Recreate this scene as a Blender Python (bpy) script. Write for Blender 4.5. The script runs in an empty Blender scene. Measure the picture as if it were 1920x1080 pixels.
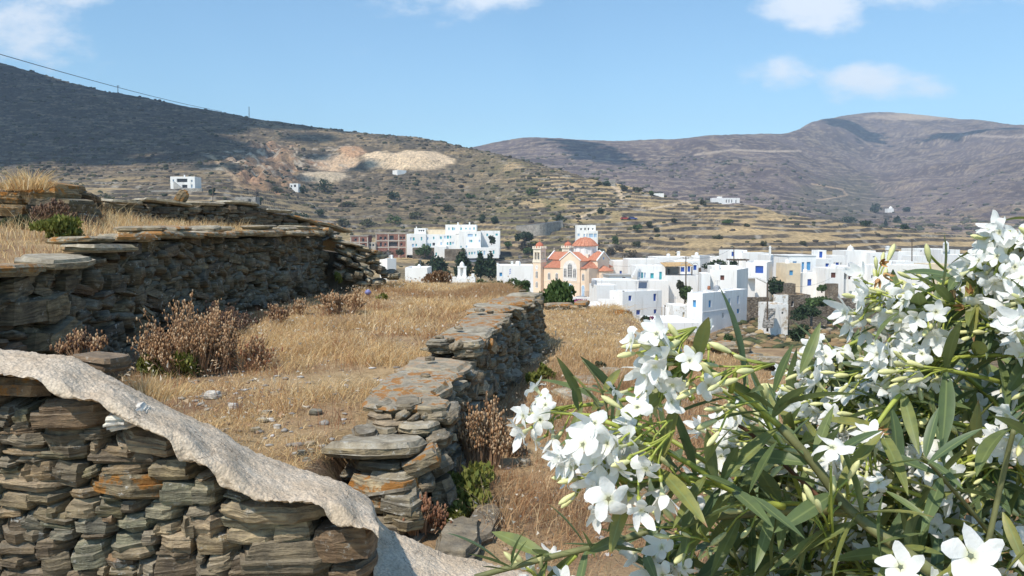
import bpy, math, random
import numpy as np
from mathutils import Vector, Matrix, Quaternion

sc = bpy.context.scene
COL = sc.collection
R = math.radians
random.seed(7)
rng = np.random.default_rng(7)

# ------------------------------------------------------------------ camera
FPX = 1920 * 28.0 / 36.0
HOR = 440.0
PITCH = math.atan((540 - HOR) / FPX)
CA, SA = math.cos(PITCH), math.sin(PITCH)
cam_d = bpy.data.cameras.new('camera')
cam_d.lens = 28.0
cam_d.sensor_width = 36.0
cam_d.clip_start = 0.05
cam_d.clip_end = 9000
cam = bpy.data.objects.new('camera', cam_d)
COL.objects.link(cam)
cam.rotation_euler = (math.pi / 2 - PITCH, 0, 0)
sc.camera = cam

# ------------------------------------------------------------------ world, sun, exposure
SUN = Vector((-0.38, -0.46, 0.80)).normalized()
w = bpy.data.worlds.new('World')
sc.world = w
w.use_nodes = True
nt = w.node_tree
nt.nodes.clear()


def wn(t, **kw):
    n = nt.nodes.new(t)
    for k, v in kw.items():
        setattr(n, k, v)
    return n


def wmath(op, a, b=None, clamp=False):
    n = wn('ShaderNodeMath', operation=op)
    n.use_clamp = clamp
    for i, v in enumerate((a, b)):
        if v is None:
            continue
        if isinstance(v, (int, float)):
            n.inputs[i].default_value = v
        else:
            nt.links.new(v, n.inputs[i])
    return n.outputs[0]


sky = wn('ShaderNodeTexSky', sky_type='NISHITA')
sky.sun_disc = False
sky.sun_elevation = math.asin(SUN.z)
sky.sun_rotation = math.atan2(SUN.x, SUN.y)
sky.air_density = 1.0
sky.dust_density = 0.3
sky.ozone_density = 1.6
bg = wn('ShaderNodeBackground')
bg.inputs[1].default_value = 0.12
tint = wn('ShaderNodeMix', data_type='RGBA', blend_type='MULTIPLY')
tint.inputs[0].default_value = 1.0
nt.links.new(sky.outputs[0], tint.inputs[6])
tint.inputs[7].default_value = (0.72, 0.92, 0.95, 1)
nt.links.new(tint.outputs[2], bg.inputs[0])
bgc = wn('ShaderNodeBackground')
bgc.inputs[0].default_value = (0.84, 0.87, 0.92, 1)
bgc.inputs[1].default_value = 0.78
tc = wn('ShaderNodeTexCoord')
sep = wn('ShaderNodeSeparateXYZ')
nt.links.new(tc.outputs['Generated'], sep.inputs[0])
ay = wmath('MAXIMUM', wmath('ABSOLUTE', sep.outputs[1]), 0.12)
cu = wmath('DIVIDE', sep.outputs[0], ay)
cv = wmath('DIVIDE', sep.outputs[2], ay)
nz = wn('ShaderNodeTexNoise')
nz.inputs['Scale'].default_value = 8.5
nz.inputs['Detail'].default_value = 8.0
nz.inputs['Roughness'].default_value = 0.62
cmb = wn('ShaderNodeCombineXYZ')
nt.links.new(cu, cmb.inputs[0])
nt.links.new(wmath('MULTIPLY', cv, 1.9), cmb.inputs[1])
nt.links.new(cmb.outputs[0], nz.inputs['Vector'])
best = None
for (px, py, rx, ry) in [(40, 60, 125, 80), (840, -6, 190, 52), (1508, 24, 98, 44), (1735, -8, 170, 36),
                         (1440, 138, 92, 34), (1640, 163, 112, 36), (160, 0, 60, 26), (-260, 20, 200, 60), (2150, -60, 180, 50),
                         (500, -160, 200, 60), (1250, -220, 220, 60), (1900, -300, 200, 70), (-100, -300, 300, 80)]:
    a = wmath('POWER', wmath('DIVIDE', wmath('SUBTRACT', cu, (px - 960) / FPX), rx / FPX), 2)
    b = wmath('POWER', wmath('DIVIDE', wmath('SUBTRACT', cv, (HOR - py) / FPX), ry / FPX), 2)
    m = wmath('SUBTRACT', 1.0, wmath('ADD', a, b))
    best = m if best is None else wmath('MAXIMUM', best, m)
best = wmath('MAXIMUM', best, -1.2)
val = wmath('ADD', wmath('MULTIPLY', best, 0.55), wmath('MULTIPLY', wmath('SUBTRACT', nz.outputs[0], 0.5), 3.3))
mr = wn('ShaderNodeMapRange', interpolation_type='SMOOTHSTEP')
nt.links.new(val, mr.inputs[0])
mr.inputs[1].default_value = -0.22
mr.inputs[2].default_value = 0.78
mr.inputs[3].default_value = 0.0
mr.inputs[4].default_value = 0.76
mx = wn('ShaderNodeMixShader')
nt.links.new(mr.outputs[0], mx.inputs[0])
nt.links.new(bg.outputs[0], mx.inputs[1])
nt.links.new(bgc.outputs[0], mx.inputs[2])
wo = wn('ShaderNodeOutputWorld')
nt.links.new(mx.outputs[0], wo.inputs[0])

sun_d = bpy.data.lights.new('sun', 'SUN')
sun_d.energy = 3.0
sun_d.angle = R(1.0)
sun_d.color = (1.0, 0.93, 0.82)
sun = bpy.data.objects.new('sun', sun_d)
COL.objects.link(sun)
sun.rotation_euler = (-SUN).to_track_quat('-Z', 'Y').to_euler()
sun.location = (-30, -20, 60)

vs = sc.view_settings
vs.view_transform = 'Standard'
vs.look = 'None'
vs.exposure = 0.74
vs.gamma = 1.0
vs.use_curve_mapping = False
sc.cycles.max_bounces = 6
sc.cycles.diffuse_bounces = 3
sc.cycles.glossy_bounces = 2
sc.cycles.transmission_bounces = 4
sc.cycles.transparent_max_bounces = 6
sc.cycles.volume_bounces = 0
sc.cycles.use_denoising = True
sc.cycles.sample_clamp_indirect = 4.0


# ------------------------------------------------------------------ geometry helpers
def U(px, py, Y):
    """point at depth Y (metres along +y) seen in the photograph at px, py"""
    u = (px - 960.0) / FPX
    v = (540.0 - py) / FPX
    k = Y / (CA + v * SA)
    return Vector((u * k, Y, (v * CA - SA) * k))


def PJ(p):
    d = p[1] * CA - p[2] * SA
    h = p[1] * SA + p[2] * CA
    return 960 + FPX * p[0] / d, 540 - FPX * h / d


def ray(px, py):
    u = (px - 960.0) / FPX
    v = (540.0 - py) / FPX
    return Vector((u, CA + v * SA, v * CA - SA))


def hash2(ix, iy, seed):
    h = (ix.astype(np.int64) * 374761393 + iy.astype(np.int64) * 668265263 + seed * 974634777) & 0xFFFFFFFF
    h = ((h ^ (h >> 13)) * 1274126177) & 0xFFFFFFFF
    h = h ^ (h >> 16)
    return (h & 0xFFFFFF) / float(0xFFFFFF)


def vnoise(x, y, seed=0):
    x = np.asarray(x, float); y = np.asarray(y, float)
    ix = np.floor(x); iy = np.floor(y)
    fx = x - ix; fy = y - iy
    fx = fx * fx * (3 - 2 * fx); fy = fy * fy * (3 - 2 * fy)
    a = hash2(ix, iy, seed); b = hash2(ix + 1, iy, seed)
    c = hash2(ix, iy + 1, seed); d = hash2(ix + 1, iy + 1, seed)
    return (a * (1 - fx) + b * fx) * (1 - fy) + (c * (1 - fx) + d * fx) * fy


def fbm(x, y, seed=0, oct=4, gain=0.5):
    s = 0.0; amp = 1.0; tot = 0.0
    x = np.asarray(x, float); y = np.asarray(y, float)
    for o in range(oct):
        s = s + amp * vnoise(x, y, seed + o * 17)
        tot += amp; amp *= gain
        x = x * 2.03 + 11.3; y = y * 2.03 + 5.7
    return s / tot


def sstep(a, b, x):
    t = np.clip((x - a) / (b - a), 0, 1)
    return t * t * (3 - 2 * t)


def new_mesh(name, verts, faces, mats=None, midx=None, smooth=False):
    """verts (n,3) array or list, faces list of tuples or (m,k) array"""
    me = bpy.data.meshes.new(name)
    v = np.asarray(verts, np.float32).reshape(-1, 3)
    if isinstance(faces, np.ndarray):
        m, k = faces.shape
        me.vertices.add(len(v)); me.vertices.foreach_set('co', v.ravel())
        me.loops.add(m * k); me.loops.foreach_set('vertex_index', faces.astype(np.int32).ravel())
        me.polygons.add(m)
        me.polygons.foreach_set('loop_start', np.arange(0, m * k, k, dtype=np.int32))
        me.polygons.foreach_set('loop_total', np.full(m, k, np.int32))
        me.update(calc_edges=True)
    else:
        me.from_pydata([tuple(q) for q in v.tolist()], [], faces)
    if mats:
        for q in (mats if isinstance(mats, (list, tuple)) else [mats]):
            me.materials.append(q)
    if midx is not None:
        me.polygons.foreach_set('material_index', np.asarray(midx, np.int32))
    if smooth:
        me.polygons.foreach_set('use_smooth', np.ones(len(me.polygons), bool))
    me.validate()
    return me


def tag(o, label=None, cat=None, group=None, kind=None):
    if label: o['label'] = label
    if cat: o['category'] = cat
    if group: o['group'] = group
    if kind: o['kind'] = kind
    return o


def link(name, me, parent=None, loc=(0, 0, 0), rot=None, scale=None):
    o = bpy.data.objects.new(name, me)
    COL.objects.link(o)
    o.location = loc
    if rot is not None:
        if isinstance(rot, Quaternion):
            o.rotation_mode = 'QUATERNION'; o.rotation_quaternion = rot
        else:
            o.rotation_euler = rot
    if scale is not None: o.scale = scale
    if parent is not None: o.parent = parent
    return o


def thing(name, label, cat, base, group=None):
    o = bpy.data.objects.new(name, None)
    COL.objects.link(o)
    o.location = base
    o.empty_display_size = 0.2
    return tag(o, label, cat, group)


def wloc(o):
    v = Vector(o.location)
    while o.parent is not None:
        o = o.parent; v += Vector(o.location)
    return v


class MB:
    """collects world-space polygons with material slots"""
    def __init__(s):
        s.v = []; s.f = []; s.m = []

    def add(s, vs, fs, m=0):
        b = len(s.v)
        s.v.extend([Vector(q) for q in vs])
        s.f.extend([tuple(i + b for i in f) for f in fs])
        s.m.extend([m] * len(fs))

    def quad(s, a, b, c, d, m=0): s.add([a, b, c, d], [(0, 1, 2, 3)], m)

    def hexa(s, q, m=0):
        s.add(q, [(3, 2, 1, 0), (4, 5, 6, 7), (0, 1, 5, 4), (1, 2, 6, 5), (2, 3, 7, 6), (3, 0, 4, 7)], m)

    def box(s, o, X, Y, Z, m=0):
        """box from corner o with edge vectors X,Y,Z (X x Y = +Z)"""
        o = Vector(o); X = Vector(X); Y = Vector(Y); Z = Vector(Z)
        s.hexa([o, o + X, o + X + Y, o + Y, o + Z, o + X + Z, o + X + Y + Z, o + Y + Z], m)

    def tube(s, pts, rad, n=6, m=0, cap=True):
        pts = [Vector(p) for p in pts]
        if not isinstance(rad, (list, tuple)): rad = [rad] * len(pts)
        b = len(s.v)
        up = None
        for i, p in enumerate(pts):
            t = (pts[min(i + 1, len(pts) - 1)] - pts[max(i - 1, 0)])
            if t.length < 1e-9: t = Vector((0, 0, 1))
            t.normalize()
            if up is None:
                up = Vector((0, 0, 1)) if abs(t.z) < 0.9 else Vector((1, 0, 0))
            a = t.cross(up)
            if a.length < 1e-6: a = t.orthogonal()
            a.normalize(); c = a.cross(t).normalized(); up = c
            for k in range(n):
                th = 2 * math.pi * k / n
                s.v.append(p + (a * math.cos(th) + c * math.sin(th)) * rad[i])
        for i in range(len(pts) - 1):
            for k in range(n):
                k2 = (k + 1) % n
                s.f.append((b + i * n + k, b + i * n + k2, b + (i + 1) * n + k2, b + (i + 1) * n + k)); s.m.append(m)
        if cap:
            s.f.append(tuple(b + k for k in reversed(range(n)))); s.m.append(m)
            e = b + (len(pts) - 1) * n
            s.f.append(tuple(e + k for k in range(n))); s.m.append(m)

    def lathe(s, o, prof, n=12, m=0, ang0=0.0, ang1=2 * math.pi):
        """prof list of (r,z) from bottom to top around a vertical axis at o"""
        b = len(s.v); full = abs(ang1 - ang0 - 2 * math.pi) < 1e-6
        cnt = n if full else n + 1
        for (r, z) in prof:
            for k in range(cnt):
                th = ang0 + (ang1 - ang0) * k / n
                s.v.append(Vector(o) + Vector((r * math.cos(th), r * math.sin(th), z)))
        for i in range(len(prof) - 1):
            for k in range(n):
                k2 = (k + 1) % cnt
                s.f.append((b + i * cnt + k, b + i * cnt + k2, b + (i + 1) * cnt + k2, b + (i + 1) * cnt + k)); s.m.append(m)

    def build(s, name, mats, parent=None, smooth=False):
        off = wloc(parent) if parent is not None else Vector((0, 0, 0))
        me = new_mesh(name, [v - off for v in s.v], s.f, mats, s.m, smooth)
        return link(name, me, parent)


# ------------------------------------------------------------------ material helper
class NT:
    def __init__(s, name):
        s.mat = bpy.data.materials.new(name)
        s.mat.use_nodes = True
        s.t = s.mat.node_tree
        s.t.nodes.clear()
        s.out = s.t.nodes.new('ShaderNodeOutputMaterial')
        s.bsdf = s.t.nodes.new('ShaderNodeBsdfPrincipled')
        s.t.links.new(s.bsdf.outputs[0], s.out.inputs[0])

    def set(s, sock, v):
        if v is None: return
        if isinstance(v, bpy.types.NodeSocket): s.t.links.new(v, sock)
        elif isinstance(v, (tuple, list)) and sock.type == 'RGBA': sock.default_value = (*v[:3], 1)
        else: sock.default_value = v

    def n(s, t, ins=None, **kw):
        nd = s.t.nodes.new(t)
        for k, v in kw.items(): setattr(nd, k, v)
        for k, v in (ins or {}).items(): s.set(nd.inputs[k], v)
        return nd

    def math(s, op, a, b=0.0, clamp=False):
        nd = s.n('ShaderNodeMath', {0: a, 1: b}, operation=op)
        nd.use_clamp = clamp
        return nd.outputs[0]

    def noise(s, vec, scale, detail=4, rough=0.55, dist=0.0):
        nd = s.n('ShaderNodeTexNoise', {'Vector': vec, 'Scale': scale, 'Detail': detail, 'Roughness': rough, 'Distortion': dist})
        return nd.outputs[0]

    def mapr(s, v, a, b, c=0.0, d=1.0, smooth=True):
        nd = s.n('ShaderNodeMapRange', {0: v, 1: a, 2: b, 3: c, 4: d})
        nd.interpolation_type = 'SMOOTHSTEP' if smooth else 'LINEAR'
        return nd.outputs[0]

    def mix(s, f, a, b, blend='MIX'):
        nd = s.n('ShaderNodeMix', data_type='RGBA', blend_type=blend)
        s.set(nd.inputs[0], f); s.set(nd.inputs[6], a); s.set(nd.inputs[7], b)
        return nd.outputs[2]

    def ramp(s, f, stops, interp='LINEAR'):
        nd = s.n('ShaderNodeValToRGB', {0: f})
        cr = nd.color_ramp; cr.interpolation = interp
        while len(cr.elements) < len(stops): cr.elements.new(0.5)
        for e, (p, c) in zip(cr.elements, stops):
            e.position = p; e.color = (*c, 1)
        return nd.outputs[0]

    def bump(s, h, strength=0.5, dist=0.02, normal=None):
        nd = s.n('ShaderNodeBump', {'Strength': strength, 'Distance': dist, 'Height': h})
        if normal is not None: s.set(nd.inputs['Normal'], normal)
        return nd.outputs[0]

    def vmul(s, v, f):
        nd = s.n('ShaderNodeVectorMath', {0: v}, operation='MULTIPLY'); nd.inputs[1].default_value = f
        return nd.outputs[0]

    def vadd(s, a, b):
        nd = s.n('ShaderNodeVectorMath', {0: a, 1: b}, operation='ADD')
        return nd.outputs[0]

    def fin(s, color, rough=0.85, normal=None, spec=0.3):
        s.set(s.bsdf.inputs['Base Color'], color)
        s.set(s.bsdf.inputs['Roughness'], rough)
        s.set(s.bsdf.inputs['Specular IOR Level'], spec)
        if normal is not None: s.set(s.bsdf.inputs['Normal'], normal)
        return s.mat


def plain(name, col, rough=0.8, var=0.06, scale=1.5, spec=0.3, bump=0.0):
    """flat paint or fabric with slight large-scale wear"""
    m = NT(name)
    pos = m.n('ShaderNodeNewGeometry').outputs['Position']
    a = m.noise(pos, scale, 5, 0.6)
    lo = tuple(max(0, c * (1 - 2.2 * var)) for c in col); hi = tuple(min(1, c * (1 + 1.4 * var)) for c in col)
    c = m.mix(m.mapr(a, 0.3, 0.7), lo, hi)
    nrm = m.bump(m.noise(pos, scale * 12, 4), bump, 0.03) if bump else None
    return m.fin(c, rough, nrm, spec)


# ------------------------------------------------------------------ terrain of the valley and hills
# per photograph column: depth and picture height of the ground, nearest first
TAB = {
 -1400: [(12,700),(30,600),(60,540),(110,470),(180,400),(240,350),(320,300),(450,220),(620,150),(800,100),(950,150),(1100,180),(1200,200),(1300,220),(1500,240),(1800,260)],
 -500: [(12,740),(30,600),(60,540),(110,480),(180,425),(240,385),(320,335),(450,250),(620,140),(800,40),(950,90),(1100,150),(1200,180),(1300,220),(1500,240),(1800,260)],
 0:    [(12,740),(30,600),(60,545),(110,490),(180,440),(240,405),(320,365),(450,310),(620,215),(800,117),(950,150),(1050,200),(1150,240),(1250,260),(1400,270),(1700,300)],
 200:  [(12,740),(30,610),(60,560),(110,510),(180,450),(240,410),(320,362),(450,312),(600,240),(780,170),(930,205),(1000,230),(1150,260),(1250,275),(1400,285),(1700,310)],
 400:  [(12,740),(30,620),(60,570),(110,530),(180,480),(240,425),(320,362),(440,315),(590,258),(760,209),(900,240),(1000,262),(1100,275),(1250,283),(1400,283),(1700,310)],
 650:  [(12,740),(30,625),(60,578),(110,550),(180,515),(240,494),(300,474),(380,410),(540,325),(720,247),(860,280),(1000,300),(1100,300),(1250,292),(1400,283),(1700,310)],
 760:  [(12,740),(30,630),(60,580),(110,552),(180,524),(240,504),(300,481),(390,402),(530,325),(690,257),(830,290),(950,315),(1080,305),(1230,294),(1400,282),(1700,305)],
 870:  [(12,740),(30,630),(60,580),(110,545),(180,530),(240,510),(300,483),(390,405),(520,335),(640,279),(780,315),(900,330),(1050,318),(1200,300),(1400,276),(1700,300)],
 1000: [(12,740),(30,640),(60,590),(110,570),(180,558),(240,520),(300,482),(370,415),(460,352),(560,306),(680,345),(800,355),(950,335),(1150,300),(1400,258),(1700,290)],
 1150: [(12,930),(30,660),(60,625),(110,606),(180,560),(240,515),(300,470),(360,420),(430,378),(500,346),(620,375),(750,375),(900,350),(1150,305),(1400,269),(1700,300)],
 1300: [(12,930),(30,700),(60,662),(105,632),(180,548),(240,508),(290,472),(340,434),(390,404),(440,380),(560,400),(720,392),(900,360),(1150,310),(1420,263),(1750,290)],
 1400: [(12,930),(30,710),(60,668),(100,625),(160,560),(230,508),(285,474),(335,438),(380,410),(425,386),(560,407),(740,392),(960,350),(1250,300),(1560,249),(1850,270)],
 1460: [(12,930),(30,712),(60,668),(100,625),(160,560),(230,508),(280,476),(330,442),(375,417),(420,397),(560,414),(750,396),(1000,346),(1300,292),(1650,252),(1900,264)],
 1540: [(12,930),(30,712),(60,668),(100,625),(160,560),(230,510),(280,478),(330,448),(370,428),(410,411),(580,426),(790,406),(1100,352),(1500,294),(2050,223),(2400,240)],
 1640: [(12,930),(30,712),(60,668),(100,625),(160,560),(230,512),(280,482),(325,456),(365,439),(400,424),(590,437),(850,412),(1200,370),(1700,302),(2200,211),(2600,230)],
 1760: [(12,930),(30,712),(60,668),(100,625),(160,560),(230,512),(280,486),(325,466),(360,452),(390,438),(520,448),(800,415),(1150,350),(1600,288),(2200,222),(2600,240)],
 1920: [(12,930),(30,712),(60,668),(100,625),(160,560),(230,514),(280,490),(325,474),(355,463),(380,452),(480,456),(750,410),(1050,340),(1400,280),(1900,235),(2300,250)],
 2500: [(12,930),(30,700),(60,650),(100,610),(160,560),(230,520),(280,500),(325,490),(355,480),(380,470),(480,470),(750,420),(1050,350),(1400,300),(1900,250),(2300,260)],
 3300: [(12,930),(30,700),(60,650),(100,610),(160,560),(230,530),(280,520),(325,510),(355,500),(380,490),(480,480),(750,440),(1050,380),(1400,340),(1900,300),(2300,300)],
}


def pchip_slopes(x, y):
    """x (K,N) increasing in K, y (K,N)"""
    h = np.diff(x, axis=0); d = np.diff(y, axis=0) / h
    m = np.zeros_like(y)
    m[0] = d[0]; m[-1] = d[-1]
    a, b = d[:-1], d[1:]
    w1 = 2 * h[1:] + h[:-1]; w2 = h[1:] + 2 * h[:-1]
    ok = a * b > 0
    with np.errstate(divide='ignore', invalid='ignore'):
        hm = (w1 + w2) / (w1 / np.where(ok, a, 1) + w2 / np.where(ok, b, 1))
    m[1:-1] = np.where(ok, hm, 0)
    return m


def pchip_eval(x, y, m, k, xq):
    """evaluate columnwise: k index (Q,N) of the interval, xq (Q,N)"""
    cols = np.arange(x.shape[1])[None, :]
    x0 = x[k, cols]; x1 = x[k + 1, cols]; h = x1 - x0
    t = np.clip((xq - x0) / h, 0, 1)
    y0 = y[k, cols]; y1 = y[k + 1, cols]; m0 = m[k, cols]; m1 = m[k + 1, cols]
    return ((1 + 2 * t) * (1 - t) ** 2) * y0 + t * (1 - t) ** 2 * h * m0 + t * t * (3 - 2 * t) * y1 + t * t * (t - 1) * h * m1


TPX = np.array(sorted(TAB))
TY = np.array([[q[0] for q in TAB[p]] for p in TPX], float)          # (P,K)
TZ = np.array([[U(p, q[1], q[0]).z for q in TAB[p]] for p in TPX])   # (P,K)


def interp_px(arr, pxq):
    P, K = arr.shape
    x = np.repeat(TPX[:, None].astype(float), K, 1)
    m = pchip_slopes(x, arr)
    xq = np.repeat(np.asarray(pxq, float)[:, None], K, 1)
    k = np.clip(np.searchsorted(TPX, pxq, side='right') - 1, 0, P - 2)
    k = np.repeat(k[:, None], K, 1)
    return pchip_eval(x, arr, m, k, xq)


def base_height(px, Y):
    """px (N,), Y (M,N) or (M,) -> z (M,N) smooth ground"""
    cy = interp_px(TY, px).T; cz = interp_px(TZ, px).T                # (K,N)
    if Y.ndim == 1: Y = np.repeat(Y[:, None], len(px), 1)
    m = pchip_slopes(cy, cz)
    k = np.zeros(Y.shape, int)
    for i in range(1, cy.shape[0] - 1):
        k += (Y >= cy[i][None, :])
    return pchip_eval(cy, cz, m, k, Y), cy


def relief(px, Y):
    """ground height with relief and terraces -> z, riser mask, zone helpers"""
    z, cy = base_height(px, Y)
    if Y.ndim == 1: Y = np.repeat(Y[:, None], len(px), 1)
    X = (px[None, :] - 960) / FPX * Y
    crest = cy[9][None, :]
    far = sstep(0.98, 1.25, Y / crest)
    # relief grows with distance from the village
    amp = sstep(240, 520, Y)
    z = z + amp * (1 - far) * (fbm(X / 38, Y / 38, 3, 4) - 0.5) * 5.0
    z = z + far * ((fbm(X / 170, Y / 170, 5, 5) - 0.5) * 34.0) * sstep(450, 1100, Y) * (1 - 0.65 * sstep(0.9, 1.0, Y / cy[14][None, :]))
    z = z + far * (np.abs(fbm((X + 0.35 * Y) / 120, (Y - 0.2 * X) / 260, 8, 4) - 0.5)) * 26 * sstep(500, 1300, Y) * (1 - sstep(0.85, 1.0, Y / cy[14][None, :]))
    z = z + amp * (fbm(X / 7, Y / 7, 9, 3) - 0.5) * (0.7 + 1.6 * far)
    # terraces
    st = 2.4 + 0.0 * X
    wv = z + (fbm(X / 45, Y / 45, 21, 3) - 0.5) * 5.0
    fr = wv / st - np.floor(wv / st)
    s = sstep(0.76, 0.95, fr)
    ampT = sstep(236, 300, Y)
    tm = ampT * (1 - far) * sstep(0.27, 0.38, fbm(X / 26, Y / 26, 30, 3))
    zt = z - (fr - s) * st * 0.55
    zz = z * (1 - tm) + zt * tm
    riser = tm * sstep(0.74, 0.80, fr) * (1 - sstep(0.94, 0.99, fr))
    # low stone walls and bands on the far slopes
    fr2 = (z + (fbm(X / 90, Y / 90, 44, 3) - 0.5) * 14) / 7.0
    fr2 = fr2 - np.floor(fr2)
    band = far * sstep(0.7, 0.8, fr2) * (1 - sstep(0.86, 0.96, fr2)) * sstep(0.42, 0.55, fbm(X / 70, Y / 70, 51, 3))
    return zz, riser, band, far, X, Y, crest


def ground_z(x, y):
    px = np.array([960 + FPX * x / y])
    return float(relief(px, np.array([[y]]))[0][0, 0])


cols = np.concatenate([np.arange(-1400, -60, 60), np.arange(-60, 1980, 4.0), np.arange(1980, 3301, 60)])
rows = np.concatenate([np.arange(12, 120, 0.9), np.arange(120, 230, 1.6), np.arange(230, 520, 0.9), np.arange(520, 820, 1.5),
                       np.arange(820, 1400, 4.5), np.arange(1400, 2600, 8), [2600, 2700]])
zz, riser, band, far, TX, TYY, crest = relief(cols, rows)
pyv = 540 - FPX * (TYY * SA + zz * CA) / (TYY * CA - zz * SA)
pxv = np.repeat(cols[None, :], len(rows), 0)


def blob(cx, cy, rx, ry, soft=0.5, n=0.5, seed=3):
    q = 1 - np.sqrt(((pxv - cx) / rx) ** 2 + ((pyv - cy) / ry) ** 2) + (fbm(TX / 14, TYY / 14, seed, 3) - 0.5) * n
    return sstep(-0.02, soft, q)


def lerp(c, col, m):
    return c * (1 - m[..., None]) + np.array(col)[None, None, :] * m[..., None]


n1 = fbm(TX / 60, TYY / 60, 61, 4); n2 = fbm(TX / 11, TYY / 11, 62, 4); n3 = fbm(TX / 3.5, TYY / 3.5, 63, 3)
spur = sstep(930, 1120, pxv)
alb = np.zeros(zz.shape + (3,)) + np.array((0.48, 0.35, 0.19))
alb = lerp(alb, (0.34, 0.24, 0.135), sstep(0.42, 0.62, n2) * (1 - 0.45 * spur))
alb = lerp(alb, (0.20, 0.165, 0.10), sstep(0.50, 0.64, fbm(TX / 22, TYY / 22, 66, 4)) * 0.8 * (1 - 0.75 * spur))
green = np.exp(-((pxv - 900) / 330) ** 2) * sstep(250, 320, TYY)
alb = lerp(alb, (0.155, 0.145, 0.062), np.clip(green * sstep(0.36, 0.6, n2) * 0.95, 0, 1))
# upper left hillside is scrub over dark schist, its left end darkened further as cloud shade
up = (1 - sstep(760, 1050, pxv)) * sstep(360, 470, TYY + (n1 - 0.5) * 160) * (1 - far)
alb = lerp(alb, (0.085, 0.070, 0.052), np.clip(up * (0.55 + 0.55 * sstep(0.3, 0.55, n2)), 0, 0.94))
alb = lerp(alb, (0.064, 0.047, 0.036), np.clip(up * (1 - sstep(330, 520, pxv)) * (0.6 + 0.5 * n2), 0, 0.9))  # deepens the cloud shadow in the scrub's own colour
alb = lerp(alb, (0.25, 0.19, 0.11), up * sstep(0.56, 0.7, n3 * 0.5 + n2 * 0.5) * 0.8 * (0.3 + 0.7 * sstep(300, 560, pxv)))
lowleft = (1 - sstep(420, 700, pxv)) * sstep(200, 300, TYY) * (1 - up)
alb = lerp(alb, (0.16, 0.13, 0.08), lowleft * sstep(0.35, 0.55, n2) * 0.8)
alb = lerp(alb, (0.105, 0.088, 0.07), np.clip(riser * 1.1, 0, 1) * (1 - 0.35 * up))
tread = np.clip(1 - riser * 1.5, 0, 1) * sstep(236, 300, TYY) * (1 - far) * (1 - up) * (1 - 0.8 * np.clip(green, 0, 1))
alb = lerp(alb, (0.47, 0.34, 0.18), tread * sstep(0.45, 0.6, n2) * 0.6)
alb = lerp(alb, (0.30, 0.27, 0.23), np.clip(riser, 0, 1) * sstep(0.60, 0.70, n3) * 0.7 * (1 - 0.7 * up))
fl = sstep(0.60, 0.66, fbm(TX / 9, zz / 0.9, 81, 3)) * up
alb = lerp(alb, (0.27, 0.20, 0.125), fl * 0.75)
# far slopes
fc = np.zeros_like(alb) + np.array((0.145, 0.112, 0.110))
fc = lerp(fc, (0.105, 0.080, 0.080), sstep(0.42, 0.6, n1))
fc = lerp(fc, (0.27, 0.205, 0.15), sstep(0.56, 0.7, n2) * 0.75)
fc = lerp(fc, (0.33, 0.27, 0.21), sstep(0.64, 0.74, n3) * 0.6)
fc = lerp(fc, (0.10, 0.095, 0.06), blob(1580, 375, 120, 60, 0.7, 1.2) * 0.6)
fc = lerp(fc, (0.33, 0.245, 0.15), (1 - sstep(700, 1000, TYY)) * sstep(1600, 1720, pxv) * sstep(0.4, 0.6, n2) * 0.8)
fc = lerp(fc, (0.42, 0.32, 0.23), blob(1710, 219, 110, 9, 0.6, 0.8))
fc = lerp(fc, (0.40, 0.32, 0.24), np.clip(band, 0, 1) * 0.55)
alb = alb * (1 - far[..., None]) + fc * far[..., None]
# quarry: pale spoil heaps and red cut faces
alb = lerp(alb, (0.60, 0.46, 0.31), blob(768, 304, 92, 19, 0.25, 0.6) * (1 - far))
alb = lerp(alb, (0.52, 0.37, 0.24), blob(634, 306, 46, 17, 0.25, 0.5) * (1 - far))
alb = lerp(alb, (0.50, 0.40, 0.28), blob(604, 333, 54, 12, 0.25, 0.5) * (1 - far))
alb = lerp(alb, (0.34, 0.205, 0.125), blob(510, 313, 88, 44, 0.4, 1.5, 9) * (1 - far) * (0.45 + 0.5 * sstep(.4, .6, n3)))
alb = lerp(alb, (0.44, 0.27, 0.16), blob(662, 285, 28, 13, 0.3, 0.6, 9) * (1 - far))
alb = lerp(alb, (0.40, 0.33, 0.25), blob(530, 300, 130, 34, 0.5, 2.2, 14) * (1 - far) * sstep(0.55, 0.62, n3))


# dark earth and rubble on the slope under the village
slope = sstep(1225, 1290, pxv) * (1 - sstep(112, 140, TYY))
alb = lerp(alb, (0.25, 0.175, 0.105), slope * 0.8)
alb = lerp(alb, (0.15, 0.115, 0.075), slope * sstep(0.42, 0.62, fbm(TX / 3.5, TYY / 9, 71, 4)) * 0.8)
alb = lerp(alb, (0.30, 0.27, 0.22), slope * sstep(0.60, 0.68, fbm(TX / 1.2, TYY / 5, 73, 3)) * 0.35)


def trail(pts, w, col, hide=None):
    global alb
    best = np.full(pxv.shape, 1e9)
    for (a, b) in zip(pts[:-1], pts[1:]):
        ax, ay = a; bx, by = b
        dx, dy = bx - ax, by - ay
        t = np.clip(((pxv - ax) * dx + (pyv - ay) * dy) / (dx * dx + dy * dy), 0, 1)
        best = np.minimum(best, np.hypot((pxv - ax - t * dx), (pyv - ay - t * dy) * 1.3))
    m = 1 - sstep(w * 0.6, w * 1.2, best)
    if hide is not None: m = m * hide
    alb = lerp(alb, col, m)


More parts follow.
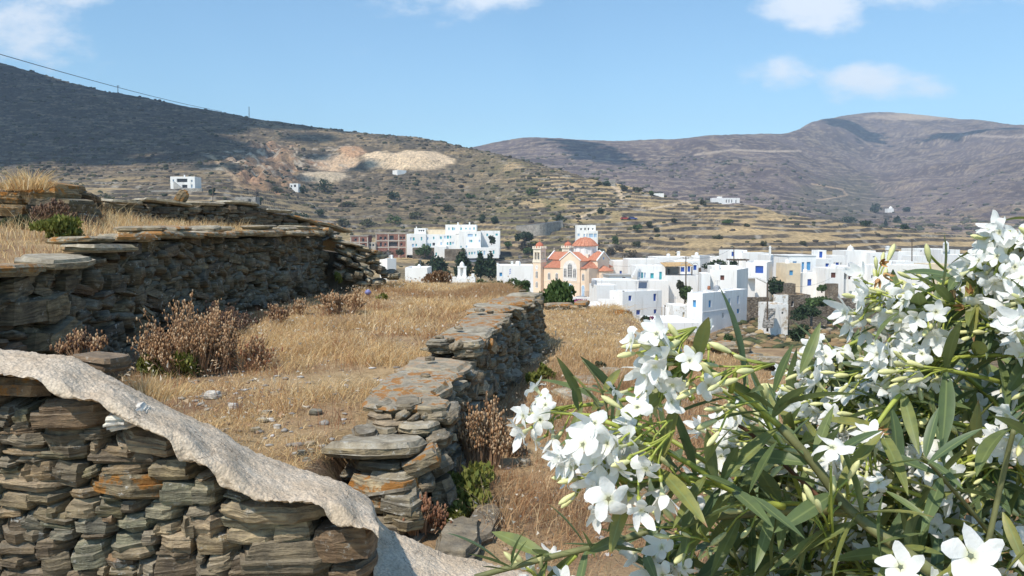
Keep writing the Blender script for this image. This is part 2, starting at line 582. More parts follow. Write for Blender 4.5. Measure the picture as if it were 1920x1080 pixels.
near_s = (1 - far)
trail([(1142, 343), (1158, 356), (1166, 372)], 4, (0.56, 0.43, 0.29), near_s)
trail([(1152, 380), (1115, 396), (1080, 410)], 3.0, (0.54, 0.42, 0.28), near_s)
trail([(1292, 382), (1284, 378), (1250, 386), (1215, 392)], 2.6, (0.5, 0.4, 0.28), near_s)
trail([(1300, 290), (1370, 281), (1440, 284), (1495, 283)], 2.6, (0.40, 0.32, 0.25), far)
trail([(1530, 376), (1585, 366), (1575, 355), (1520, 345)], 1.8, (0.42, 0.3, 0.2), far)
trail([(1790, 252), (1850, 256), (1920, 258)], 2.0, (0.40, 0.32, 0.26), far)
trail([(400, 293), (420, 310), (440, 330), (450, 350)], 5, (0.42, 0.30, 0.19), near_s)
alb *= (0.86 + 0.28 * n3)[..., None]

# quarry spoil stands proud of the slope
zz = zz + 5.0 * blob(740, 303, 125, 22, 0.9, 0.4) * (1 - far) + 3.5 * blob(655, 285, 28, 14, 0.9, 0.3) * (1 - far) + 3.0 * blob(610, 334, 60, 13, 0.9, 0.4) * (1 - far)
rough = blob(505, 312, 100, 50, 0.6, 0.8, 9) * (1 - far)
zz = zz + rough * (np.abs(fbm(TX / 16, TYY / 16, 401, 4) - 0.5) * 26 - 3.0 + (fbm(TX / 5, TYY / 5, 405, 3) - 0.5) * 5)
spo = blob(720, 304, 140, 26, 0.6, 0.6) * (1 - far)
zz = zz + spo * (np.abs(fbm(TX / 22, TYY / 22, 411, 3) - 0.5) * 14 - 2.0)
nr, nc = zz.shape
vv = np.stack([TX, TYY, zz], -1).reshape(-1, 3)
ii = np.arange(nr * nc).reshape(nr, nc)
ff = np.stack([ii[:-1, :-1], ii[:-1, 1:], ii[1:, 1:], ii[1:, :-1]], -1).reshape(-1, 4)

m = NT('hillside')
at = m.n('ShaderNodeAttribute', attribute_name='albedo').outputs['Color']
pos = m.n('ShaderNodeNewGeometry').outputs['Position']
g1 = m.noise(pos, 0.55, 8, 0.7)
c = m.mix(1.0, at, m.ramp(m.mapr(g1, 0.3, 0.72), [(0, (0.42, 0.42, 0.42)), (0.45, (0.95, 0.95, 0.95)), (1, (1.45, 1.42, 1.36))]), 'MULTIPLY')
M_hill = m.fin(c, 0.95, m.bump(g1, 0.8, 1.2), 0.1)
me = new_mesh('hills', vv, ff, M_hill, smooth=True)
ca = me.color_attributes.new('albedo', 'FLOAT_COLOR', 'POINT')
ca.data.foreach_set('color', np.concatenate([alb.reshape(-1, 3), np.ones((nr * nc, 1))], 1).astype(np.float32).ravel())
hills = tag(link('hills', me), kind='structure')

# ------------------------------------------------------------------ passing clouds high over the valley (they shade the slopes)
M_cloud = plain('cloud_white', (0.85, 0.86, 0.88), 1.0, 0.02, 0.01, 0.0)


def ico(sub=1):
    t = (1 + 5 ** 0.5) / 2
    v = [Vector(q).normalized() for q in [(-1, t, 0), (1, t, 0), (-1, -t, 0), (1, -t, 0), (0, -1, t), (0, 1, t), (0, -1, -t), (0, 1, -t), (t, 0, -1), (t, 0, 1), (-t, 0, -1), (-t, 0, 1)]]
    f = [(0, 11, 5), (0, 5, 1), (0, 1, 7), (0, 7, 10), (0, 10, 11), (1, 5, 9), (5, 11, 4), (11, 10, 2), (10, 7, 6), (7, 1, 8), (3, 9, 4), (3, 4, 2), (3, 2, 6), (3, 6, 8), (3, 8, 9), (4, 9, 5), (2, 4, 11), (6, 2, 10), (8, 6, 7), (9, 8, 1)]
    for _ in range(sub):
        cache = {}; nf = []
        def mid(a, b):
            k = (min(a, b), max(a, b))
            if k not in cache:
                cache[k] = len(v); v.append(((v[a] + v[b]) / 2).normalized())
            return cache[k]
        for a, b, c in f:
            x, y, z = mid(a, b), mid(b, c), mid(c, a)
            nf += [(a, x, z), (b, y, x), (c, z, y), (x, y, z)]
        f = nf
    return np.array([tuple(q) for q in v]), np.array(f)


ICO0 = ico(0); ICO1 = ico(1); ICO2 = ico(2)


def cloud(target, alt, rx, ry, rz, puffs, seed, rot=0.0):
    r = np.random.default_rng(seed)
    t = Vector(target)
    c = t + SUN * ((alt - t.z) / SUN.z)
    V = []; Fc = []; nb = 0
    bv, bf = ICO1
    for i in range(puffs):
        q = r.normal(size=3) * 0.48
        d = math.hypot(q[0], q[1])
        rad = (0.34 * (1 - 0.5 * min(d, 1.4) / 1.4)) * r.uniform(0.6, 1.1) * min(rx, ry)
        if d > 0.7: rad *= 0.5
        x, y = q[0] * rx, q[1] * ry
        x, y = x * math.cos(rot) - y * math.sin(rot), x * math.sin(rot) + y * math.cos(rot)
        V.append(bv * rad * r.uniform(0.85, 1.15, (len(bv), 1)) + np.array([x, y, abs(q[2]) * rz])); Fc.append(bf + nb); nb += len(bv)
    me = new_mesh('cloud', np.concatenate(V), np.concatenate(Fc), M_cloud, smooth=True)
    o = link('cloud', me, loc=c)
    return tag(o, kind='stuff')


cloud((-440, 640, 120), 570, 175, 130, 40, 260, 1, -0.25)
cloud((-330, 560, 90), 575, 110, 110, 30, 90, 5, -0.3)
cloud((-265, 700, 135), 575, 120, 80, 30, 110, 7, -0.3)
cloud((-560, 520, 100), 590, 190, 150, 40, 100, 6)
cloud((-330, 520, 75), 600, 190, 130, 30, 70, 12, -0.2)
cloud((-420, 640, 115), 610, 230, 170, 30, 60, 13, -0.25)
cloud(U(1115, 305, 1230), 600, 62, 170, 30, 90, 2, 0.15)
cloud(U(1600, 268, 1900), 640, 75, 120, 30, 110, 3)
cloud(U(1830, 262, 1750), 620, 110, 90, 30, 70, 4)

# ------------------------------------------------------------------ haze in the valley air
hz = MB()
hz.box((-3300, -60, -20), (6600, 0, 0), (0, 2900, 0), (0, 0, 420))
m = NT('haze_air')
m.t.nodes.remove(m.bsdf)
pv = m.n('ShaderNodeVolumePrincipled', {'Color': (0.66, 0.80, 1.0), 'Density': 0.00024, 'Anisotropy': 0.0})
m.t.links.new(pv.outputs[0], m.out.inputs['Volume'])
haze = hz.build('haze', m.mat)
tag(haze, kind='stuff')

# ================================================================== near ground
def wig(x, y, a, sc_, seed=0, oct=3):
    return (fbm(x / sc_, y / sc_, seed, oct) - 0.5) * 2 * a


EDGE = [(-20, 8.0), (3.0, 5.2), (6.0, 4.2), (9.3, 3.05), (11.4, 2.50), (12.6, 2.38), (14.0, 2.22), (16.5, 2.2), (17.5, 2.2), (40, 2.2)]


def edge_x(y):
    return np.interp(y, [e[0] for e in EDGE], [e[1] for e in EDGE])


def ground_near(x, y):
    z = -1.56 + wig(x, y, 0.05, 1.3, 71) + wig(x, y, 0.015, 0.25, 72)
    # spoil banked against the foot of the field wall
    d = np.maximum(0, np.maximum(x - edge_x(y), y - 17.2 + 0.4 * np.abs(wig(x, y, 1, 2, 5))))
    z = z - np.minimum(d * 0.75, 1.5) - 0.10 * np.maximum(d - 3, 0)
    return z


def field_z(x, y):
    z = np.interp(y, [3.3, 3.9, 5, 8, 13, 15.5, 16.6, 18], [-1.16, -1.15, -1.10, -1.02, -0.955, -0.96, -1.05, -2.3])
    z = z - np.where(y < 4.5, np.maximum(0, x + 1.0) * 2.0, 0)
    return z + wig(x, y, 0.035, 1.1, 81) + wig(x, y, 0.012, 0.22, 82)


def upper_z(x, y):
    z = np.interp(y, [4, 6, 7.5, 9, 11, 14, 17, 19], [-0.32, -0.26, -0.10, -0.02, 0.02, 0.02, -0.1, -1.6])
    z = z + np.interp(-x, [3.4, 5.2, 7, 12], [0, 0.10, 0.30, 0.8])
    return z + wig(x, y, 0.04, 1.0, 91)


# field wall (between the two fields): right edge, left edge and top height by depth
MW_Y = np.array([3.9, 4.65, 5.5, 6.5, 7.0, 7.7, 9.0, 9.6, 10.5, 11.2])
MW_R = np.array([-0.50, -0.44, -0.38, -0.27, -0.20, -0.11, 0.02, 0.18, 0.36, 0.44])
MW_L = np.array([-1.00, -0.87, -0.90, -0.72, -0.66, -0.52, -0.52, -0.40, -0.14, 0.0])


def mw_r(y): return np.interp(y, MW_Y, MW_R)


def mw_l(y): return np.interp(y, MW_Y, MW_L)


def mw_top(y): return np.interp(y, [3.9, 4.35, 4.36, 4.58, 4.6, 6.25, 6.45, 8, 9, 10.5, 11.2], [-1.28, -1.26, -1.18, -1.16, -1.07, -1.02, -0.95, -0.92, -0.90, -0.86, -0.86])


def sheet(name, xs, ys, zf, keep, mat_):
    X, Y = np.meshgrid(xs, ys)
    Z = zf(X, Y)
    ok = keep(X, Y)
    ii = np.arange(X.size).reshape(X.shape)
    q = np.stack([ii[:-1, :-1], ii[:-1, 1:], ii[1:, 1:], ii[1:, :-1]], -1).reshape(-1, 4)
    m_ = (ok[:-1, :-1] | ok[:-1, 1:] | ok[1:, 1:] | ok[1:, :-1]).reshape(-1)
    me_ = new_mesh(name, np.stack([X, Y, Z], -1).reshape(-1, 3), q[m_], mat_, smooth=True)
    return tag(link(name, me_), kind='structure')


m = NT('dry_field_soil')
pos = m.n('ShaderNodeNewGeometry').outputs['Position']
a = m.noise(pos, 1.1, 6, 0.6); b = m.noise(pos, 7, 6, 0.65); c_ = m.noise(pos, 42, 5, 0.7)
col = m.ramp(m.mapr(a, 0.32, 0.68), [(0, (0.23, 0.148, 0.093)), (0.45, (0.36, 0.24, 0.138)), (1, (0.48, 0.345, 0.195))])
col = m.mix(m.mapr(b, 0.45, 0.62), col, (0.34, 0.235, 0.125))
col = m.mix(m.mapr(c_, 0.56, 0.7), col, (0.46, 0.35, 0.20))
col = m.mix(m.mapr(c_, 0.42, 0.28), col, (0.13, 0.085, 0.055))
M_soil = m.fin(col, 0.95, m.bump(m.math('ADD', b, m.math('MULTIPLY', c_, 0.6)), 0.9, 0.05), 0.15)

gx = np.concatenate([np.arange(-30, -3, 1.5), np.arange(-3, 5, 0.07), np.arange(5, 24, 0.8)])
gy = np.concatenate([np.arange(-12, 2, 0.6), np.arange(2, 18.6, 0.09), np.arange(18.6, 24, 0.4)])
sheet('ground', gx, gy, ground_near, lambda x, y: x > -40, M_soil)
sheet('terrace_field', np.arange(-3.9, 0.9, 0.06), np.arange(3.30, 18, 0.08), field_z,
      lambda x, y: x < np.where(y < 11.2, (mw_l(y) + mw_r(y)) / 2 + 0.05, 0.35 - 0.12 * (y - 11.2)), M_soil)
sheet('upper_terrace', np.concatenate([np.arange(-14, -6, 0.3), np.arange(-6, -3.5, 0.1)]), np.arange(3.2, 19, 0.12), upper_z, lambda x, y: x < -3.6, M_soil)

# ================================================================== stone
def stone_mat(name, tones, orange=0.35, white=0.25, topl=0.4, dark=0.0):
    m = NT(name)
    geo = m.n('ShaderNodeNewGeometry')
    rnd = m.n('ShaderNodeObjectInfo').outputs['Random']
    off = m.n('ShaderNodeCombineXYZ', {0: m.math('MULTIPLY', rnd, 31.0), 1: m.math('MULTIPLY', rnd, 57.0), 2: m.math('MULTIPLY', rnd, 13.0)}).outputs[0]
    p = m.vadd(geo.outputs['Position'], off)
    tco = m.n('ShaderNodeTexCoord').outputs['Object']
    # wavy beds of the schist
    warp = m.noise(p, 5, 3, 0.5)
    beds = m.noise(m.vadd(m.vmul(p, (5, 5, 62)), m.n('ShaderNodeCombineXYZ', {2: m.math('MULTIPLY', warp, 5.0)}).outputs[0]), 1.0, 5, 0.6)
    grain = m.noise(p, 70, 5, 0.65)
    mid = m.noise(p, 14, 5, 0.6)
    base = m.ramp(rnd, [(i / max(1, len(tones)), t) for i, t in enumerate(tones)], 'CONSTANT')
    c = m.mix(1.0, base, m.ramp(m.mapr(beds, 0.3, 0.7), [(0, (0.55, 0.54, 0.53)), (0.5, (0.98, 0.97, 0.96)), (1, (1.40, 1.36, 1.28))]), 'MULTIPLY')
    c = m.mix(1.0, c, m.ramp(m.mapr(mid, 0.3, 0.7), [(0, (0.68, 0.68, 0.70)), (1, (1.28, 1.25, 1.18))]), 'MULTIPLY')
    nz_ = m.n('ShaderNodeSeparateXYZ', {0: geo.outputs['Normal']}).outputs[2]
    upf = m.mapr(nz_, 0.35, 0.85)
    mot = m.noise(p, 9, 7, 0.72)
    c = m.mix(m.math('MULTIPLY', upf, topl), c, m.ramp(m.mapr(mot, 0.34, 0.68), [(0, (0.19, 0.165, 0.125)), (0.4, (0.33, 0.29, 0.225)), (0.75, (0.43, 0.39, 0.31)), (1, (0.54, 0.51, 0.44))]))
    # pale and orange lichen, each stone its own amount
    wl = m.math('MULTIPLY', m.mapr(m.noise(p, 22, 6, 0.7), 0.60 - 0.05 * white, 0.66), m.mapr(m.noise(p, 3.2, 2), 0.5 - 0.12 * white, 0.62))
    c = m.mix(m.math('MULTIPLY', wl, 0.85), c, (0.46, 0.45, 0.41))
    if orange > 0:
        pick = m.math('FRACT', m.math('MULTIPLY', rnd, 7.31))
        gate = m.mapr(pick, 1 - orange, 1 - orange + 0.25)
        lf = m.noise(p, 9.0, 7, 0.7)
        ol = m.math('MULTIPLY', m.mapr(lf, 0.485, 0.55), m.math('MULTIPLY', gate, m.mapr(nz_, -0.5, 0.1)))
        c = m.mix(m.math('MULTIPLY', ol, 0.9), c, m.mix(mid, (0.20, 0.085, 0.018), (0.40, 0.17, 0.03)))
    h = m.math('ADD', m.math('MULTIPLY', beds, 1.0), m.math('ADD', m.math('MULTIPLY', grain, 0.35), m.math('MULTIPLY', mid, 0.7)))
    return m.fin(c, 0.88, m.bump(h, 0.85, 0.022), 0.25)


T_FG = [(0.200, 0.165, 0.108), (0.242, 0.181, 0.113), (0.164, 0.140, 0.106), (0.188, 0.165, 0.103), (0.223, 0.192, 0.147), (0.176, 0.126, 0.083), (0.157, 0.153, 0.108), (0.254, 0.203, 0.132)]
T_DK = [(0.150, 0.124, 0.086), (0.195, 0.159, 0.110), (0.124, 0.104, 0.076), (0.169, 0.139, 0.088), (0.221, 0.189, 0.137), (0.156, 0.109, 0.073), (0.111, 0.094, 0.073), (0.247, 0.195, 0.122)]
T_CAP = [(0.299, 0.254, 0.176), (0.260, 0.218, 0.147), (0.338, 0.289, 0.206), (0.247, 0.201, 0.127)]
M_fg = stone_mat('schist_olive', T_FG, 0.16, 0.5, 0.25)
M_fgo = stone_mat('schist_olive_ochre', T_FG, 1.0, 0.5, 0.2)
M_tan = stone_mat('schist_tan', [(0.30, 0.245, 0.165), (0.26, 0.215, 0.15), (0.31, 0.245, 0.17)], 0.0, 0.2, 0.2)
M_green = stone_mat('schist_greenish', [(0.195, 0.190, 0.138), (0.22, 0.205, 0.150)], 0.0, 0.6, 0.3)
M_blue = stone_mat('schist_bluish', [(0.163, 0.159, 0.132), (0.195, 0.183, 0.147)], 0.0, 0.4, 0.25)
M_dkst = stone_mat('schist_dark', [(0.150, 0.118, 0.083), (0.169, 0.142, 0.103)], 0.0, 0.4, 0.2)
M_quartz = stone_mat('white_quartz', [(0.60, 0.58, 0.54), (0.66, 0.64, 0.60)], 0.0, 1.0, 0.1)
M_lw = stone_mat('schist_terrace_wall', [tuple(0.80 * c for c in t) for t in T_DK], 0.08, 0.9, 0.25)
M_mw = stone_mat('schist_field_wall', T_DK[:5] + [(0.208, 0.183, 0.137)], 0.10, 1.2, 0.35)
M_cap = stone_mat('schist_capstone', T_CAP, 1.5, 1.0, 0.75)
M_capg = stone_mat('schist_capstone_grey', T_CAP, 0.35, 1.0, 0.7)
M_orock = stone_mat('schist_ochre', [(0.260, 0.189, 0.108), (0.221, 0.165, 0.098)], 1.6, 0.6, 0.2)
M_core = plain('wall_earth_core', (0.115, 0.092, 0.066), 1.0, 0.2, 6.0, 0.1, 0.5)


def rock_mesh(name, seed, sub, mat_, slab=False, k=5.0, cuts=7):
    """a flake of schist: a ragged outline split into thin beds that break off at different edges"""
    r = np.random.default_rng(seed)
    N = 13 if sub == 2 else 8
    L = (int(r.choice([2, 3, 3, 5])) if not slab else 3) if sub == 2 else (int(r.choice([1, 2, 3])) if not slab else 2)
    th = np.linspace(0, 2 * np.pi, N, endpoint=False) + r.uniform(-0.2, 0.2, N)
    pw = r.uniform(3.0, 6.5)
    cx_, sy_ = np.cos(th), np.sin(th)
    rad = 1 / (np.abs(cx_) ** pw + np.abs(sy_) ** pw) ** (1 / pw) * r.uniform(0.82, 1.04, N)
    base = np.stack([cx_ * rad, sy_ * rad], 1)
    zb_ = np.cumsum(np.concatenate([[0], r.uniform(0.5, 1.5, L)])); zb_ = zb_ / zb_[-1] * 2 - 1
    rings = []
    for l in range(L):
        t = ((l + 0.5) / L) * 2 - 1
        sc0 = 1 - (0.22 if not slab else 0.12) * abs(t) ** 2 + r.uniform(-0.07, 0.07)
        jit = r.uniform(-0.05, 0.05, (N, 2)) if sub == 2 else r.uniform(-0.04, 0.04, (N, 2))
        sh = r.uniform(-0.05, 0.05, 2)
        for e, zc in ((0, zb_[l]), (1, zb_[l + 1])):
            out = sc0 * (1.0 if 0 < l + e < L else 0.90)
            p2 = base * out + jit + sh + r.uniform(-0.018, 0.018, (N, 2))
            zt_ = zc + (0.10 * p2[:, 0] * r.uniform(-1, 1) + 0.10 * p2[:, 1] * r.uniform(-1, 1)) * (0.6 if L > 2 else 1) + r.uniform(-0.05, 0.05, N)
            rings.append(np.concatenate([p2, zt_[:, None]], 1))
    v = np.concatenate(rings + [[[r.uniform(-.2, .2), r.uniform(-.2, .2), -1 - r.uniform(0, .1)]], [[r.uniform(-.2, .2), r.uniform(-.2, .2), 1 + r.uniform(-.05, .14)]]])
    f = []
    nr_ = len(rings)
    for i in range(nr_ - 1):
        for j in range(N):
            j2 = (j + 1) % N
            a, b, c, d = i * N + j, i * N + j2, (i + 1) * N + j2, (i + 1) * N + j
            f += [(a, b, c), (a, c, d)]
    for j in range(N):
        j2 = (j + 1) % N
        f.append((nr_ * N, j2, j)); f.append((nr_ * N + 1, (nr_ - 1) * N + j, (nr_ - 1) * N + j2))
    v -= (v.max(0) + v.min(0)) / 2
    v /= np.maximum(np.abs(v).max(0), 1e-6)
    me_ = new_mesh(name, v, np.array(f), mat_, smooth=True)
    me_.set_sharp_from_angle(angle=R(24))
    return me_


_rocks = {}


def rocks(mat_, sub=1, slab=False, n=10, k=5.0):
    key = (mat_.name, sub, slab)
    if key not in _rocks:
        _rocks[key] = [rock_mesh('stone', 10 + i + (40 if slab else 0), sub, mat_, slab, k) for i in range(n)]
    return _rocks[key]


class StoneSet:
    """stones of one wall: the ones that show largest become parts, the rest one joined part"""
    def __init__(s, root, name='stone', limit=290):
        s.root = root; s.name = name; s.limit = limit; s.items = []; s.off = wloc(root)

    def add(s, me, c, half, q, name=None, label=None):
        s.items.append((max(half[0], half[2]) / max(1.5, (Vector(c)).length), me, Vector(c), half, q, name or s.name, label))

    def emit(s):
        s.items.sort(key=lambda t: -t[0])
        for (_, me, c, h, q, nm, lb) in s.items[:s.limit]:
            o = link(nm, me, s.root, c - s.off, q, h)
            if lb: o['label'] = lb
        rest = s.items[s.limit:]
        if rest:
            V = []; Fc = []; nb = 0
            for (_, me, c, h, q, nm, lb) in rest:
                v = np.empty(len(me.vertices) * 3, np.float32); me.vertices.foreach_get('co', v); v = v.reshape(-1, 3) * np.array(h)
                Rm = np.array(q.to_matrix())
                V.append(v @ Rm.T + np.array(c - s.off))
                fi = np.empty(len(me.polygons) * 3, np.int32); me.loops.foreach_get('vertex_index', fi)
                Fc.append(fi.reshape(-1, 3) + nb); nb += len(v)
            o = link('small_stones', new_mesh('small_stones', np.concatenate(V), np.concatenate(Fc), rest[0][1].materials[0], smooth=True), s.root)
            o['kind'] = 'stuff'


def fill_face(ss, P, s0, s1, bot, top, mw, mh, mats, seed, depth=0.16, jut=0.03, sub=1, big=0.07, tv=5):
    """lay rough courses of stone on a wall face; P(s,z)->(point, along, outward)"""
    r = random.Random(seed)
    z = min(bot(s0 + (s1 - s0) * i / 10) for i in range(11))
    zt = max(top(s0 + (s1 - s0) * i / 40) for i in range(41))
    while z < zt:
        rh = mh * r.uniform(0.6, 1.5)
        s = s0 + r.uniform(-mw, 0)
        while s < s1:
            wd = mw * r.choice([0.45, 0.7, 0.9, 1.0, 1.2, 1.5, 1.9]) * r.uniform(0.85, 1.15)
            sc_ = s + wd / 2
            zc = z + rh / 2 + 0.35 * mh * math.sin(sc_ * 2.3 + z * 4 + seed)
            hh = rh * r.uniform(0.85, 1.35); ww = wd * r.uniform(0.98, 1.12); j = r.uniform(-jut, jut)
            if r.random() < big:
                hh *= 1.8; ww *= 1.15; j += jut * 0.8
            if bot(sc_) - 0.05 < zc < top(sc_) - hh * 0.3:
                pt, al, ou = P(sc_, zc)
                al = Vector(al).normalized(); ou = Vector(ou).normalized()
                dp = depth * r.uniform(0.8, 1.2)
                c = Vector(pt) - ou * (dp - 0.02 - j)
                q = Matrix((al, -ou, Vector((0, 0, 1)))).transposed().to_quaternion()
                tl = r.gauss(0, R(tv)) if r.random() < 0.8 else r.gauss(0, R(tv * 3.2))
                q = q @ Quaternion((0, 1, 0), tl) @ Quaternion((1, 0, 0), r.gauss(0, R(6))) @ Quaternion((0, 0, 1), r.gauss(0, R(7)))
                if r.random() < 0.5: q = q @ Quaternion((0, 0, 1), math.pi)
                mt = r.choice(mats)
                ss.add(r.choice(rocks(mt, sub)), c, (ww / 2, dp, hh / 2), q)
            s += wd
        z += rh * 0.93


def slab_at(ss, mt, c, half, yaw=0.0, tilt=(0, 0), sub=2, name='capstone', seed=None, label=None):
    r = random.Random(seed if seed is not None else hash((round(c[0], 3), round(c[1], 3))) & 0xFFFF)
    q = Quaternion((0, 0, 1), yaw) @ Quaternion((1, 0, 0), tilt[0]) @ Quaternion((0, 1, 0), tilt[1])
    if r.random() < 0.5: q = q @ Quaternion((0, 0, 1), math.pi)
    ss.add(r.choice(rocks(mt, sub, True)), c, half, q, name, label)


def px_stone(ss, x0, y0, x1, y1, Y, tilt=0.0, mt=None, dp=0.16, grow=1.07, sub=2, slab=False, name=None, label=None, out=0.0, yaw=None):
    """stone that fills the given box of the photograph at depth Y"""
    r = random.Random(int(x0 * 31 + y0 * 17 + Y * 100))
    c = U((x0 + x1) / 2, (y0 + y1) / 2, Y)
    hx = abs(U(x1, y0, Y).x - U(x0, y0, Y).x) / 2 * grow; hz_ = abs(U(x0, y0, Y).z - U(x0, y1, Y).z) / 2 * grow
    t = R(tilt); hz2 = max(hz_ - abs(math.sin(t)) * hx * 0.7, hz_ * 0.45)
    q = Quaternion((0, 0, 1), r.gauss(0, 0.12) if yaw is None else yaw) @ Quaternion((0, 1, 0), t) @ Quaternion((1, 0, 0), r.gauss(0, 0.08))
    if r.random() < 0.5: q = q @ Quaternion((0, 0, 1), math.pi)
    ss.add(r.choice(rocks(mt, sub, slab)), c + Vector((0, dp - 0.03 - out, 0)), (hx, dp, hz2), q, name, label)


# ================================================================== 1. mortared wall in the foreground
fw = thing('stone_wall', 'low wall of olive schist stones with a pale rough mortar cap sloping down in front', 'wall', (-0.9, 3.2, -1.6))
ss = StoneSet(fw)
FY = 3.02
D = {'': M_fg, 'or': M_fgo, 'gr': M_fg, 'br': M_tan, 'green': M_green, 'blue': M_blue, 'dark': M_dkst, 'tan': M_tan, 'white': M_quartz}
FRONT = [(-420, 690), (0, 700), (73, 711), (88, 730), (104, 746), (179, 750), (206, 776), (252, 797), (309, 817), (328, 833), (330, 866), (360, 864), (400, 876), (394, 900), (416, 912), (470, 928), (472, 938), (538, 939), (597, 943), (612, 952), (614, 980), (640, 986), (699, 990), (706, 1010)]
FRONT = sorted(FRONT)
LA = [(-60, 165, 215, 262, 3, 'or'), (110, 252, 510, 412, -2, 'gr'), (460, 325, 620, 410, -8, 'white'), (505, 385, 802, 528, 12, 'br'),
      (-10, 285, 85, 345, 0, ''), (-10, 340, 60, 392, 0, ''), (20, 395, 180, 440, 0, ''), (-10, 410, 205, 495, 8, ''), (195, 400, 400, 470, 0, 'dark'),
      (370, 390, 505, 448, 0, ''), (215, 440, 420, 520, 2, 'dark'), (15, 485, 220, 530, 3, ''), (165, 515, 400, 552, 1, ''), (415, 448, 475, 505, 0, 'br'),
      (460, 480, 645, 540, 5, ''), (400, 505, 720, 575, 3, 'dark'), (75, 520, 220, 555, 2, ''), (-10, 530, 90, 580, 0, ''), (80, 560, 260, 642, 0, 'gr'),
      (230, 545, 400, 670, 10, 'dark'), (455, 568, 700, 622, 0, ''), (385, 565, 470, 630, -20, ''), (-20, 605, 300, 700, 4, 'br'), (395, 612, 750, 745, 5, 'or'),
      (695, 550, 900, 648, -3, 'gr'), (710, 655, 930, 760, 3, 'green'), (-20, 690, 165, 765, 2, ''), (95, 690, 300, 745, 0, ''), (320, 675, 450, 718, -3, ''),
      (300, 715, 470, 812, 4, 'br'), (420, 715, 570, 820, 15, ''), (465, 705, 570, 745, 3, ''), (560, 740, 675, 790, 0, ''), (670, 740, 830, 838, 5, 'green'),
      (80, 770, 215, 890, 30, 'blue'), (145, 750, 345, 835, 15, ''), (165, 795, 340, 880, 18, ''), (215, 740, 300, 800, 0, ''), (325, 808, 520, 893, 5, 'blue'),
      (215, 852, 345, 925, 8, 'blue'), (515, 795, 720, 885, -6, 'green'), (700, 835, 820, 888, 0, 'br'), (455, 810, 520, 850, 0, ''), (495, 885, 680, 968, -3, 'green'),
      (640, 888, 750, 950, 0, ''), (740, 875, 900, 975, 4, 'tan'), (310, 905, 505, 1060, -8, 'green'), (515, 955, 705, 1008, -2, ''), (730, 960, 890, 1030, 2, 'dark'),
      (490, 985, 620, 1035, 4, ''), (-20, 800, 180, 930, 5, 'dark'), (-20, 925, 175, 985, 2, 'dark'), (-20, 980, 160, 1060, 0, 'dark'), (490, 1025, 640, 1080, 5, ''),
      (610, 1010, 710, 1080, 0, ''), (690, 990, 900, 1100, 0, 'dark'), (-20, 760, 90, 810, 0, ''), (60, 350, 140, 410, 5, ''), (85, 300, 150, 370, -8, ''),
      (-20, 585, 80, 610, 0, ''), (360, 880, 500, 920, 0, 'dark'), (90, 870, 210, 925, 6, 'dark'), (435, 1020, 500, 1100, 0, 'br'), (170, 980, 310, 1090, 0, 'dark'),
      (-20, 1050, 300, 1150, 0, 'dark'), (300, 1055, 480, 1150, 0, 'dark'), (820, 800, 900, 890, 0, 'br'), (270, 580, 330, 640, 0, 'dark'), (150, 905, 320, 990, 0, 'dark')]
LB = [(0, 345, 135, 470, -4, ''), (-20, 455, 175, 640, 0, 'green'), (190, 500, 372, 608, 12, 'green'), (180, 598, 850, 752, 4, 'tan'), (185, 695, 640, 785, 2, 'green'),
      (200, 775, 530, 890, 5, 'tan'), (520, 755, 762, 902, -10, 'tan'), (-10, 630, 138, 695, 0, ''), (-10, 690, 200, 828, 0, 'br'), (-10, 825, 265, 940, 2, ''),
      (275, 870, 890, 1090, 0, 'dark'), (770, 740, 1140, 1000, -5, 'or'), (930, 752, 1125, 835, -2, 'tan'), (60, 910, 270, 1060, -15, 'br'), (240, 965, 400, 1120, 0, 'dark'),
      (855, 985, 1140, 1130, -8, ''), (-10, 1000, 230, 1120, 0, 'dark'), (-10, 930, 62, 1005, 0, 'dark'), (960, 860, 1135, 960, -4, 'or')]
for L, ox, oy, s_ in ((LA, 0, 640, 2.4556), (LB, 360, 760, 3.375)):
    for i, (a, b, c, d, tl, k) in enumerate(L):
        fl_ = float(np.interp(ox + (a + c) / 2 / s_, [q[0] for q in FRONT], [q[1] for q in FRONT]))
        if k != 'white' and oy + b / s_ < fl_ + 5: b = max(b, min((fl_ + 5 - oy) * s_, d - 20))
        bigst = (c - a) * (d - b) / s_ / s_ > 6500
        px_stone(ss, ox + a / s_, oy + b / s_, ox + c / s_, oy + d / s_, FY + (0.0 if not bigst else -0.03) - (0.08 if k == 'white' else 0.0), tl, D[k], 0.11, 1.10)
r = random.Random(5)
for row in range(4):                                  # below and left of what the photograph shows
    x = -420
    while x < 720:
        wd = r.uniform(70, 170)
        if not (x > 0 and row == 0):
            px_stone(ss, x, 1085 + row * 48, x + wd, 1140 + row * 48, FY, r.gauss(0, 4), r.choice([M_fg, M_dkst, M_green]), 0.15)
        x += wd * 0.96
for row in range(9):
    x = -420
    while x < -10:
        wd = r.uniform(60, 130)
        px_stone(ss, x, 720 + row * 44, min(x + wd, 6), 768 + row * 44, FY, r.gauss(0, 4), r.choice([M_fg, M_dkst]), 0.15)
        x += wd * 0.96
# flat stone bedded in the back of the cap, seen at its far edge
px_stone(ss, 120, 668, 214, 700, 3.7, 6, M_fgo, 0.14, slab=True)
ss.emit()

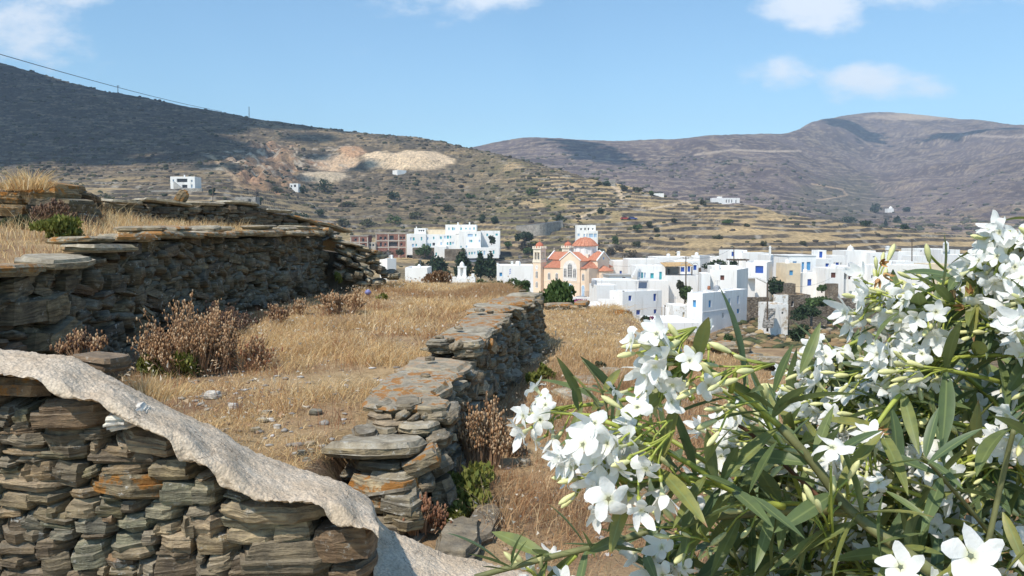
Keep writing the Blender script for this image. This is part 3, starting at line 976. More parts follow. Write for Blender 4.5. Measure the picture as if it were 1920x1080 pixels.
cb = MB()
prof = [(-2.2, -0.46), (-1.95, -0.56), (-1.75, -0.60), (-1.3, -0.80), (-0.9, -0.98), (-0.62, -1.12), (-0.56, -1.22)]
for (xa, za), (xb, zb) in zip(prof[:-1], prof[1:]):
    cb.hexa([(xa, FY + 0.10, -1.75), (xb, FY + 0.10, -1.75), (xb, 3.40, -1.75), (xa, 3.40, -1.75),
             (xa, FY + 0.10, za - 0.14), (xb, FY + 0.10, zb - 0.14), (xb, 3.40, zb - 0.14), (xa, 3.40, za - 0.14)])
cb.build('wall_core', [M_core], fw)

m = NT('rough_mortar')
pos = m.n('ShaderNodeNewGeometry').outputs['Position']
a = m.noise(pos, 5, 6, 0.6); b = m.noise(pos, 55, 6, 0.72); v_ = m.n('ShaderNodeTexVoronoi', {'Vector': pos, 'Scale': 95.0}, feature='F1').outputs['Distance']
col = m.ramp(m.mapr(a, 0.3, 0.7), [(0, (0.52, 0.415, 0.30)), (0.5, (0.62, 0.51, 0.385)), (1, (0.69, 0.585, 0.46))])
col = m.mix(m.mapr(b, 0.42, 0.28), col, (0.40, 0.32, 0.24))
col = m.mix(m.mapr(b, 0.6, 0.72), col, (0.56, 0.50, 0.43))
col = m.mix(m.mapr(v_, 0.35, 0.75), col, m.mix(.35, col, (0.26, 0.20, 0.15)))
st_ = m.noise(pos, 2.3, 5, 0.7)
col = m.mix(m.math('MULTIPLY', m.mapr(st_, 0.50, 0.68), 0.45), col, (0.30, 0.245, 0.19))
cr_ = m.n('ShaderNodeTexVoronoi', {'Vector': m.vadd(pos, m.vmul(m.n('ShaderNodeCombineXYZ', {0: a, 1: b, 2: a}).outputs[0], (.25, .25, .25))), 'Scale': 3.1}, feature='DISTANCE_TO_EDGE').outputs['Distance']
col = m.mix(m.math('MULTIPLY', m.mapr(cr_, 0.010, 0.002), 0.8), col, (0.16, 0.125, 0.095))
hgt = m.math('ADD', m.math('MULTIPLY', b, 1.3), m.math('MULTIPLY', m.math('SUBTRACT', 1.0, v_), 0.55))
M_mortar = m.fin(col, 0.95, m.bump(hgt, 0.6, 0.012), 0.15)


def poly_at(pts, t):
    d = [0.0]
    for p, q in zip(pts[:-1], pts[1:]): d.append(d[-1] + math.dist(p, q))
    d = np.array(d) / d[-1]
    return np.interp(t, d, [p[0] for p in pts]), np.interp(t, d, [p[1] for p in pts])


def mortar(name, parent, back, front, Yb, Yf, nu, nv, amp, drop_back=0.35, lip=0.12, sm=7.0, env=45.0):
    xq = np.linspace(max(back[0][0], -420), back[-1][0], nu)
    by = np.interp(xq, [p[0] for p in back], [p[1] for p in back]); fy = np.interp(xq, [p[0] for p in front], [p[1] for p in front])
    kw = int(sm * 2 / (xq[1] - xq[0])) + 1
    ker = np.exp(-np.linspace(-2, 2, 2 * kw + 1) ** 2); ker /= ker.sum()
    smooth_ = lambda a_: np.convolve(np.pad(a_, kw, mode='reflect', reflect_type='odd'), ker, 'valid')
    by = smooth_(by); fy = smooth_(fy)
    kk = int(env / (xq[1] - xq[0])) + 1
    pad = np.pad(fy, kk, mode='edge')
    lo = np.array([pad[i:i + 2 * kk + 1].min() for i in range(nu)])
    ker2 = np.exp(-np.linspace(-2, 2, 2 * kk + 1) ** 2); ker2 /= ker2.sum()
    ft = np.minimum(np.convolve(np.pad(lo, kk, mode='reflect', reflect_type='odd'), ker2, 'valid'), fy - 2)
    na = 14
    G = []
    for i in range(nu):
        B = U(xq[i], by[i], Yb); Ft = U(xq[i], ft[i], Yf + 0.035); Fp = U(xq[i], fy[i], Yf)
        colm = [B + Vector((0, 0.10, -drop_back)), B + Vector((0, 0.05, -0.05))]
        for j in range(nv):
            s = j / (nv - 1)
            p = B.lerp(Ft, s)
            p.z += 0.012 * math.sin(math.pi * s) ** 0.7
            colm.append(p)
        for j in range(1, na + 1):
            s = j / na
            p = Ft.lerp(Fp, s); p.y -= 0.012 * math.sin(math.pi * s)
            colm.append(p)
        colm.append(Fp + Vector((0, 0.02, -0.010))); colm.append(Fp + Vector((0, lip, -0.02)))
        G.append(colm)
    A = np.array([[tuple(q) for q in cl] for cl in G])
    n1_ = fbm(A[..., 0] * 7 + A[..., 2] * 4, A[..., 1] * 7, 5, 3) - 0.5
    n2_ = fbm(A[..., 0] * 70 + A[..., 2] * 50, A[..., 1] * 70 - A[..., 2] * 30, 6, 2) - 0.5
    n3_ = fbm(A[..., 0] * 25 + A[..., 2] * 15, A[..., 1] * 25, 16, 2) - 0.5
    A[..., 2] += n1_ * amp * 0.45 + n2_ * 0.011 + n3_ * 0.007
    A[..., 1] += n2_ * 0.010 + (fbm(A[..., 0] * 20, A[..., 2] * 20, 7, 3) - 0.5) * amp
    K = A.shape[1]
    ii = np.arange(nu * K).reshape(nu, K)
    q = np.stack([ii[:-1, :-1], ii[:-1, 1:], ii[1:, 1:], ii[1:, :-1]], -1).reshape(-1, 4)
    me_ = new_mesh(name, A.reshape(-1, 3) - np.array(wloc(parent)), q, M_mortar, smooth=True)
    return link(name, me_, parent)


mortar('mortar_cap', fw,
       [(-420, 628), (0, 655), (53, 660), (138, 668), (171, 687), (212, 709), (260, 734), (326, 770), (360, 786), (410, 804), (446, 829), (484, 851), (544, 874), (615, 896), (647, 906), (686, 929), (704, 946), (709, 975), (710, 1010)],
       [(-420, 690), (0, 700), (73, 711), (88, 730), (104, 746), (179, 750), (206, 776), (252, 797), (309, 817), (328, 833), (330, 866), (360, 864), (400, 876), (394, 900), (416, 912), (470, 928), (472, 938), (538, 939), (597, 943), (612, 952), (614, 980), (640, 986), (699, 990), (706, 1010)],
       3.44, 2.90, 520, 56, 0.022)
mortar('mortar_apron', fw,
       [(700, 955), (707, 974), (734, 995), (770, 1008), (823, 1037), (900, 1052), (1000, 1078), (1150, 1120)],
       [(640, 1130), (690, 1140), (730, 1150), (780, 1160), (830, 1170), (900, 1180), (1000, 1200), (1150, 1220)],
       3.52, 2.88, 240, 60, 0.022, 0.4, 0.05)
# ================================================================== 2. dark terrace wall on the left
lw = thing('terrace_wall', 'tall dark dry stone wall holding up the upper terrace at the left', 'wall', (-3.45, 8.5, -1.1))
ss = StoneSet(lw, limit=240)


def lw_x(y): return -3.42 + 0.05 * np.sin(np.asarray(y) * 1.3) + np.interp(y, [4, 10, 13.2], [0, 0.05, 0.42])


def lw_top(y): return float(np.interp(y, [3, 5.6, 6.3, 7.3, 8.2, 13.3], [-0.30, -0.27, -0.20, -0.06, -0.02, 0.0]))


def P_lw(s, z): return (lw_x(s) - 0.10 * (z + 1.1), s, z), (0.05, 1, 0), (1, -0.05, 0.1)


fill_face(ss, P_lw, 3.0, 13.2, lambda s: -1.2, lw_top, 0.20, 0.064, [M_lw, M_lw, M_lw, M_dkst], 3, 0.13, 0.055, 1, 0.16, 8)
r = random.Random(12)
y = 3.2
while y < 13.2:                                   # capstones
    ln = r.uniform(0.5, 1.0) if y < 9 else r.uniform(0.35, 0.7)
    th = r.uniform(0.028, 0.05)
    slab_at(ss, r.choice([M_cap, M_cap, M_capg]), (lw_x(y + ln / 2) - 0.12 + r.uniform(-0.04, 0.05), y + ln / 2, lw_top(y + ln / 2) + th * 0.7), (0.22, ln * 0.54, th), r.gauss(0, 0.06), (r.gauss(0, 0.03), r.gauss(0, 0.04)), 2, seed=int(y * 97))
    if r.random() < 0.55:
        l2 = ln * r.uniform(0.5, 0.9)
        slab_at(ss, r.choice([M_cap, M_capg]), (lw_x(y + ln / 2) - 0.22, y + ln / 2 + r.uniform(-.1, .1), lw_top(y + ln / 2) + th * 2 + 0.02), (0.24, l2 * 0.5, 0.028), r.gauss(0, 0.1), (r.gauss(0, 0.04), r.gauss(0, 0.05)), 2, seed=int(y * 131))
    y += ln * 0.92
for i in range(16):                                # pale blocks among the dark ones
    y = r.uniform(6, 12.5); z = r.uniform(-0.75, -0.06)
    ss.add(r.choice(rocks(r.choice([M_tan, M_capg, M_quartz] if i % 5 == 0 else [M_tan, M_capg]), 1)), (lw_x(y) - 0.06 - 0.1 * (z + 1.1), y, z), (0.09, r.uniform(0.05, 0.10), r.uniform(0.04, 0.065)), Quaternion((1, 0, 0), r.gauss(0, 0.4)))
ss.emit()
cb = MB()
ys_ = [3.0 + 0.6 * i for i in range(18)]
for ya, yb in zip(ys_[:-1], ys_[1:]):
    xa, xb = lw_x(ya) - 0.20, lw_x(yb) - 0.20
    cb.hexa([(xa - .35, ya, -1.4), (xa, ya, -1.4), (xb, yb, -1.4), (xb - .35, yb, -1.4), (xa - .35, ya, lw_top(ya) - .05), (xa, ya, lw_top(ya) - .05), (xb, yb, lw_top(yb) - .05), (xb - .35, yb, lw_top(yb) - .05)])
cb.build('wall_core', [M_core], lw)

# ================================================================== 3. field wall running away from the viewer
mw = thing('field_wall', 'dry stone field wall topped with orange lichened slabs running away between the two fields', 'wall', (-0.4, 7.0, -1.55))
ss = StoneSet(mw, limit=280)


def P_mw(s, z):
    sl = float(mw_r(s + 0.1) - mw_r(s - 0.1)) / 0.2
    return (float(mw_r(s)) - 0.06 * (z + 1.5), s, z), (sl, 1, 0), (1, -sl, 0.08)


fill_face(ss, P_mw, 3.98, 11.1, lambda s: -1.62, lambda s: float(mw_top(s)), 0.155, 0.050, [M_mw, M_mw, M_mw, M_dkst, M_capg], 8, 0.12, 0.045, 1, 0.14, 8)
fill_face(ss, lambda s, z: ((float(mw_l(s)) + 0.03, s, z), (0, -1, 0), (-1, 0, 0)), 4.5, 11.1, lambda s: -1.15, lambda s: float(mw_top(s)), 0.26, 0.06, [M_mw], 9, 0.10, 0.02, 1, 0.0)
# broken near end, stone by stone
NE = [(605, 842, 792, 872, 4.02, 1, 'capg', 0.24), (655, 866, 762, 890, 4.08, 2, 'mw', 0.2), (690, 884, 778, 910, 4.04, 3, 'capg', 0.2), (655, 902, 790, 965, 3.98, 4, 'cap', 0.22),
      (640, 880, 700, 905, 4.2, 4, 'mw', 0.15), (748, 848, 822, 900, 4.08, -22, 'cap', 0.14), (785, 862, 845, 912, 4.25, -30, 'mw', 0.12), (772, 890, 810, 925, 4.12, -10, 'capg', 0.12),
      (735, 796, 822, 822, 4.44, -2, 'capg', 0.2), (800, 812, 838, 850, 4.42, -14, 'mw', 0.14), (690, 803, 740, 818, 4.44, 2, 'capg', 0.15), (655, 812, 700, 826, 4.3, 0, 'mw', 0.12),
      (688, 774, 735, 792, 4.55, 3, 'tan', 0.14), (690, 760, 730, 774, 4.57, -2, 'mw', 0.14), (733, 768, 768, 798, 4.54, -32, 'capg', 0.12), (764, 776, 790, 796, 4.54, -28, 'capg', 0.1), (785, 778, 838, 797, 4.54, 1, 'mw', 0.14), (782, 762, 836, 778, 4.56, -2, 'capg', 0.14),
      (732, 756, 786, 770, 4.58, -3, 'mw', 0.14), (824, 770, 856, 800, 4.58, -6, 'mw', 0.14), (700, 790, 760, 806, 4.5, 2, 'tan', 0.12),
      (700, 905, 745, 935, 4.2, 8, 'mw', 0.15), (725, 960, 790, 1000, 3.9, 4, 'capg', 0.12), (800, 905, 850, 960, 4.25, -12, 'mw', 0.15), (655, 940, 720, 985, 4.0, 6, 'or', 0.14),
      (800, 640, 842, 652, 6.36, 0, 'mw', 0.14), (842, 640, 868, 660, 6.36, -20, 'capg', 0.1), (862, 642, 902, 656, 6.36, -2, 'capg', 0.14), (800, 652, 850, 664, 6.38, 2, 'mw', 0.14), (850, 655, 905, 668, 6.38, 0, 'capg', 0.14)]
MK = {'capg': M_capg, 'mw': M_mw, 'cap': M_cap, 'tan': M_tan, 'or': M_orock}
for (a, b, c, d, Y, tl, k, dp) in NE:
    px_stone(ss, a, b, c, d, Y, tl, MK[k], dp, 1.12, 2, slab=(c - a) > 80)
# slabs along the top: (depth, length along the wall, overhang, thickness, material)
for i, (y, ln, th, k) in enumerate([(4.78, 0.46, 0.045, 'cap'), (5.15, 0.50, 0.048, 'cap'), (5.55, 0.5, 0.03, 'cap'), (5.95, 0.52, 0.03, 'capg'), (6.72, 0.62, 0.048, 'cap'), (7.2, 0.55, 0.03, 'capg'), (7.65, 0.55, 0.035, 'cap'),
                                    (8.1, 0.5, 0.03, 'cap'), (8.55, 0.5, 0.028, 'capg'), (9.0, 0.5, 0.035, 'cap'), (9.4, 0.5, 0.03, 'capg'), (9.85, 0.5, 0.03, 'cap'), (10.3, 0.5, 0.03, 'cap'), (10.8, 0.6, 0.03, 'capg'), (6.55, 0.3, 0.02, 'capg'), (7.9, 0.3, 0.022, 'cap')]):
    r2 = random.Random(400 + i)
    xl, xr = float(mw_l(y)) - 0.03, float(mw_r(y)) + 0.02
    slab_at(ss, MK[k], ((xl + xr) / 2, y, float(mw_top(y)) + th * 0.75 + (0.01 if i % 2 else 0)), ((xr - xl) / 2, ln * 0.54, th), r2.gauss(-0.10, 0.05), (R(r2.uniform(-1, 3)), R(r2.gauss(0, 2))), 2, seed=400 + i)
for i in range(9):                               # small spalls lying on the slabs
    y = r.uniform(4.3, 10.8); xx = r.uniform(float(mw_l(y)), float(mw_r(y)))
    ss.add(r.choice(rocks(M_capg, 1)), (xx, y, float(mw_top(y)) + 0.10 if y > 4.6 else -1.13), (r.uniform(.02, .06), r.uniform(.02, .05), r.uniform(.008, .02)), Quaternion((0, 0, 1), r.uniform(0, 6)))
ss.emit()
cb = MB()
ys_ = list(np.linspace(4.15, 11.1, 20))
for ya, yb in zip(ys_[:-1], ys_[1:]):
    q = []
    for zf in (lambda y_: -1.75, lambda y_: float(mw_top(y_)) - 0.02):
        q += [(float(mw_l(ya)) + .12, ya, zf(ya)), (float(mw_r(ya)) - .16, ya, zf(ya)), (float(mw_r(yb)) - .16, yb, zf(yb)), (float(mw_l(yb)) + .12, yb, zf(yb))]
    cb.hexa(q)
cb.build('wall_core', [M_core], mw)

# ================================================================== 4. low wall along the back of the upper terrace, rock pile, fallen end
bw = thing('terrace_wall', 'low broken dry stone wall along the back of the grassy upper terrace', 'wall', (-5, 13, 0))
ss = StoneSet(bw, limit=160)
BA = Vector((-6.35, 11.0, 0)); BB = Vector((-3.5, 15.2, 0)); BD = (BB - BA); BL = BD.length; BD.normalize(); BO = Vector((BD.y, -BD.x, 0))


def bw_top(s): return float(np.interp(s, [0, 1.0, 2.0, 3.6, 4.0, 5.1], [0.45, 0.46, 0.47, 0.50, 0.34, 0.12]))


fill_face(ss, lambda s, z: (BA + BD * s + Vector((0, 0, z)), BD, BO), 0, BL, lambda s: -0.05, bw_top, 0.27, 0.05, [M_lw, M_dkst, M_mw], 31, 0.14, 0.03, 1, 0.05)
s = 0.0
while s < BL:
    ln = r.uniform(0.45, 1.0)
    c = BA + BD * (s + ln / 2)
    slab_at(ss, r.choice([M_capg, M_capg, M_cap]), (c.x - BO.x * .15, c.y - BO.y * .15, bw_top(s + ln / 2) + 0.03), (ln * 0.54, 0.24, 0.034), math.atan2(BD.y, BD.x) + r.gauss(0, .05), (r.gauss(0, .05), r.gauss(0, .05) + (0.22 if s > 4 else 0)), 1, seed=int(s * 77) + 5)
    s += ln * 0.93
ss.emit()
cb = MB()
for i in range(10):
    s0_, s1_ = BL * i / 10, BL * (i + 1) / 10
    q = []
    for zz_ in (None, 1):
        for (s_, o_) in ((s0_, -.14), (s1_, -.14), (s1_, -.42), (s0_, -.42)):
            p_ = BA + BD * s_ + BO * o_
            q.append((p_.x, p_.y, -0.4 if zz_ is None else bw_top(s_) - 0.02))
    cb.hexa(q)
cb.build('wall_core', [M_core], bw)
st = thing('standing_stone', 'lichened slab of stone standing tilted on top of the low back wall', 'stone', U(335, 395, 13.0))
s2 = StoneSet(st)
c = U(337, 377, 13.0)
s2.add(rocks(M_orock, 2, True)[3], c, (0.20, 0.10, 0.075), Quaternion((0, 1, 0), R(-62)))
s2.emit()

rp = thing('rock_pile', 'heap of dark rocks patched with ochre lichen at the left edge of the upper terrace', 'rocks', (-5.6, 9.2, 0.1))
s2 = StoneSet(rp)
for (a, b, c, d, Y, tl, mt) in [(-20, 398, 62, 445, 9.0, 4, M_lw), (30, 350, 112, 382, 9.1, 3, M_orock), (-30, 362, 45, 388, 9.1, 2, M_orock), (-30, 384, 40, 404, 9.0, 0, M_orock), (38, 374, 98, 408, 9.0, 5, M_lw),
                               (92, 370, 138, 396, 9.1, 8, M_lw), (60, 396, 122, 424, 9.0, 4, M_dkst), (78, 340, 118, 362, 9.2, 12, M_orock), (98, 384, 158, 408, 9.4, 6, M_lw), (118, 360, 158, 374, 9.6, 6, M_dkst),
                               (-60, 410, 30, 440, 8.9, 3, M_lw), (-120, 352, -10, 390, 9.1, 0, M_lw), (-150, 385, -20, 430, 9.0, 0, M_dkst), (30, 418, 110, 446, 8.95, 2, M_dkst), (110, 402, 160, 432, 9.2, 0, M_dkst), (-40, 345, 40, 366, 9.5, 0, M_lw)]:
    px_stone(s2, a, b, c, d, Y, tl, mt, 0.28, 1.15, 2)
s2.emit()

rb = thing('rubble_heap', 'fallen end of the terrace wall with slabs sliding down to the dry grass', 'rubble', (-2.4, 13, -0.95))
s2 = StoneSet(rb)
for (a, b, c, d, tl, k) in [(100, 215, 400, 290, 15, 'tan'), (230, 300, 480, 440, 25, 'tan'), (330, 260, 600, 340, 15, 'capg'), (480, 330, 700, 410, 10, 'tan'), (700, 390, 840, 450, 4, 'cap'), (490, 430, 670, 500, 18, 'capg'),
                            (670, 450, 910, 520, -5, 'green'), (170, 380, 420, 470, 25, 'mw'), (650, 540, 800, 590, -6, 'capg'), (470, 490, 650, 570, 12, 'mw'), (560, 640, 740, 760, 30, 'capg'), (740, 810, 890, 880, 6, 'capg'),
                            (520, 830, 700, 880, 0, 'capg'), (640, 790, 710, 870, 40, 'capg'), (720, 590, 900, 700, 16, 'mw'), (180, 640, 330, 760, 30, 'mw'), (930, 740, 1020, 790, 0, 'capg'), (460, 600, 620, 660, 20, 'capg'),
                            (450, 700, 560, 800, 10, 'mw'), (200, 450, 420, 560, 20, 'mw'), (300, 540, 520, 650, 18, 'dk'), (800, 680, 960, 740, 8, 'dk'), (120, 150, 260, 230, 20, 'capg'), (20, 60, 120, 130, 5, 'cap'),
                            (330, 720, 480, 840, 15, 'dk'), (1000, 720, 1120, 800, 5, 'mw'), (200, 290, 330, 360, 22, 'tan'), (560, 380, 720, 450, 14, 'tan'), (880, 690, 1060, 760, 6, 'dk'), (150, 560, 300, 660, 25, 'dk')]:
    px_stone(s2, 600 + a / 7.715, 420 + b / 7.715, 600 + c / 7.715, 420 + d / 7.715, 12.9 + (c * 0.0008), tl, {'tan': M_tan, 'capg': M_capg, 'cap': M_cap, 'green': M_green, 'mw': M_mw, 'dk': M_dkst}[k], 0.26, 1.25, 2, slab=True)
s2.emit()
cb = MB()
cb.hexa([(-4.6, 13.25, -1.1), (-2.35, 13.5, -1.1), (-2.4, 14.2, -1.1), (-4.6, 14.2, -1.1), (-4.6, 13.3, -0.06), (-2.75, 13.6, -0.35), (-2.75, 14.0, -0.35), (-4.6, 14.1, -0.06)])
cb.build('earth_fill', [M_core], rb)

s2 = None
# ================================================================== 5. stones by the right field
ew = thing('field_wall', 'tumbled low stone wall along the lower edge of the right field', 'wall', (2.75, 10.5, -1.6))
ss = StoneSet(ew, limit=120)
EP = [Vector(p) for p in ((2.52, 11.9, 0), (2.62, 11.0, 0), (2.82, 10.0, 0), (3.12, 9.0, 0), (3.7, 7.6, 0))]
for a, b in zip(EP[:-1], EP[1:]):
    d_ = (b - a); L_ = d_.length; d_ = d_.normalized(); o_ = Vector((d_.y, -d_.x, 0))
    fill_face(ss, lambda s, z: (a + d_ * s + Vector((0, 0, z)), d_, o_), 0, L_, lambda s: -1.85, lambda s: -1.50 + 0.04 * math.sin(s * 5), 0.24, 0.055, [M_capg, M_mw, M_tan], int(a.y * 10), 0.15, 0.05, 1, 0.1)
    for i in range(4):
        c = a + d_ * L_ * (i + .5) / 4
        slab_at(ss, r.choice([M_cap, M_capg, M_tan]), (c.x + r.uniform(-.1, .15), c.y, -1.475 + r.uniform(-.05, .03)), (0.2, 0.17, 0.035), r.uniform(0, 3), (r.gauss(0, .12), r.gauss(0, .12)), 1, seed=int(c.y * 51))
ss.emit()
fwl = thing('field_wall', 'short run of flat stacked slabs at the far edge of the right field beside the green shrub', 'wall', U(1062, 585, 16.4))
ss = StoneSet(fwl)
for (a, b, c, d, mt) in [(1022, 571, 1075, 577, M_cap), (1025, 576, 1068, 583, M_mw), (1062, 575, 1108, 582, M_capg), (1066, 581, 1104, 588, M_mw), (1024, 582, 1062, 589, M_dkst), (1080, 568, 1104, 576, M_cap), (1100, 580, 1125, 588, M_capg)]:
    px_stone(ss, a, b, c, d, 16.3, 0, mt, 0.3, 1.15, 1, slab=True)
ss.emit()
bo = thing('boulder', 'upright orange boulder at the far edge of the right field before the white house', 'boulder', U(1172, 612, 15.2))
s2 = StoneSet(bo)
px_stone(s2, 1150, 582, 1186, 616, 15.2, 8, M_orock, 0.16, 1.1, 2)
px_stone(s2, 1172, 590, 1190, 614, 15.3, -10, M_lw, 0.12, 1.1, 2)
s2.emit()


def lone(label, px, py, wpx, hpx, Y, mt, cat='rock', group=None, name='rock', tilt=0, dp=None):
    c = U(px, py, Y)
    hx = wpx / 2 / FPX * Y; hz_ = hpx / 2 / FPX * Y
    rr = random.Random(int(px * 7 + py))
    o = link(name, rr.choice(rocks(mt, 2)), None, c, Quaternion((0, 0, 1), rr.gauss(0, .3)) @ Quaternion((0, 1, 0), R(tilt)), (hx, dp or hx * 0.8, hz_))
    return tag(o, label, cat, group)


def ground_Y(px, py, zf):
    """depth where the view ray meets a near ground sheet"""
    d = ray(px, py); lo, hi = 2.0, 30.0
    for _ in range(50):
        mid = (lo + hi) / 2
        p = d * (mid / d.y)
        if p.z > float(zf(np.array(p.x), np.array(p.y))): lo = mid
        else: hi = mid
    return lo


for (px, py, w_, h_, mt, lb) in [(398, 741, 32, 15, M_quartz, 'white angular stone lying on bare soil near the dried shrub'),
                                 (437, 762, 18, 12, M_quartz, 'small white stone behind the mortared wall, beside the white angular one'),
                                 (500, 774, 20, 9, M_capg, 'grey stone in the straw, middle of the terrace field'),
                                 (592, 773, 26, 11, M_blue, 'bluish flat stone lying in the straw near the field wall slabs'),
                                 (491, 788, 24, 9, M_capg, 'flat grey stone just beyond the mortar cap'),
                                 (566, 850, 19, 12, M_blue, 'rounded blue grey pebble beside the near end of the field wall'),
                                 (574, 862, 14, 9, M_blue, 'smaller bluish pebble nearest the mortar cap'),
                                 (583, 846, 14, 9, M_capg, 'small grey pebble touching the rounded blue one'),
                                 (627, 608, 18, 7, M_quartz, 'pale stone lying alone far up the terrace field'),
                                 (520, 800, 14, 8, M_quartz, 'white chip of stone in the straw behind the mortar cap'),
                                 (480, 806, 22, 10, M_capg, 'broad grey stone half buried behind the mortar cap'),
                                 (580, 832, 24, 9, M_capg, 'thin grey slab on the soil left of the big end slab')]:
    Y = ground_Y(px, py + h_ * 0.35, field_z)
    lone(lb, px, py, w_, h_, Y, mt)
for (px, py, w_, h_, mt, lb, tl) in [(1105, 722, 100, 22, M_capg, 'broad bare shelf of grey bedrock in the right field', 3), (1075, 742, 60, 16, M_capg, 'smaller bedrock shelf in front of the broad one', -4), (1145, 700, 70, 14, M_capg, 'bedrock slab behind the oleander bloom in the right field', 2),
                                 (938, 815, 26, 16, M_capg, 'pale stone low in the right field under the field wall', 5), (945, 705, 70, 34, M_mw, 'sloping grey outcrop at the foot of the field wall', 24), (925, 665, 90, 26, M_capg, 'long outcrop leaning on the foot of the field wall', 22), (898, 735, 70, 56, M_mw, 'rounded grey outcrop at the foot of the field wall', 10),
                                 (1005, 655, 50, 30, M_mw, 'tumbled layered stones past the far end of the field wall', -6), (985, 670, 60, 20, M_capg, 'flat stones fallen beside the far end of the field wall', 14), (985, 868, 24, 14, M_capg, 'small grey stone below the hanging white blossoms', 0), (860, 1020, 90, 40, M_dkst, 'dark flat rock on shaded soil beside the mortar apron', 0), (905, 985, 60, 24, M_dkst, 'dark stone beyond the mortar apron', 4)]:
    Y = ground_Y(px, py + h_ * 0.3, ground_near)
    lone(lb, px, py, w_, h_, Y, mt, tilt=tl, dp=0.3 if w_ > 45 else None)

# ================================================================== village
def paint(name, col, **k): return plain(name, col, **k)


m = NT('whitewash')
pos = m.n('ShaderNodeNewGeometry').outputs['Position']
a = m.noise(m.vmul(pos, (0.5, 0.5, 0.16)), 1.0, 6, 0.6); b = m.noise(pos, 1.6, 6, 0.7); cc = m.noise(m.vmul(pos, (2.2, 2.2, 0.22)), 1.0, 4, 0.6)
col = m.mix(m.mapr(a, 0.35, 0.68), (0.86, 0.85, 0.83), (0.79, 0.77, 0.74))
col = m.mix(m.math('MULTIPLY', m.mapr(cc, 0.54, 0.72), 0.55), col, (0.56, 0.53, 0.48))
col = m.mix(m.math('MULTIPLY', m.mapr(b, 0.64, 0.76), 0.35), col, (0.60, 0.56, 0.50))
M_white = m.fin(col, 0.9, m.bump(b, 0.3, 0.04), 0.2)
m = NT('worn_whitewash')
pos = m.n('ShaderNodeNewGeometry').outputs['Position']
a = m.noise(pos, 0.9, 6, 0.7); b = m.noise(m.vmul(pos, (1.5, 1.5, 0.4)), 1.0, 5, 0.65)
col = m.mix(m.mapr(a, 0.50, 0.62), (0.80, 0.78, 0.74), (0.46, 0.38, 0.29))
col = m.mix(m.math('MULTIPLY', m.mapr(b, 0.55, 0.7), 0.6), col, (0.50, 0.47, 0.42))
M_worn = m.fin(col, 0.92, m.bump(a, 0.4, 0.05), 0.15)
M_roofw = plain('roof_whitewash', (0.82, 0.80, 0.77), 0.9, 0.07, 0.8)
M_cream = plain('cream_plaster', (0.74, 0.62, 0.45), 0.9, 0.05, 0.8)
M_blue2 = plain('blue_paint', (0.035, 0.10, 0.40), 0.5, 0.06, 3)
M_lblue = plain('sky_blue_paint', (0.10, 0.33, 0.60), 0.5, 0.06, 3)
M_turq = plain('turquoise_paint', (0.07, 0.40, 0.46), 0.5, 0.06, 3)
M_pale = plain('pale_blue_paint', (0.40, 0.55, 0.72), 0.5, 0.06, 3)
M_brownp = plain('brown_paint', (0.14, 0.055, 0.04), 0.6, 0.08, 3)
M_dark = plain('dark_interior', (0.035, 0.035, 0.042), 0.5, 0.1, 2, 0.5)
M_grey = plain('grey_render', (0.40, 0.385, 0.36), 0.9, 0.08, 0.8)
M_wood = plain('weathered_wood', (0.12, 0.085, 0.06), 0.85, 0.15, 4)
M_cane = plain('cane_matting', (0.55, 0.36, 0.17), 0.9, 0.12, 3)
M_metal = plain('grey_metal', (0.30, 0.31, 0.33), 0.4, 0.05, 3, 0.5)
M_panel = plain('solar_glass', (0.05, 0.07, 0.11), 0.2, 0.05, 3, 0.6)


def masonry(name, tones, sc_=1.6):
    m = NT(name)
    pos = m.n('ShaderNodeNewGeometry').outputs['Position']
    vo = m.n('ShaderNodeTexVoronoi', {'Vector': m.vmul(pos, (1, 1, 1.9)), 'Scale': sc_})
    edge = m.n('ShaderNodeTexVoronoi', {'Vector': m.vmul(pos, (1, 1, 1.9)), 'Scale': sc_}, feature='DISTANCE_TO_EDGE').outputs['Distance']
    r_ = m.n('ShaderNodeSeparateColor', {0: vo.outputs['Color']}).outputs[0]
    c = m.ramp(r_, [(i / max(1, len(tones) - 1), t) for i, t in enumerate(tones)])
    c = m.mix(m.mapr(m.noise(pos, 0.7, 5, 0.6), 0.35, 0.7), c, tuple(0.6 * x for x in tones[0]))
    c = m.mix(m.mapr(edge, 0.0, 0.06), tuple(0.35 * x for x in tones[0]), c)
    return m.fin(c, 0.92, m.bump(m.mapr(edge, 0.0, 0.16), 0.9, 0.10), 0.15)


M_rubble = masonry('rubble_masonry', [(0.25, 0.20, 0.15), (0.33, 0.275, 0.21), (0.20, 0.165, 0.13), (0.38, 0.33, 0.27)], 2.2)
M_gstone = masonry('grey_masonry', [(0.44, 0.41, 0.365), (0.50, 0.46, 0.41), (0.38, 0.35, 0.32)], 1.4)
PAL = {'b': M_blue2, 'l': M_lblue, 't': M_turq, 'p': M_pale, 'br': M_brownp, 'dk': M_dark, 'g': M_grey, 'c': M_cream}


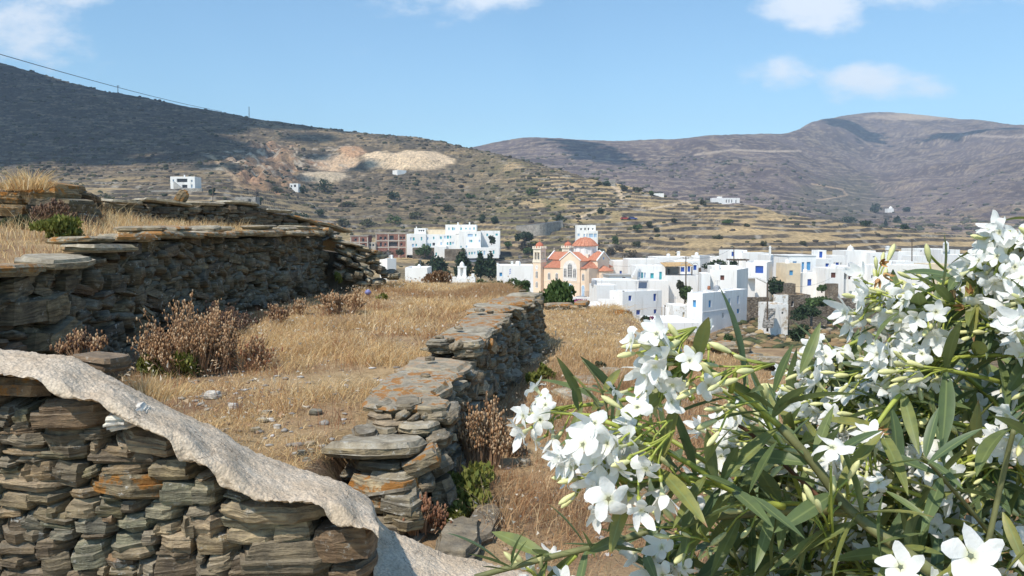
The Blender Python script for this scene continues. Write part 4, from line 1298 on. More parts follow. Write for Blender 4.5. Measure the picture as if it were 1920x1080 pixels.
def wall_face(mb, C, d, n, s_len, z0, z1, ops, rev=0.2, m=0):
    """wall with real openings: C foot corner, d along, n outward, ops (s0,s1,z0,z1)"""
    C = Vector(C); up = Vector((0, 0, 1))
    ops = [(max(0.06, a), min(s_len - 0.06, b), max(z0 + 0.03, c), min(z1 - 0.06, e)) for a, b, c, e in ops]
    ops = [o for o in ops if o[1] - o[0] > 0.05 and o[3] - o[2] > 0.05]
    ss_ = sorted({0.0, s_len, *[o[0] for o in ops], *[o[1] for o in ops]})
    zs_ = sorted({z0, z1, *[o[2] for o in ops], *[o[3] for o in ops]})
    P = lambda s, z, k=0.0: Vector((C.x, C.y, 0)) + d * s + up * z - n * k
    for a, b in zip(ss_[:-1], ss_[1:]):
        for c, e in zip(zs_[:-1], zs_[1:]):
            sm, zm = (a + b) / 2, (c + e) / 2
            if any(o[0] < sm < o[1] and o[2] < zm < o[3] for o in ops): continue
            q = [P(a, c), P(b, c), P(b, e), P(a, e)]
            if (q[1] - q[0]).cross(q[3] - q[0]).dot(n) < 0: q.reverse()
            mb.quad(*q, m)
    for (a, b, c, e) in ops:
        for (s0, t0, s1, t1) in ((a, c, b, c), (b, c, b, e), (b, e, a, e), (a, e, a, c)):
            mb.quad(P(s0, t0), P(s1, t1), P(s1, t1, rev), P(s0, t0, rev), m)
    return ops, P


def solve_len(C, d, px):
    """distance along d from C at which the photograph column px is reached"""
    u = (px - 960) / FPX
    # x = u*(y*CA - z*SA)
    return (u * (C.y * CA - C.z * SA) - C.x) / (d.x - u * d.y * CA)


def opening_parts(root, P, n, d, ops, kinds, rev, names=None):
    for (o, k) in zip(ops, kinds):
        a, b, c, e = o
        mat_ = PAL[k] if isinstance(k, str) else k
        door = (e - c) > 1.75 and (e - c) > 1.5 * (b - a)
        nm = 'door' if door else 'window'
        mb = MB()
        t = min(0.07, (b - a) * 0.16)
        kk = rev - 0.03
        for (s0, s1, z0, z1) in ((a, a + t, c, e), (b - t, b, c, e), (a + t, b - t, e - t, e), (a + t, b - t, c, c + t)):
            mb.box(P(s0, z0, kk + 0.06), d * (s1 - s0), -(-n) * 0.06, Vector((0, 0, z1 - z0)), 0)
        mid = (a + b) / 2
        for (s0, s1) in ((a + t, mid - 0.012), (mid + 0.012, b - t)):
            mb.box(P(s0, c + t, kk + 0.05), d * (s1 - s0), n * 0.025, Vector((0, 0, e - c - 2 * t)), 1)
        mb.quad(P(a, c, rev - 0.004), P(b, c, rev - 0.004), P(b, e, rev - 0.004), P(a, e, rev - 0.004), 1)
        frame = M_white if k in ('dk',) else mat_
        mb.build(nm, [frame, mat_], root)


def foot_z(pts):
    return min(ground_z(p.x, p.y) for p in pts) - 0.5


def block(root, px0, pxc, px1, pyt, Y, yaw=0.0, depth=6.0, wins=(), wall=None, roof=None, parapet=0.22, pyb=None, name='wall', coords=None, rev=0.2, overhang=0.0, zbase=None):
    """one box of a house. px0..pxc left face, pxc..px1 right face. returns dict"""
    wall = wall or M_white; roof = roof or M_roofw
    C = U(pxc, pyt, Y); zt = C.z
    dr = Vector((math.cos(R(yaw)), math.sin(R(yaw)), 0)); dl = Vector((-dr.y, dr.x, 0))
    Lr = solve_len(C, dr, px1)
    Ll = solve_len(C, dl, px0) if px0 < pxc - 0.6 else depth
    Ll = max(1.0, min(Ll, 26))
    nr_ = Vector((dr.y, -dr.x, 0)); nl_ = -dr
    C2 = C + dr * Lr; C3 = C + dl * Ll; C4 = C2 + dl * Ll
    zb = zbase if zbase is not None else foot_z([C, C2, C3, C4])
    if pyb is not None: zb = min(zb, U(pxc, pyb, Y).z)
    mb = MB()
    opr, kr, opl, kl = [], [], [], []
    for w_ in wins:
        x0, y0, x1, y1, k = w_[:5]
        if coords: ox, oy, s_ = coords; x0, x1, y0, y1 = ox + x0 / s_, ox + x1 / s_, oy + y0 / s_, oy + y1 / s_
        left = (x0 + x1) / 2 < pxc
        n, d = (nl_, dl) if left else (nr_, dr)
        q = []
        for (xx, yy) in ((x0, y1), (x1, y0)):
            rv = ray(xx, yy); t = C.dot(n) / rv.dot(n); p = rv * t
            q.append(((p - C).dot(d), p.z))
        s0, s1 = sorted((q[0][0], q[1][0])); z0, z1 = sorted((q[0][1], q[1][1]))
        (opl if left else opr).append((s0, s1, z0, z1)); (kl if left else kr).append(k)
    oR, PR = wall_face(mb, C, dr, nr_, Lr, zb, zt, opr, rev)
    oL, PL = wall_face(mb, C, dl, nl_, Ll, zb, zt, opl, rev)
    wall_face(mb, C3, dr, dl, Lr, zb, zt, [], rev)
    wall_face(mb, C2, dl, dr, Ll, zb, zt, [], rev)
    t = 0.22
    I = [C + dr * t + dl * t, C2 - dr * t + dl * t, C4 - dr * t - dl * t, C3 + dr * t - dl * t]
    O = [C, C2, C4, C3]
    for i in range(4):
        j = (i + 1) % 4
        mb.quad(O[i], O[j], I[j], I[i])
        if parapet: mb.quad(I[i], I[j], I[j] - Vector((0, 0, parapet)), I[i] - Vector((0, 0, parapet)))
    mb.build(name, [wall], root)
    rb_ = MB()
    zz_ = Vector((0, 0, -parapet + 0.006 if parapet else 0.012))
    if overhang:
        e = overhang
        rb_.hexa([C - dr * e - dl * e + Vector((0, 0, .004)), C2 + dr * e - dl * e + Vector((0, 0, .004)), C4 + dr * e + dl * e + Vector((0, 0, .004)), C3 - dr * e + dl * e + Vector((0, 0, .004)),
                  C - dr * e - dl * e + Vector((0, 0, .16)), C2 + dr * e - dl * e + Vector((0, 0, .16)), C4 + dr * e + dl * e + Vector((0, 0, .16)), C3 - dr * e + dl * e + Vector((0, 0, .16))])
    else:
        rb_.quad(I[0] + zz_, I[1] + zz_, I[2] + zz_, I[3] + zz_)
    rb_.build('roof', [roof], root)
    opening_parts(root, PR, nr_, dr, oR, kr, rev)
    opening_parts(root, PL, nl_, dl, oL, kl, rev)
    return dict(C=C, dr=dr, dl=dl, Lr=Lr, Ll=Ll, zt=zt, zb=zb, nr=nr_, nl=nl_)


def chimney(root, px, pyt, pyb, wpx, Y, mat_=None, dome=False):
    mb = MB(); b = U(px, pyb, Y); t = U(px, pyt, Y); h = t.z - b.z; w_ = wpx / FPX * Y
    mb.box(b - Vector((w_ / 2, w_ / 2, 0.3)), (w_, 0, 0), (0, w_, 0), (0, 0, h * 0.8 + 0.3))
    mb.box(b + Vector((-w_ * .65, -w_ * .65, h * .8 + .004)), (w_ * 1.3, 0, 0), (0, w_ * 1.3, 0), (0, 0, h * .08))
    if dome: mb.lathe(b + Vector((0, 0, h * .88)), [(w_ * .6, 0), (w_ * .55, h * .1), (w_ * .3, h * .22), (0.01, h * .28)], 10)
    else: mb.box(b + Vector((-w_ * .4, -w_ * .4, h * .88 + .004)), (w_ * .8, 0, 0), (0, w_ * .8, 0), (0, 0, h * .12))
    mb.build('chimney', [mat_ or M_white], root)


def house(label, px0, pxc, px1, pyt, Y, **k):
    c = U(pxc, pyt, Y)
    g = ground_z(c.x, c.y)
    root = thing(k.pop('tname', 'house'), label, k.pop('cat', 'house'), (c.x, c.y, g), k.pop('group', None))
    info = block(root, px0, pxc, px1, pyt, Y, **k)
    return root, info


Z3 = (1110, 460, 6.75); Z4 = (1250, 460, 6.0); Z5 = (1430, 440, 7.2); Z6 = (1580, 440, 7.2)
# --- front row
h1, i1 = house('white two storey cube house with five deep blue shutters, nearest the orange boulder', 1143, 1167.5, 1241, 547, 115, yaw=25, coords=Z3, pyb=605,
               wins=[(462, 635, 503, 702, 'b'), (778, 612, 815, 705, 'b'), (432, 812, 485, 865, 'b'), (560, 818, 613, 880, 'b'), (782, 808, 820, 866, 'b'), (265, 660, 282, 712, 'dk')])
chimney(h1, 1169, 545.2, 547, 3.5, 116, M_rubble)
mb = MB()                                                 # roof tank and solar panel
p = U(1207, 541, 119)
mb.add([p + Vector((-.9, -.5, .05)), p + Vector((.3, -.9, .05)), p + Vector((.5, -.1, 1.0)), p + Vector((-.7, .3, 1.0))], [(0, 1, 2, 3), (3, 2, 1, 0)], 0)
mb.tube([p + Vector((-.7, .35, 1.1)), p + Vector((.55, -.1, 1.1))], .16, 8, 1)
mb.tube([p + Vector((.6, -.2, 0)), p + Vector((.6, -.2, 1.3))], .04, 5, 1)
o = mb.build('solar_heater', [M_panel, M_metal], None); tag(o, 'tilted solar heater standing on the roof of the cube house with deep blue shutters', 'solar heater')
house('low white wing with a terrace wall, left of the cube house with deep blue shutters', 1119, 1119.3, 1158, 535, 123, yaw=8, depth=5)
gw = thing('garden_wall', 'white terrace wall stepping down in front of the low wing', 'wall', U(1140, 570, 113))
block(gw, 1121, 1121.3, 1166, 561, 117, yaw=-14, depth=1.0, parapet=0, name='wall')
house('low white house with a long flat roof behind the cube house', 1122, 1122.3, 1191, 526, 136, yaw=4, depth=7)
house('small cream white house with a grey slab roof beside the church apse', 1141, 1141.3, 1184, 517, 152, yaw=6, depth=5, coords=Z3, wins=[(385, 403, 425, 425, 'br')], roof=M_grey, overhang=0.25, parapet=0)
h3, i3 = house('white house with a row of pale turquoise windows and a turquoise door', 1195, 1195.3, 1248, 499, 152, yaw=2, depth=8, coords=Z3,
               wins=[(590, 340, 608, 402, 'p'), (622, 342, 648, 415, 't'), (660, 345, 680, 410, 'p'), (738, 352, 783, 418, 't'), (850, 335, 885, 458, 't')])
block(h3, 1190, 1190.3, 1254, 526, 148, yaw=2, depth=3, name='base_wall')
mb = MB()
for i in range(6): mb.box(U(1184 + i * 2.2, 520 - i * 4, 151), (0.26, 0, 0), (0, .5, 0), (0, 0, .45))
mb.build('stair_parapet', [M_white], h3)
house('large white flat roofed house on the skyline right of the church', 1178, 1178.3, 1237, 486, 176, yaw=0, depth=9)
house('white house tucked behind the church apse', 1150, 1150.3, 1179, 489, 186, yaw=0, depth=8, coords=Z3, wins=[(350, 322, 378, 362, 'b')])
h5, _ = house('long low white house behind the cane pergola', 1229, 1229.3, 1300, 482, 188, yaw=2, depth=9)
chimney(h5, 1272, 471, 482, 5, 190)
house('white house with a shaded gable end beside the tall bushes', 1296, 1312, 1331, 479, 192, yaw=48, depth=9)
# pergola terrace
ht, it = house('white terrace house with cane pergola and blue windows', 1248, 1248.3, 1312, 517, 150, yaw=0, depth=10, parapet=0.05)
block(ht, 1265, 1265.3, 1313, 489, 160, yaw=0, depth=6, coords=Z3, wins=[(1120, 275, 1170, 335, 'b'), (1210, 265, 1245, 335, 'b'), (1282, 250, 1325, 312, 'b')])
block(ht, 1249, 1249.3, 1273, 500, 156, yaw=0, depth=4, wall=M_grey, coords=Z3, wins=[(960, 290, 990, 375, 'dk')])
mb = MB()
a_ = U(1247, 500, 151); b_ = U(1299, 499, 151)
mb.box(a_, b_ - a_, (0, 5, 0.5), (0, 0, .14))
o = mb.build('pergola_mat', [M_cane], ht)
for pxp in (1248.5, 1274, 1297):
    q = U(pxp, 500, 151.2); mb = MB(); mb.tube([(q.x, q.y, q.z), (q.x, q.y, it['zt'])], 0.09, 6); mb.build('post', [M_wood], ht)
tr = thing('trellis', 'row of three arched plant hoops over the terrace with blue windows', 'trellis', U(1294, 517, 152))
for cx in (1282, 1293, 1303.5):
    mb = MB(); c0 = U(cx, 497, 152); rr = 5.2 / FPX * 152
    mb.tube([c0 + Vector((rr * math.cos(t), 0, rr * .75 * math.sin(t))) for t in np.linspace(0, math.pi, 9)], 0.07, 5)
    mb.build('hoop', [M_grey], tr)
for cx in (1276.8, 1287.6, 1298.4, 1308.8):
    q = U(cx, 497, 152); mb = MB(); mb.tube([q, (q.x, q.y, it['zt'])], 0.045, 5); mb.build('post', [M_grey], tr)
# --- middle
h8, i8 = house('white house with one brown window and a curved roof, above the big weathered house', 1331, 1382, 1403, 506, 126, yaw=62, coords=Z4, wins=[(602, 338, 648, 390, 'br')])
block(h8, 1315, 1315.3, 1332, 513, 127, yaw=-8, depth=5)
block(h8, 1334, 1334.3, 1390, 499, 134, yaw=-6, depth=5, parapet=0.1)
chimney(h8, 1342, 493, 499, 3.5, 134); chimney(h8, 1366, 489, 499, 2.4, 134)
h9, i9 = house('big weathered white two storey house with stained foot, nearest of the village', 1289, 1317.5, 1401, 550, 105, yaw=45.5, coords=Z4, parapet=0.12, pyb=640,
               wins=[(293, 618, 330, 695, 'l'), (472, 618, 503, 700, 'l'), (692, 597, 720, 675, 'p'), (795, 565, 817, 658, 'p'), (790, 712, 822, 768, 'l'), (625, 758, 648, 822, 'dk'), (475, 820, 497, 888, 'dk')])
for q, w_ in (((1322, 544), 0.7), ((1352, 541), 0.9), ((1297, 543), 0.4)):        # little horned corners on the roof
    mb = MB(); c0 = U(q[0], q[1] + 5, 109); mb.lathe(c0 - Vector((0, 0, .2)), [(w_ * .7, 0), (w_ * .45, .25), (w_ * .16, .5), (.02, .62)], 8); mb.build('roof_horn', [M_white], h9)
mb = MB(); c0 = U(1329, 542, 108); mb.lathe(c0 - Vector((0, 0, .1)), [(.16, 0), (.24, .2), (.18, .5), (.1, .55)], 8); mb.build('clay_pot', [plain('clay', (0.32, 0.13, 0.07))], h9)
mb = MB()
C_, d_ = i9['C'], i9['dr']
mb.box(Vector((C_.x, C_.y, U(1318, 586, 105).z)) + i9['nr'] * 0.002, d_ * i9['Lr'] * .6, i9['nr'] * -0.03 + i9['nr'] * 0.07, (0, 0, .06)); mb.build('string_course', [M_white], h9)
house('small peeling white annex with a broken roof, left of the big weathered house', 1262, 1262.3, 1290, 573, 107, yaw=4, depth=4, wall=M_worn, coords=Z4, wins=[(178, 752, 203, 808, 'c')], parapet=0.1)
hc, _ = house('low white courtyard house with a bright flat roof, just past the oleander bloom', 1236, 1236.3, 1312, 606, 97, yaw=6, depth=9, parapet=0.1, coords=Z4, wins=[(240, 965, 272, 985, 'dk')])
house('tiny white outhouse with a pale blue door beside the peeling annex', 1249, 1249.3, 1263, 577, 109, yaw=0, depth=3, coords=Z4, wins=[(35, 700, 65, 755, 'p')])
h10, i10 = house('white house with a wide blue shutter and an outside stair', 1398, 1438, 1449, 492, 150, yaw=66, coords=Z4, wins=[(997, 232, 1088, 312, 'b')])
mb = MB()
p0 = U(1416, 518, 147); p1 = U(1443, 531, 147)
n_ = 9
for i in range(n_):
    a_ = p0.lerp(p1, i / n_); b_ = p0.lerp(p1, (i + 1) / n_)
    mb.box((a_.x, 146.2, a_.z - 0.35), (b_.x - a_.x, 0, 0), (0, 1.3, 0), (0, 0, .35))
mb.box((p0.x - 1.6, 146.2, p0.z - .35), (1.6, 0, 0), (0, 1.3, 0), (0, 0, .35))
mb.build('stair', [M_white], h10)
block(h10, 1401, 1401.3, 1416, 522, 147.6, yaw=0, depth=1.5, parapet=0, name='porch_wall')
h11, _ = house('small white house on the skyline with two blue windows, behind the dark pergola', 1365, 1365.3, 1401, 469, 192, yaw=3, depth=7, coords=Z4, wins=[(730, 72, 757, 122, 'b'), (845, 72, 858, 98, 'b')])
block(h11, 1400, 1400.3, 1443, 474, 188, yaw=3, depth=6)
hch, _ = house('white house with a tall slender white chimney and narrow blue window', 1441, 1441.3, 1480, 478, 172, yaw=2, depth=7, coords=Z4, wins=[(1238, 165, 1260, 215, 'b')])
chimney(hch, 1443.5, 461, 479, 3.2, 171)
house('low white house in front of the dark bushes on the skyline', 1318, 1318.3, 1372, 481, 200, yaw=0, depth=6)
pg = thing('pergola', 'dark timber pergola between white houses below the skyline', 'pergola', U(1384, 505, 165))
mb = MB()
for i in range(6):
    q = U(1368 + i * 6.6, 487, 165); mb = MB(); mb.box((q.x, 164, q.z), (.12, 0, 0), (0, 3.5, 0), (0, 0, .14)); mb.build('rafter', [M_wood], pg)
mb = MB()
a_ = U(1367, 488.5, 165); b_ = U(1402, 488.5, 165); mb.box((a_.x, 164.2, a_.z), (b_.x - a_.x, 0, 0), (0, .14, 0), (0, 0, .16)); mb.box((a_.x, 167, a_.z), (b_.x - a_.x, 0, 0), (0, .14, 0), (0, 0, .16))
mb.build('roof_beams', [M_wood], pg)
for pxp in (1368, 1384, 1400): q = U(pxp, 488, 164.3); mb = MB(); mb.tube([q, (q.x, q.y, q.z - 2.6)], .09, 5); mb.build('post', [M_wood], pg)
# --- right part of the village
house('white house with sky blue door and shutter behind the cream block', 1478.6, 1479, 1530, 480, 160, yaw=3, depth=8, coords=Z5, wins=[(405, 360, 460, 382, 'l'), (525, 372, 562, 518, 'l'), (593, 368, 648, 480, 'l')], overhang=0.15, parapet=0)
house('white lower house with a single blue window, below the cream block', 1490, 1490.3, 1534, 512, 154, yaw=4, depth=4, coords=Z5, wins=[(603, 600, 660, 690, 'b')])
house('small cream house with one sky blue shutter', 1474.5, 1475, 1501.5, 494, 153, yaw=4, depth=5, wall=M_cream, coords=Z5, wins=[(360, 482, 412, 548, 'l')])
house('white roof cabin with a blue door standing above the other roofs', 1533, 1533.3, 1549.5, 469, 168, yaw=3, depth=3, coords=Z5, wins=[(763, 228, 810, 310, 'b')])
house('white house with a small blue window right of the sky blue door', 1529, 1529.3, 1563, 485, 165, yaw=2, depth=7, coords=Z5, wins=[(848, 388, 895, 432, 'b'), (835, 565, 850, 635, 'dk'), (750, 615, 785, 650, 'dk')])
house('white house with an arched opening framing a blue window', 1559, 1559.3, 1586, 479, 172, yaw=2, depth=6, coords=Z5, wins=[(960, 372, 975, 408, 'dk'), (985, 375, 1030, 408, 'b'), (1050, 375, 1066, 408, 'dk')])
house('white house with a brown shuttered window', 1548, 1548.3, 1583, 503, 150, yaw=2, depth=6, coords=Z5, wins=[(922, 512, 988, 582, 'br')])
house('white house with a wide shaded porch and brown door', 1582, 1582.3, 1640, 500, 151, yaw=2, depth=7, coords=Z5, wins=[(1100, 490, 1150, 605, 'dk'), (1155, 495, 1232, 605, 'br'), (1238, 490, 1335, 605, 'dk')], rev=0.9)
h16, _ = house('long white house with a small dome on its roof', 1587, 1587.3, 1642, 470, 182, yaw=0, depth=8, coords=Z6, wins=[])
mb = MB(); c0 = U(1594.5, 470, 183); mb.lathe(c0 - Vector((0, 0, .2)), [(.75, 0), (.75, .5), (.62, .95), (.35, 1.25), (.1, 1.38), (.05, 1.6)], 12); mb.build('dome', [M_white], h16, True)
house('white house with a tiny dark window right of the domed one', 1633, 1633.3, 1669, 474, 179, yaw=2, depth=7, coords=Z6, wins=[(410, 290, 437, 308, 'dk')])
hs, _ = house('brown rubble house among the white ones', 1657, 1657.3, 1685, 469, 192, yaw=0, depth=7, wall=M_rubble, roof=M_rubble, coords=Z6, wins=[(640, 290, 660, 345, 'dk'), (690, 300, 725, 340, 'dk')])
chimney(hs, 1664, 461, 469, 6, 193)
house('white house with two little arched windows and a dark roof edge', 1683, 1683.3, 1724, 472, 186, yaw=0, depth=7, coords=Z6, wins=[(797, 318, 823, 340, 'g'), (868, 318, 900, 340, 'g')])
house('pale house with a sloping parapet below the arched windows', 1680, 1680.3, 1724, 490, 166, yaw=0, depth=6)
house('greyish white house behind the brown utility pole', 1720, 1720.3, 1746, 480, 172, yaw=4, depth=6)
house('long white house half hidden by the nearer white blossoms', 1633, 1633.3, 1746, 497, 149, yaw=0, depth=6, coords=Z6, wins=[(385, 545, 412, 590, 'dk'), (290, 735, 340, 800, 'p'), (360, 745, 410, 800, 'b')])
house('cream house with two small dark windows at the right end', 1745, 1745.3, 1785, 495, 150, yaw=2, depth=6, wall=M_cream, coords=Z6, wins=[(1240, 482, 1275, 530, 'dk'), (1390, 480, 1425, 530, 'dk')])
house('white house under the belfry at the right end', 1715, 1715.3, 1770, 466, 202, yaw=0, depth=7, coords=Z6, wins=[(1050, 212, 1072, 232, 'dk')])
hb, _ = house('white chapel with a pointed open belfry', 1764, 1764.3, 1800, 468, 192, yaw=0, depth=8, tname='chapel', cat='chapel')
mb = MB(); q = U(1775, 470, 191); s_ = 191 / FPX
mb.box(q + Vector((-4 * s_, 0, -.2)), (2.4 * s_, 0, 0), (0, .8, 0), (0, 0, 13 * s_ + .2)); mb.box(q + Vector((1.6 * s_, 0, -.2)), (2.4 * s_, 0, 0), (0, .8, 0), (0, 0, 13 * s_ + .2))
mb.add([q + Vector((-4.6 * s_, 0, 13 * s_)), q + Vector((4.6 * s_, 0, 13 * s_)), q + Vector((0, 0, 18 * s_)), q + Vector((-4.6 * s_, .8, 13 * s_)), q + Vector((4.6 * s_, .8, 13 * s_)), q + Vector((0, .8, 18 * s_))], [(0, 1, 2), (5, 4, 3), (0, 3, 4, 1), (1, 4, 5, 2), (2, 5, 3, 0)])
mb.build('belfry', [M_white], hb)
mb = MB(); mb.lathe(q + Vector((-.2 * s_, .4, 7.5 * s_)), [(2 * s_, 0), (1.4 * s_, 1.5 * s_), (.4 * s_, 3.2 * s_)], 8); mb.build('bell', [M_wood], hb)
house('white house behind the nearest blossoms, at the far right edge', 1796, 1796.3, 1900, 478, 176, yaw=0, depth=8)
house('low white house at the far right, hidden among leaves', 1790, 1790.3, 1990, 500, 150, yaw=0, depth=8)
# --- ruins below the village
hr, _ = house('roofless whitewashed ruin below the dark green tree', 1446, 1446.3, 1478, 571, 97, yaw=5, depth=4, wall=M_worn, roof=M_soil, tname='ruin', cat='ruin', coords=Z5, wins=[(255, 1040, 285, 1075, 'dk')])
block(hr, 1455, 1455.3, 1478, 553, 101, yaw=3, depth=1, wall=M_worn, roof=M_soil, parapet=0)
rs, _ = house('tumbledown rubble house with a dark doorway under the village', 1478, 1478.3, 1520, 553, 108, yaw=6, depth=4, wall=M_rubble, roof=M_soil, tname='ruin', cat='ruin', coords=Z5, wins=[(385, 895, 425, 975, 'dk')], parapet=0.1)
block(rs, 1478, 1478.3, 1492, 532, 110, yaw=0, depth=2, wall=M_rubble, roof=M_rubble, parapet=0)
block(rs, 1512, 1512.3, 1552, 562, 109, yaw=8, depth=2, wall=M_rubble, roof=M_soil, parapet=0)
for lb, x0, x1, yt, Y in [('brown rubble terrace wall right of the big weathered house', 1400, 1442, 558, 118), ('rubble wall on the slope under the flowers', 1545, 1700, 560, 112), ('stone wall under the house with the brown shutter', 1552, 1572, 532, 148)]:
    t_ = thing('terrace_wall', lb, 'wall', U(x0, yt, Y))
    block(t_, x0, x0 + .3, x1, yt, Y, yaw=3, depth=1.2, wall=M_rubble, roof=M_rubble, parapet=0)
stt = thing('stairway', 'narrow stone steps climbing beside the whitewashed ruin', 'stairs', U(1440, 608, 92))
for i in range(9):
    mb = MB(); q = U(1433 + i * .6, 607 - i * 3.5, 92 + i * .45); mb.box((q.x, q.y, q.z - .5), (1.05, 0, 0), (0, .7, 0), (0, 0, .5)); mb.build('step', [M_gstone], stt)
cw = thing('cistern', 'long low weathered white cistern roof at the edge of the right field', 'cistern', U(1110, 580, 60))
block(cw, 1075, 1075.3, 1140, 575, 62, yaw=-3, depth=5, wall=M_worn, roof=M_worn, parapet=0.06, wins=[(1112, 580, 1122, 586, 'dk'), (1100, 576, 1102, 585, 'dk')])
yw = thing('garden_wall', 'white churchyard wall in front of the church doors', 'wall', U(1100, 560, 130))
block(yw, 1060, 1060.3, 1122, 558, 132, yaw=0, depth=1.5, parapet=0, wins=[(1099, 566, 1107, 570, 'dk')])

# ================================================================== church
M_peach = plain('peach_plaster', (0.84, 0.66, 0.50), 0.9, 0.04, 0.5)
M_peachl = plain('pale_trim', (0.80, 0.71, 0.58), 0.9, 0.04, 0.6)
m = NT('terracotta_tiles')
pos = m.n('ShaderNodeNewGeometry').outputs['Position']
a = m.noise(pos, 2.5, 5, 0.65); b = m.noise(pos, 9, 3)
col = m.mix(m.mapr(a, 0.35, 0.65), (0.48, 0.19, 0.115), (0.60, 0.28, 0.18)); col = m.mix(m.mapr(b, 0.55, 0.7), col, (0.34, 0.10, 0.05))
M_tile = m.fin(col, 0.8, m.bump(b, 0.5, 0.06), 0.25)
CT = R(-37)
cxd = Vector((math.cos(CT), math.sin(CT), 0)); cyd = Vector((-cxd.y, cxd.x, 0))
CO = U(1011.5, 551, 184)
CZ = U(1062, 554, 178).z
ch = thing('church', 'peach church with terracotta roofs, twin bell towers and a tiled dome', 'church', (CO.x + 6, CO.y, CZ))


def cp(x, y, z): return Vector((CO.x, CO.y, 0)) + cxd * x + cyd * y + Vector((0, 0, CZ + z))


class CB(MB):
    def cbox(s, x0, x1, y0, y1, z0, z1, m=0):
        s.hexa([cp(x0, y0, z0), cp(x1, y0, z0), cp(x1, y1, z0), cp(x0, y1, z0), cp(x0, y0, z1), cp(x1, y0, z1), cp(x1, y1, z1), cp(x0, y1, z1)], m)

    def poly(s, pts, m=0): s.add([cp(*p) for p in pts], [tuple(range(len(pts)))], m)


def tiled(name, a, b, c, d, nx, parent=None):
    """roof plane a-b eaves, d-c ridge, with raised tile ribs"""
    mb = MB(); a, b, c, d = [cp(*q) for q in (a, b, c, d)]
    n = (b - a).cross(d - a).normalized()
    if n.z < 0: n = -n
    mb.hexa([a, b, c, d, a + n * .09, b + n * .09, c + n * .09, d + n * .09])
    for i in range(nx):
        t = (i + .5) / nx
        p, q = a.lerp(b, t), d.lerp(c, t)
        if (p - q).length > .15: mb.tube([p + n * .10, q + n * .10], .075, 4)
    return mb.build(name, [M_tile], parent or ch)


EV = 7.9; RG = 9.5; AI = 6.1
mb = CB()
mb.cbox(0, 13.5, 3.5, 8.5, -2, EV); mb.cbox(6.0, 11.2, -0.35, 12.35, -2, EV - .1)
mb.cbox(1.2, 6.0, 0, 12, -2, AI); mb.cbox(11.2, 12.4, 0, 12, -2, AI)
for (x0, x1, y, s) in ((6.0, 11.2, -0.35, -1), (6.0, 11.2, 12.35, 1)):
    xm = (x0 + x1) / 2
    mb.add([cp(x0, y, EV - .1), cp(x1, y, EV - .1), cp(xm, y, RG + .15), cp(x0, y - s * .4, EV - .1), cp(x1, y - s * .4, EV - .1), cp(xm, y - s * .4, RG + .15)], [(0, 1, 2), (5, 4, 3), (0, 3, 4, 1), (1, 4, 5, 2), (2, 5, 3, 0)])
for (x, s) in ((13.5, 1), (0, -1)):
    mb.add([cp(x, 3.5, EV), cp(x, 8.5, EV), cp(x, 6, RG), cp(x - s * .4, 3.5, EV), cp(x - s * .4, 8.5, EV), cp(x - s * .4, 6, RG)], [(0, 1, 2), (5, 4, 3), (0, 3, 4, 1), (1, 4, 5, 2), (2, 5, 3, 0)])
# chamfered corner rooms either side of the apse
for (ya, yb, s) in ((0, 3.5, 1), (12, 8.5, -1)):
    mb.hexa([cp(12.4, ya, -2), cp(13.0, ya + s * .6, -2), cp(13.4, yb, -2), cp(12.4, yb, -2), cp(12.4, ya, AI), cp(13.0, ya + s * .6, AI), cp(13.4, yb, AI), cp(12.4, yb, AI)])
mb.build('wall', [M_peach], ch)
ap = CB()
ac = cp(13.5, 6, 0)
ang = math.atan2(cxd.y, cxd.x)
ap.lathe((ac.x, ac.y, CZ), [(2.1, -2), (2.1, 5.4)], 8, 0, ang - math.pi / 2, ang + math.pi / 2)
ap.lathe((ac.x, ac.y, CZ), [(2.35, 5.4), (2.35, 5.5), (0.9, 6.35), (0.02, 6.65)], 8, 1, ang - math.pi / 2, ang + math.pi / 2)
ap.build('apse', [M_peach, M_tile], ch)
# roofs
e = .22
tiled('roof', (0.2, 3.5 - e, EV - .15), (6.2, 3.5 - e, EV - .15), (8.6, 6, RG), (0.2, 6, RG), 16); tiled('roof', (0.2, 8.5 + e, EV - .15), (6.2, 8.5 + e, EV - .15), (8.6, 6, RG), (0.2, 6, RG), 16)
tiled('roof', (11, 3.5 - e, EV - .15), (13.5, 3.5 - e, EV - .15), (13.5, 6, RG), (8.6, 6, RG), 9); tiled('roof', (11, 8.5 + e, EV - .15), (13.5, 8.5 + e, EV - .15), (13.5, 6, RG), (8.6, 6, RG), 9)
for (y0, y1) in ((-0.35, 3.6), (12.35, 8.4)):
    tiled('roof', (6.0 - e, y0, EV - .3), (6.0 - e, y1, EV - .3), (8.6, 6 if False else y1 + (1.5 if y0 < 0 else -1.5), RG + .1), (8.6, y0, RG + .1), 10)
    tiled('roof', (11.2 + e, y0, EV - .3), (11.2 + e, y1, EV - .3), (8.6, y1 + (1.5 if y0 < 0 else -1.5), RG + .1), (8.6, y0, RG + .1), 10)
tiled('roof', (1.2, -e, AI - .1), (6.0, -e, AI - .1), (6.0, 3.5, AI + 1.3), (1.2, 3.5, AI + 1.3), 14); tiled('roof', (1.2, 12 + e, AI - .1), (6.0, 12 + e, AI - .1), (6.0, 8.5, AI + 1.3), (1.2, 8.5, AI + 1.3), 14)
for (ya, yb, s) in ((0, 3.5, 1), (12, 8.5, -1)):
    tiled('roof', (11.2, ya - s * e, AI - .1), (12.5, ya - s * e, AI - .1), (11.9, yb, AI + 1.3), (11.2, yb, AI + 1.3), 5)
    tiled('roof', (12.5, ya - s * e, AI - .1), (13.6, yb, AI - .1), (12.6, yb, AI + .9), (11.9, yb, AI + 1.3), 5)
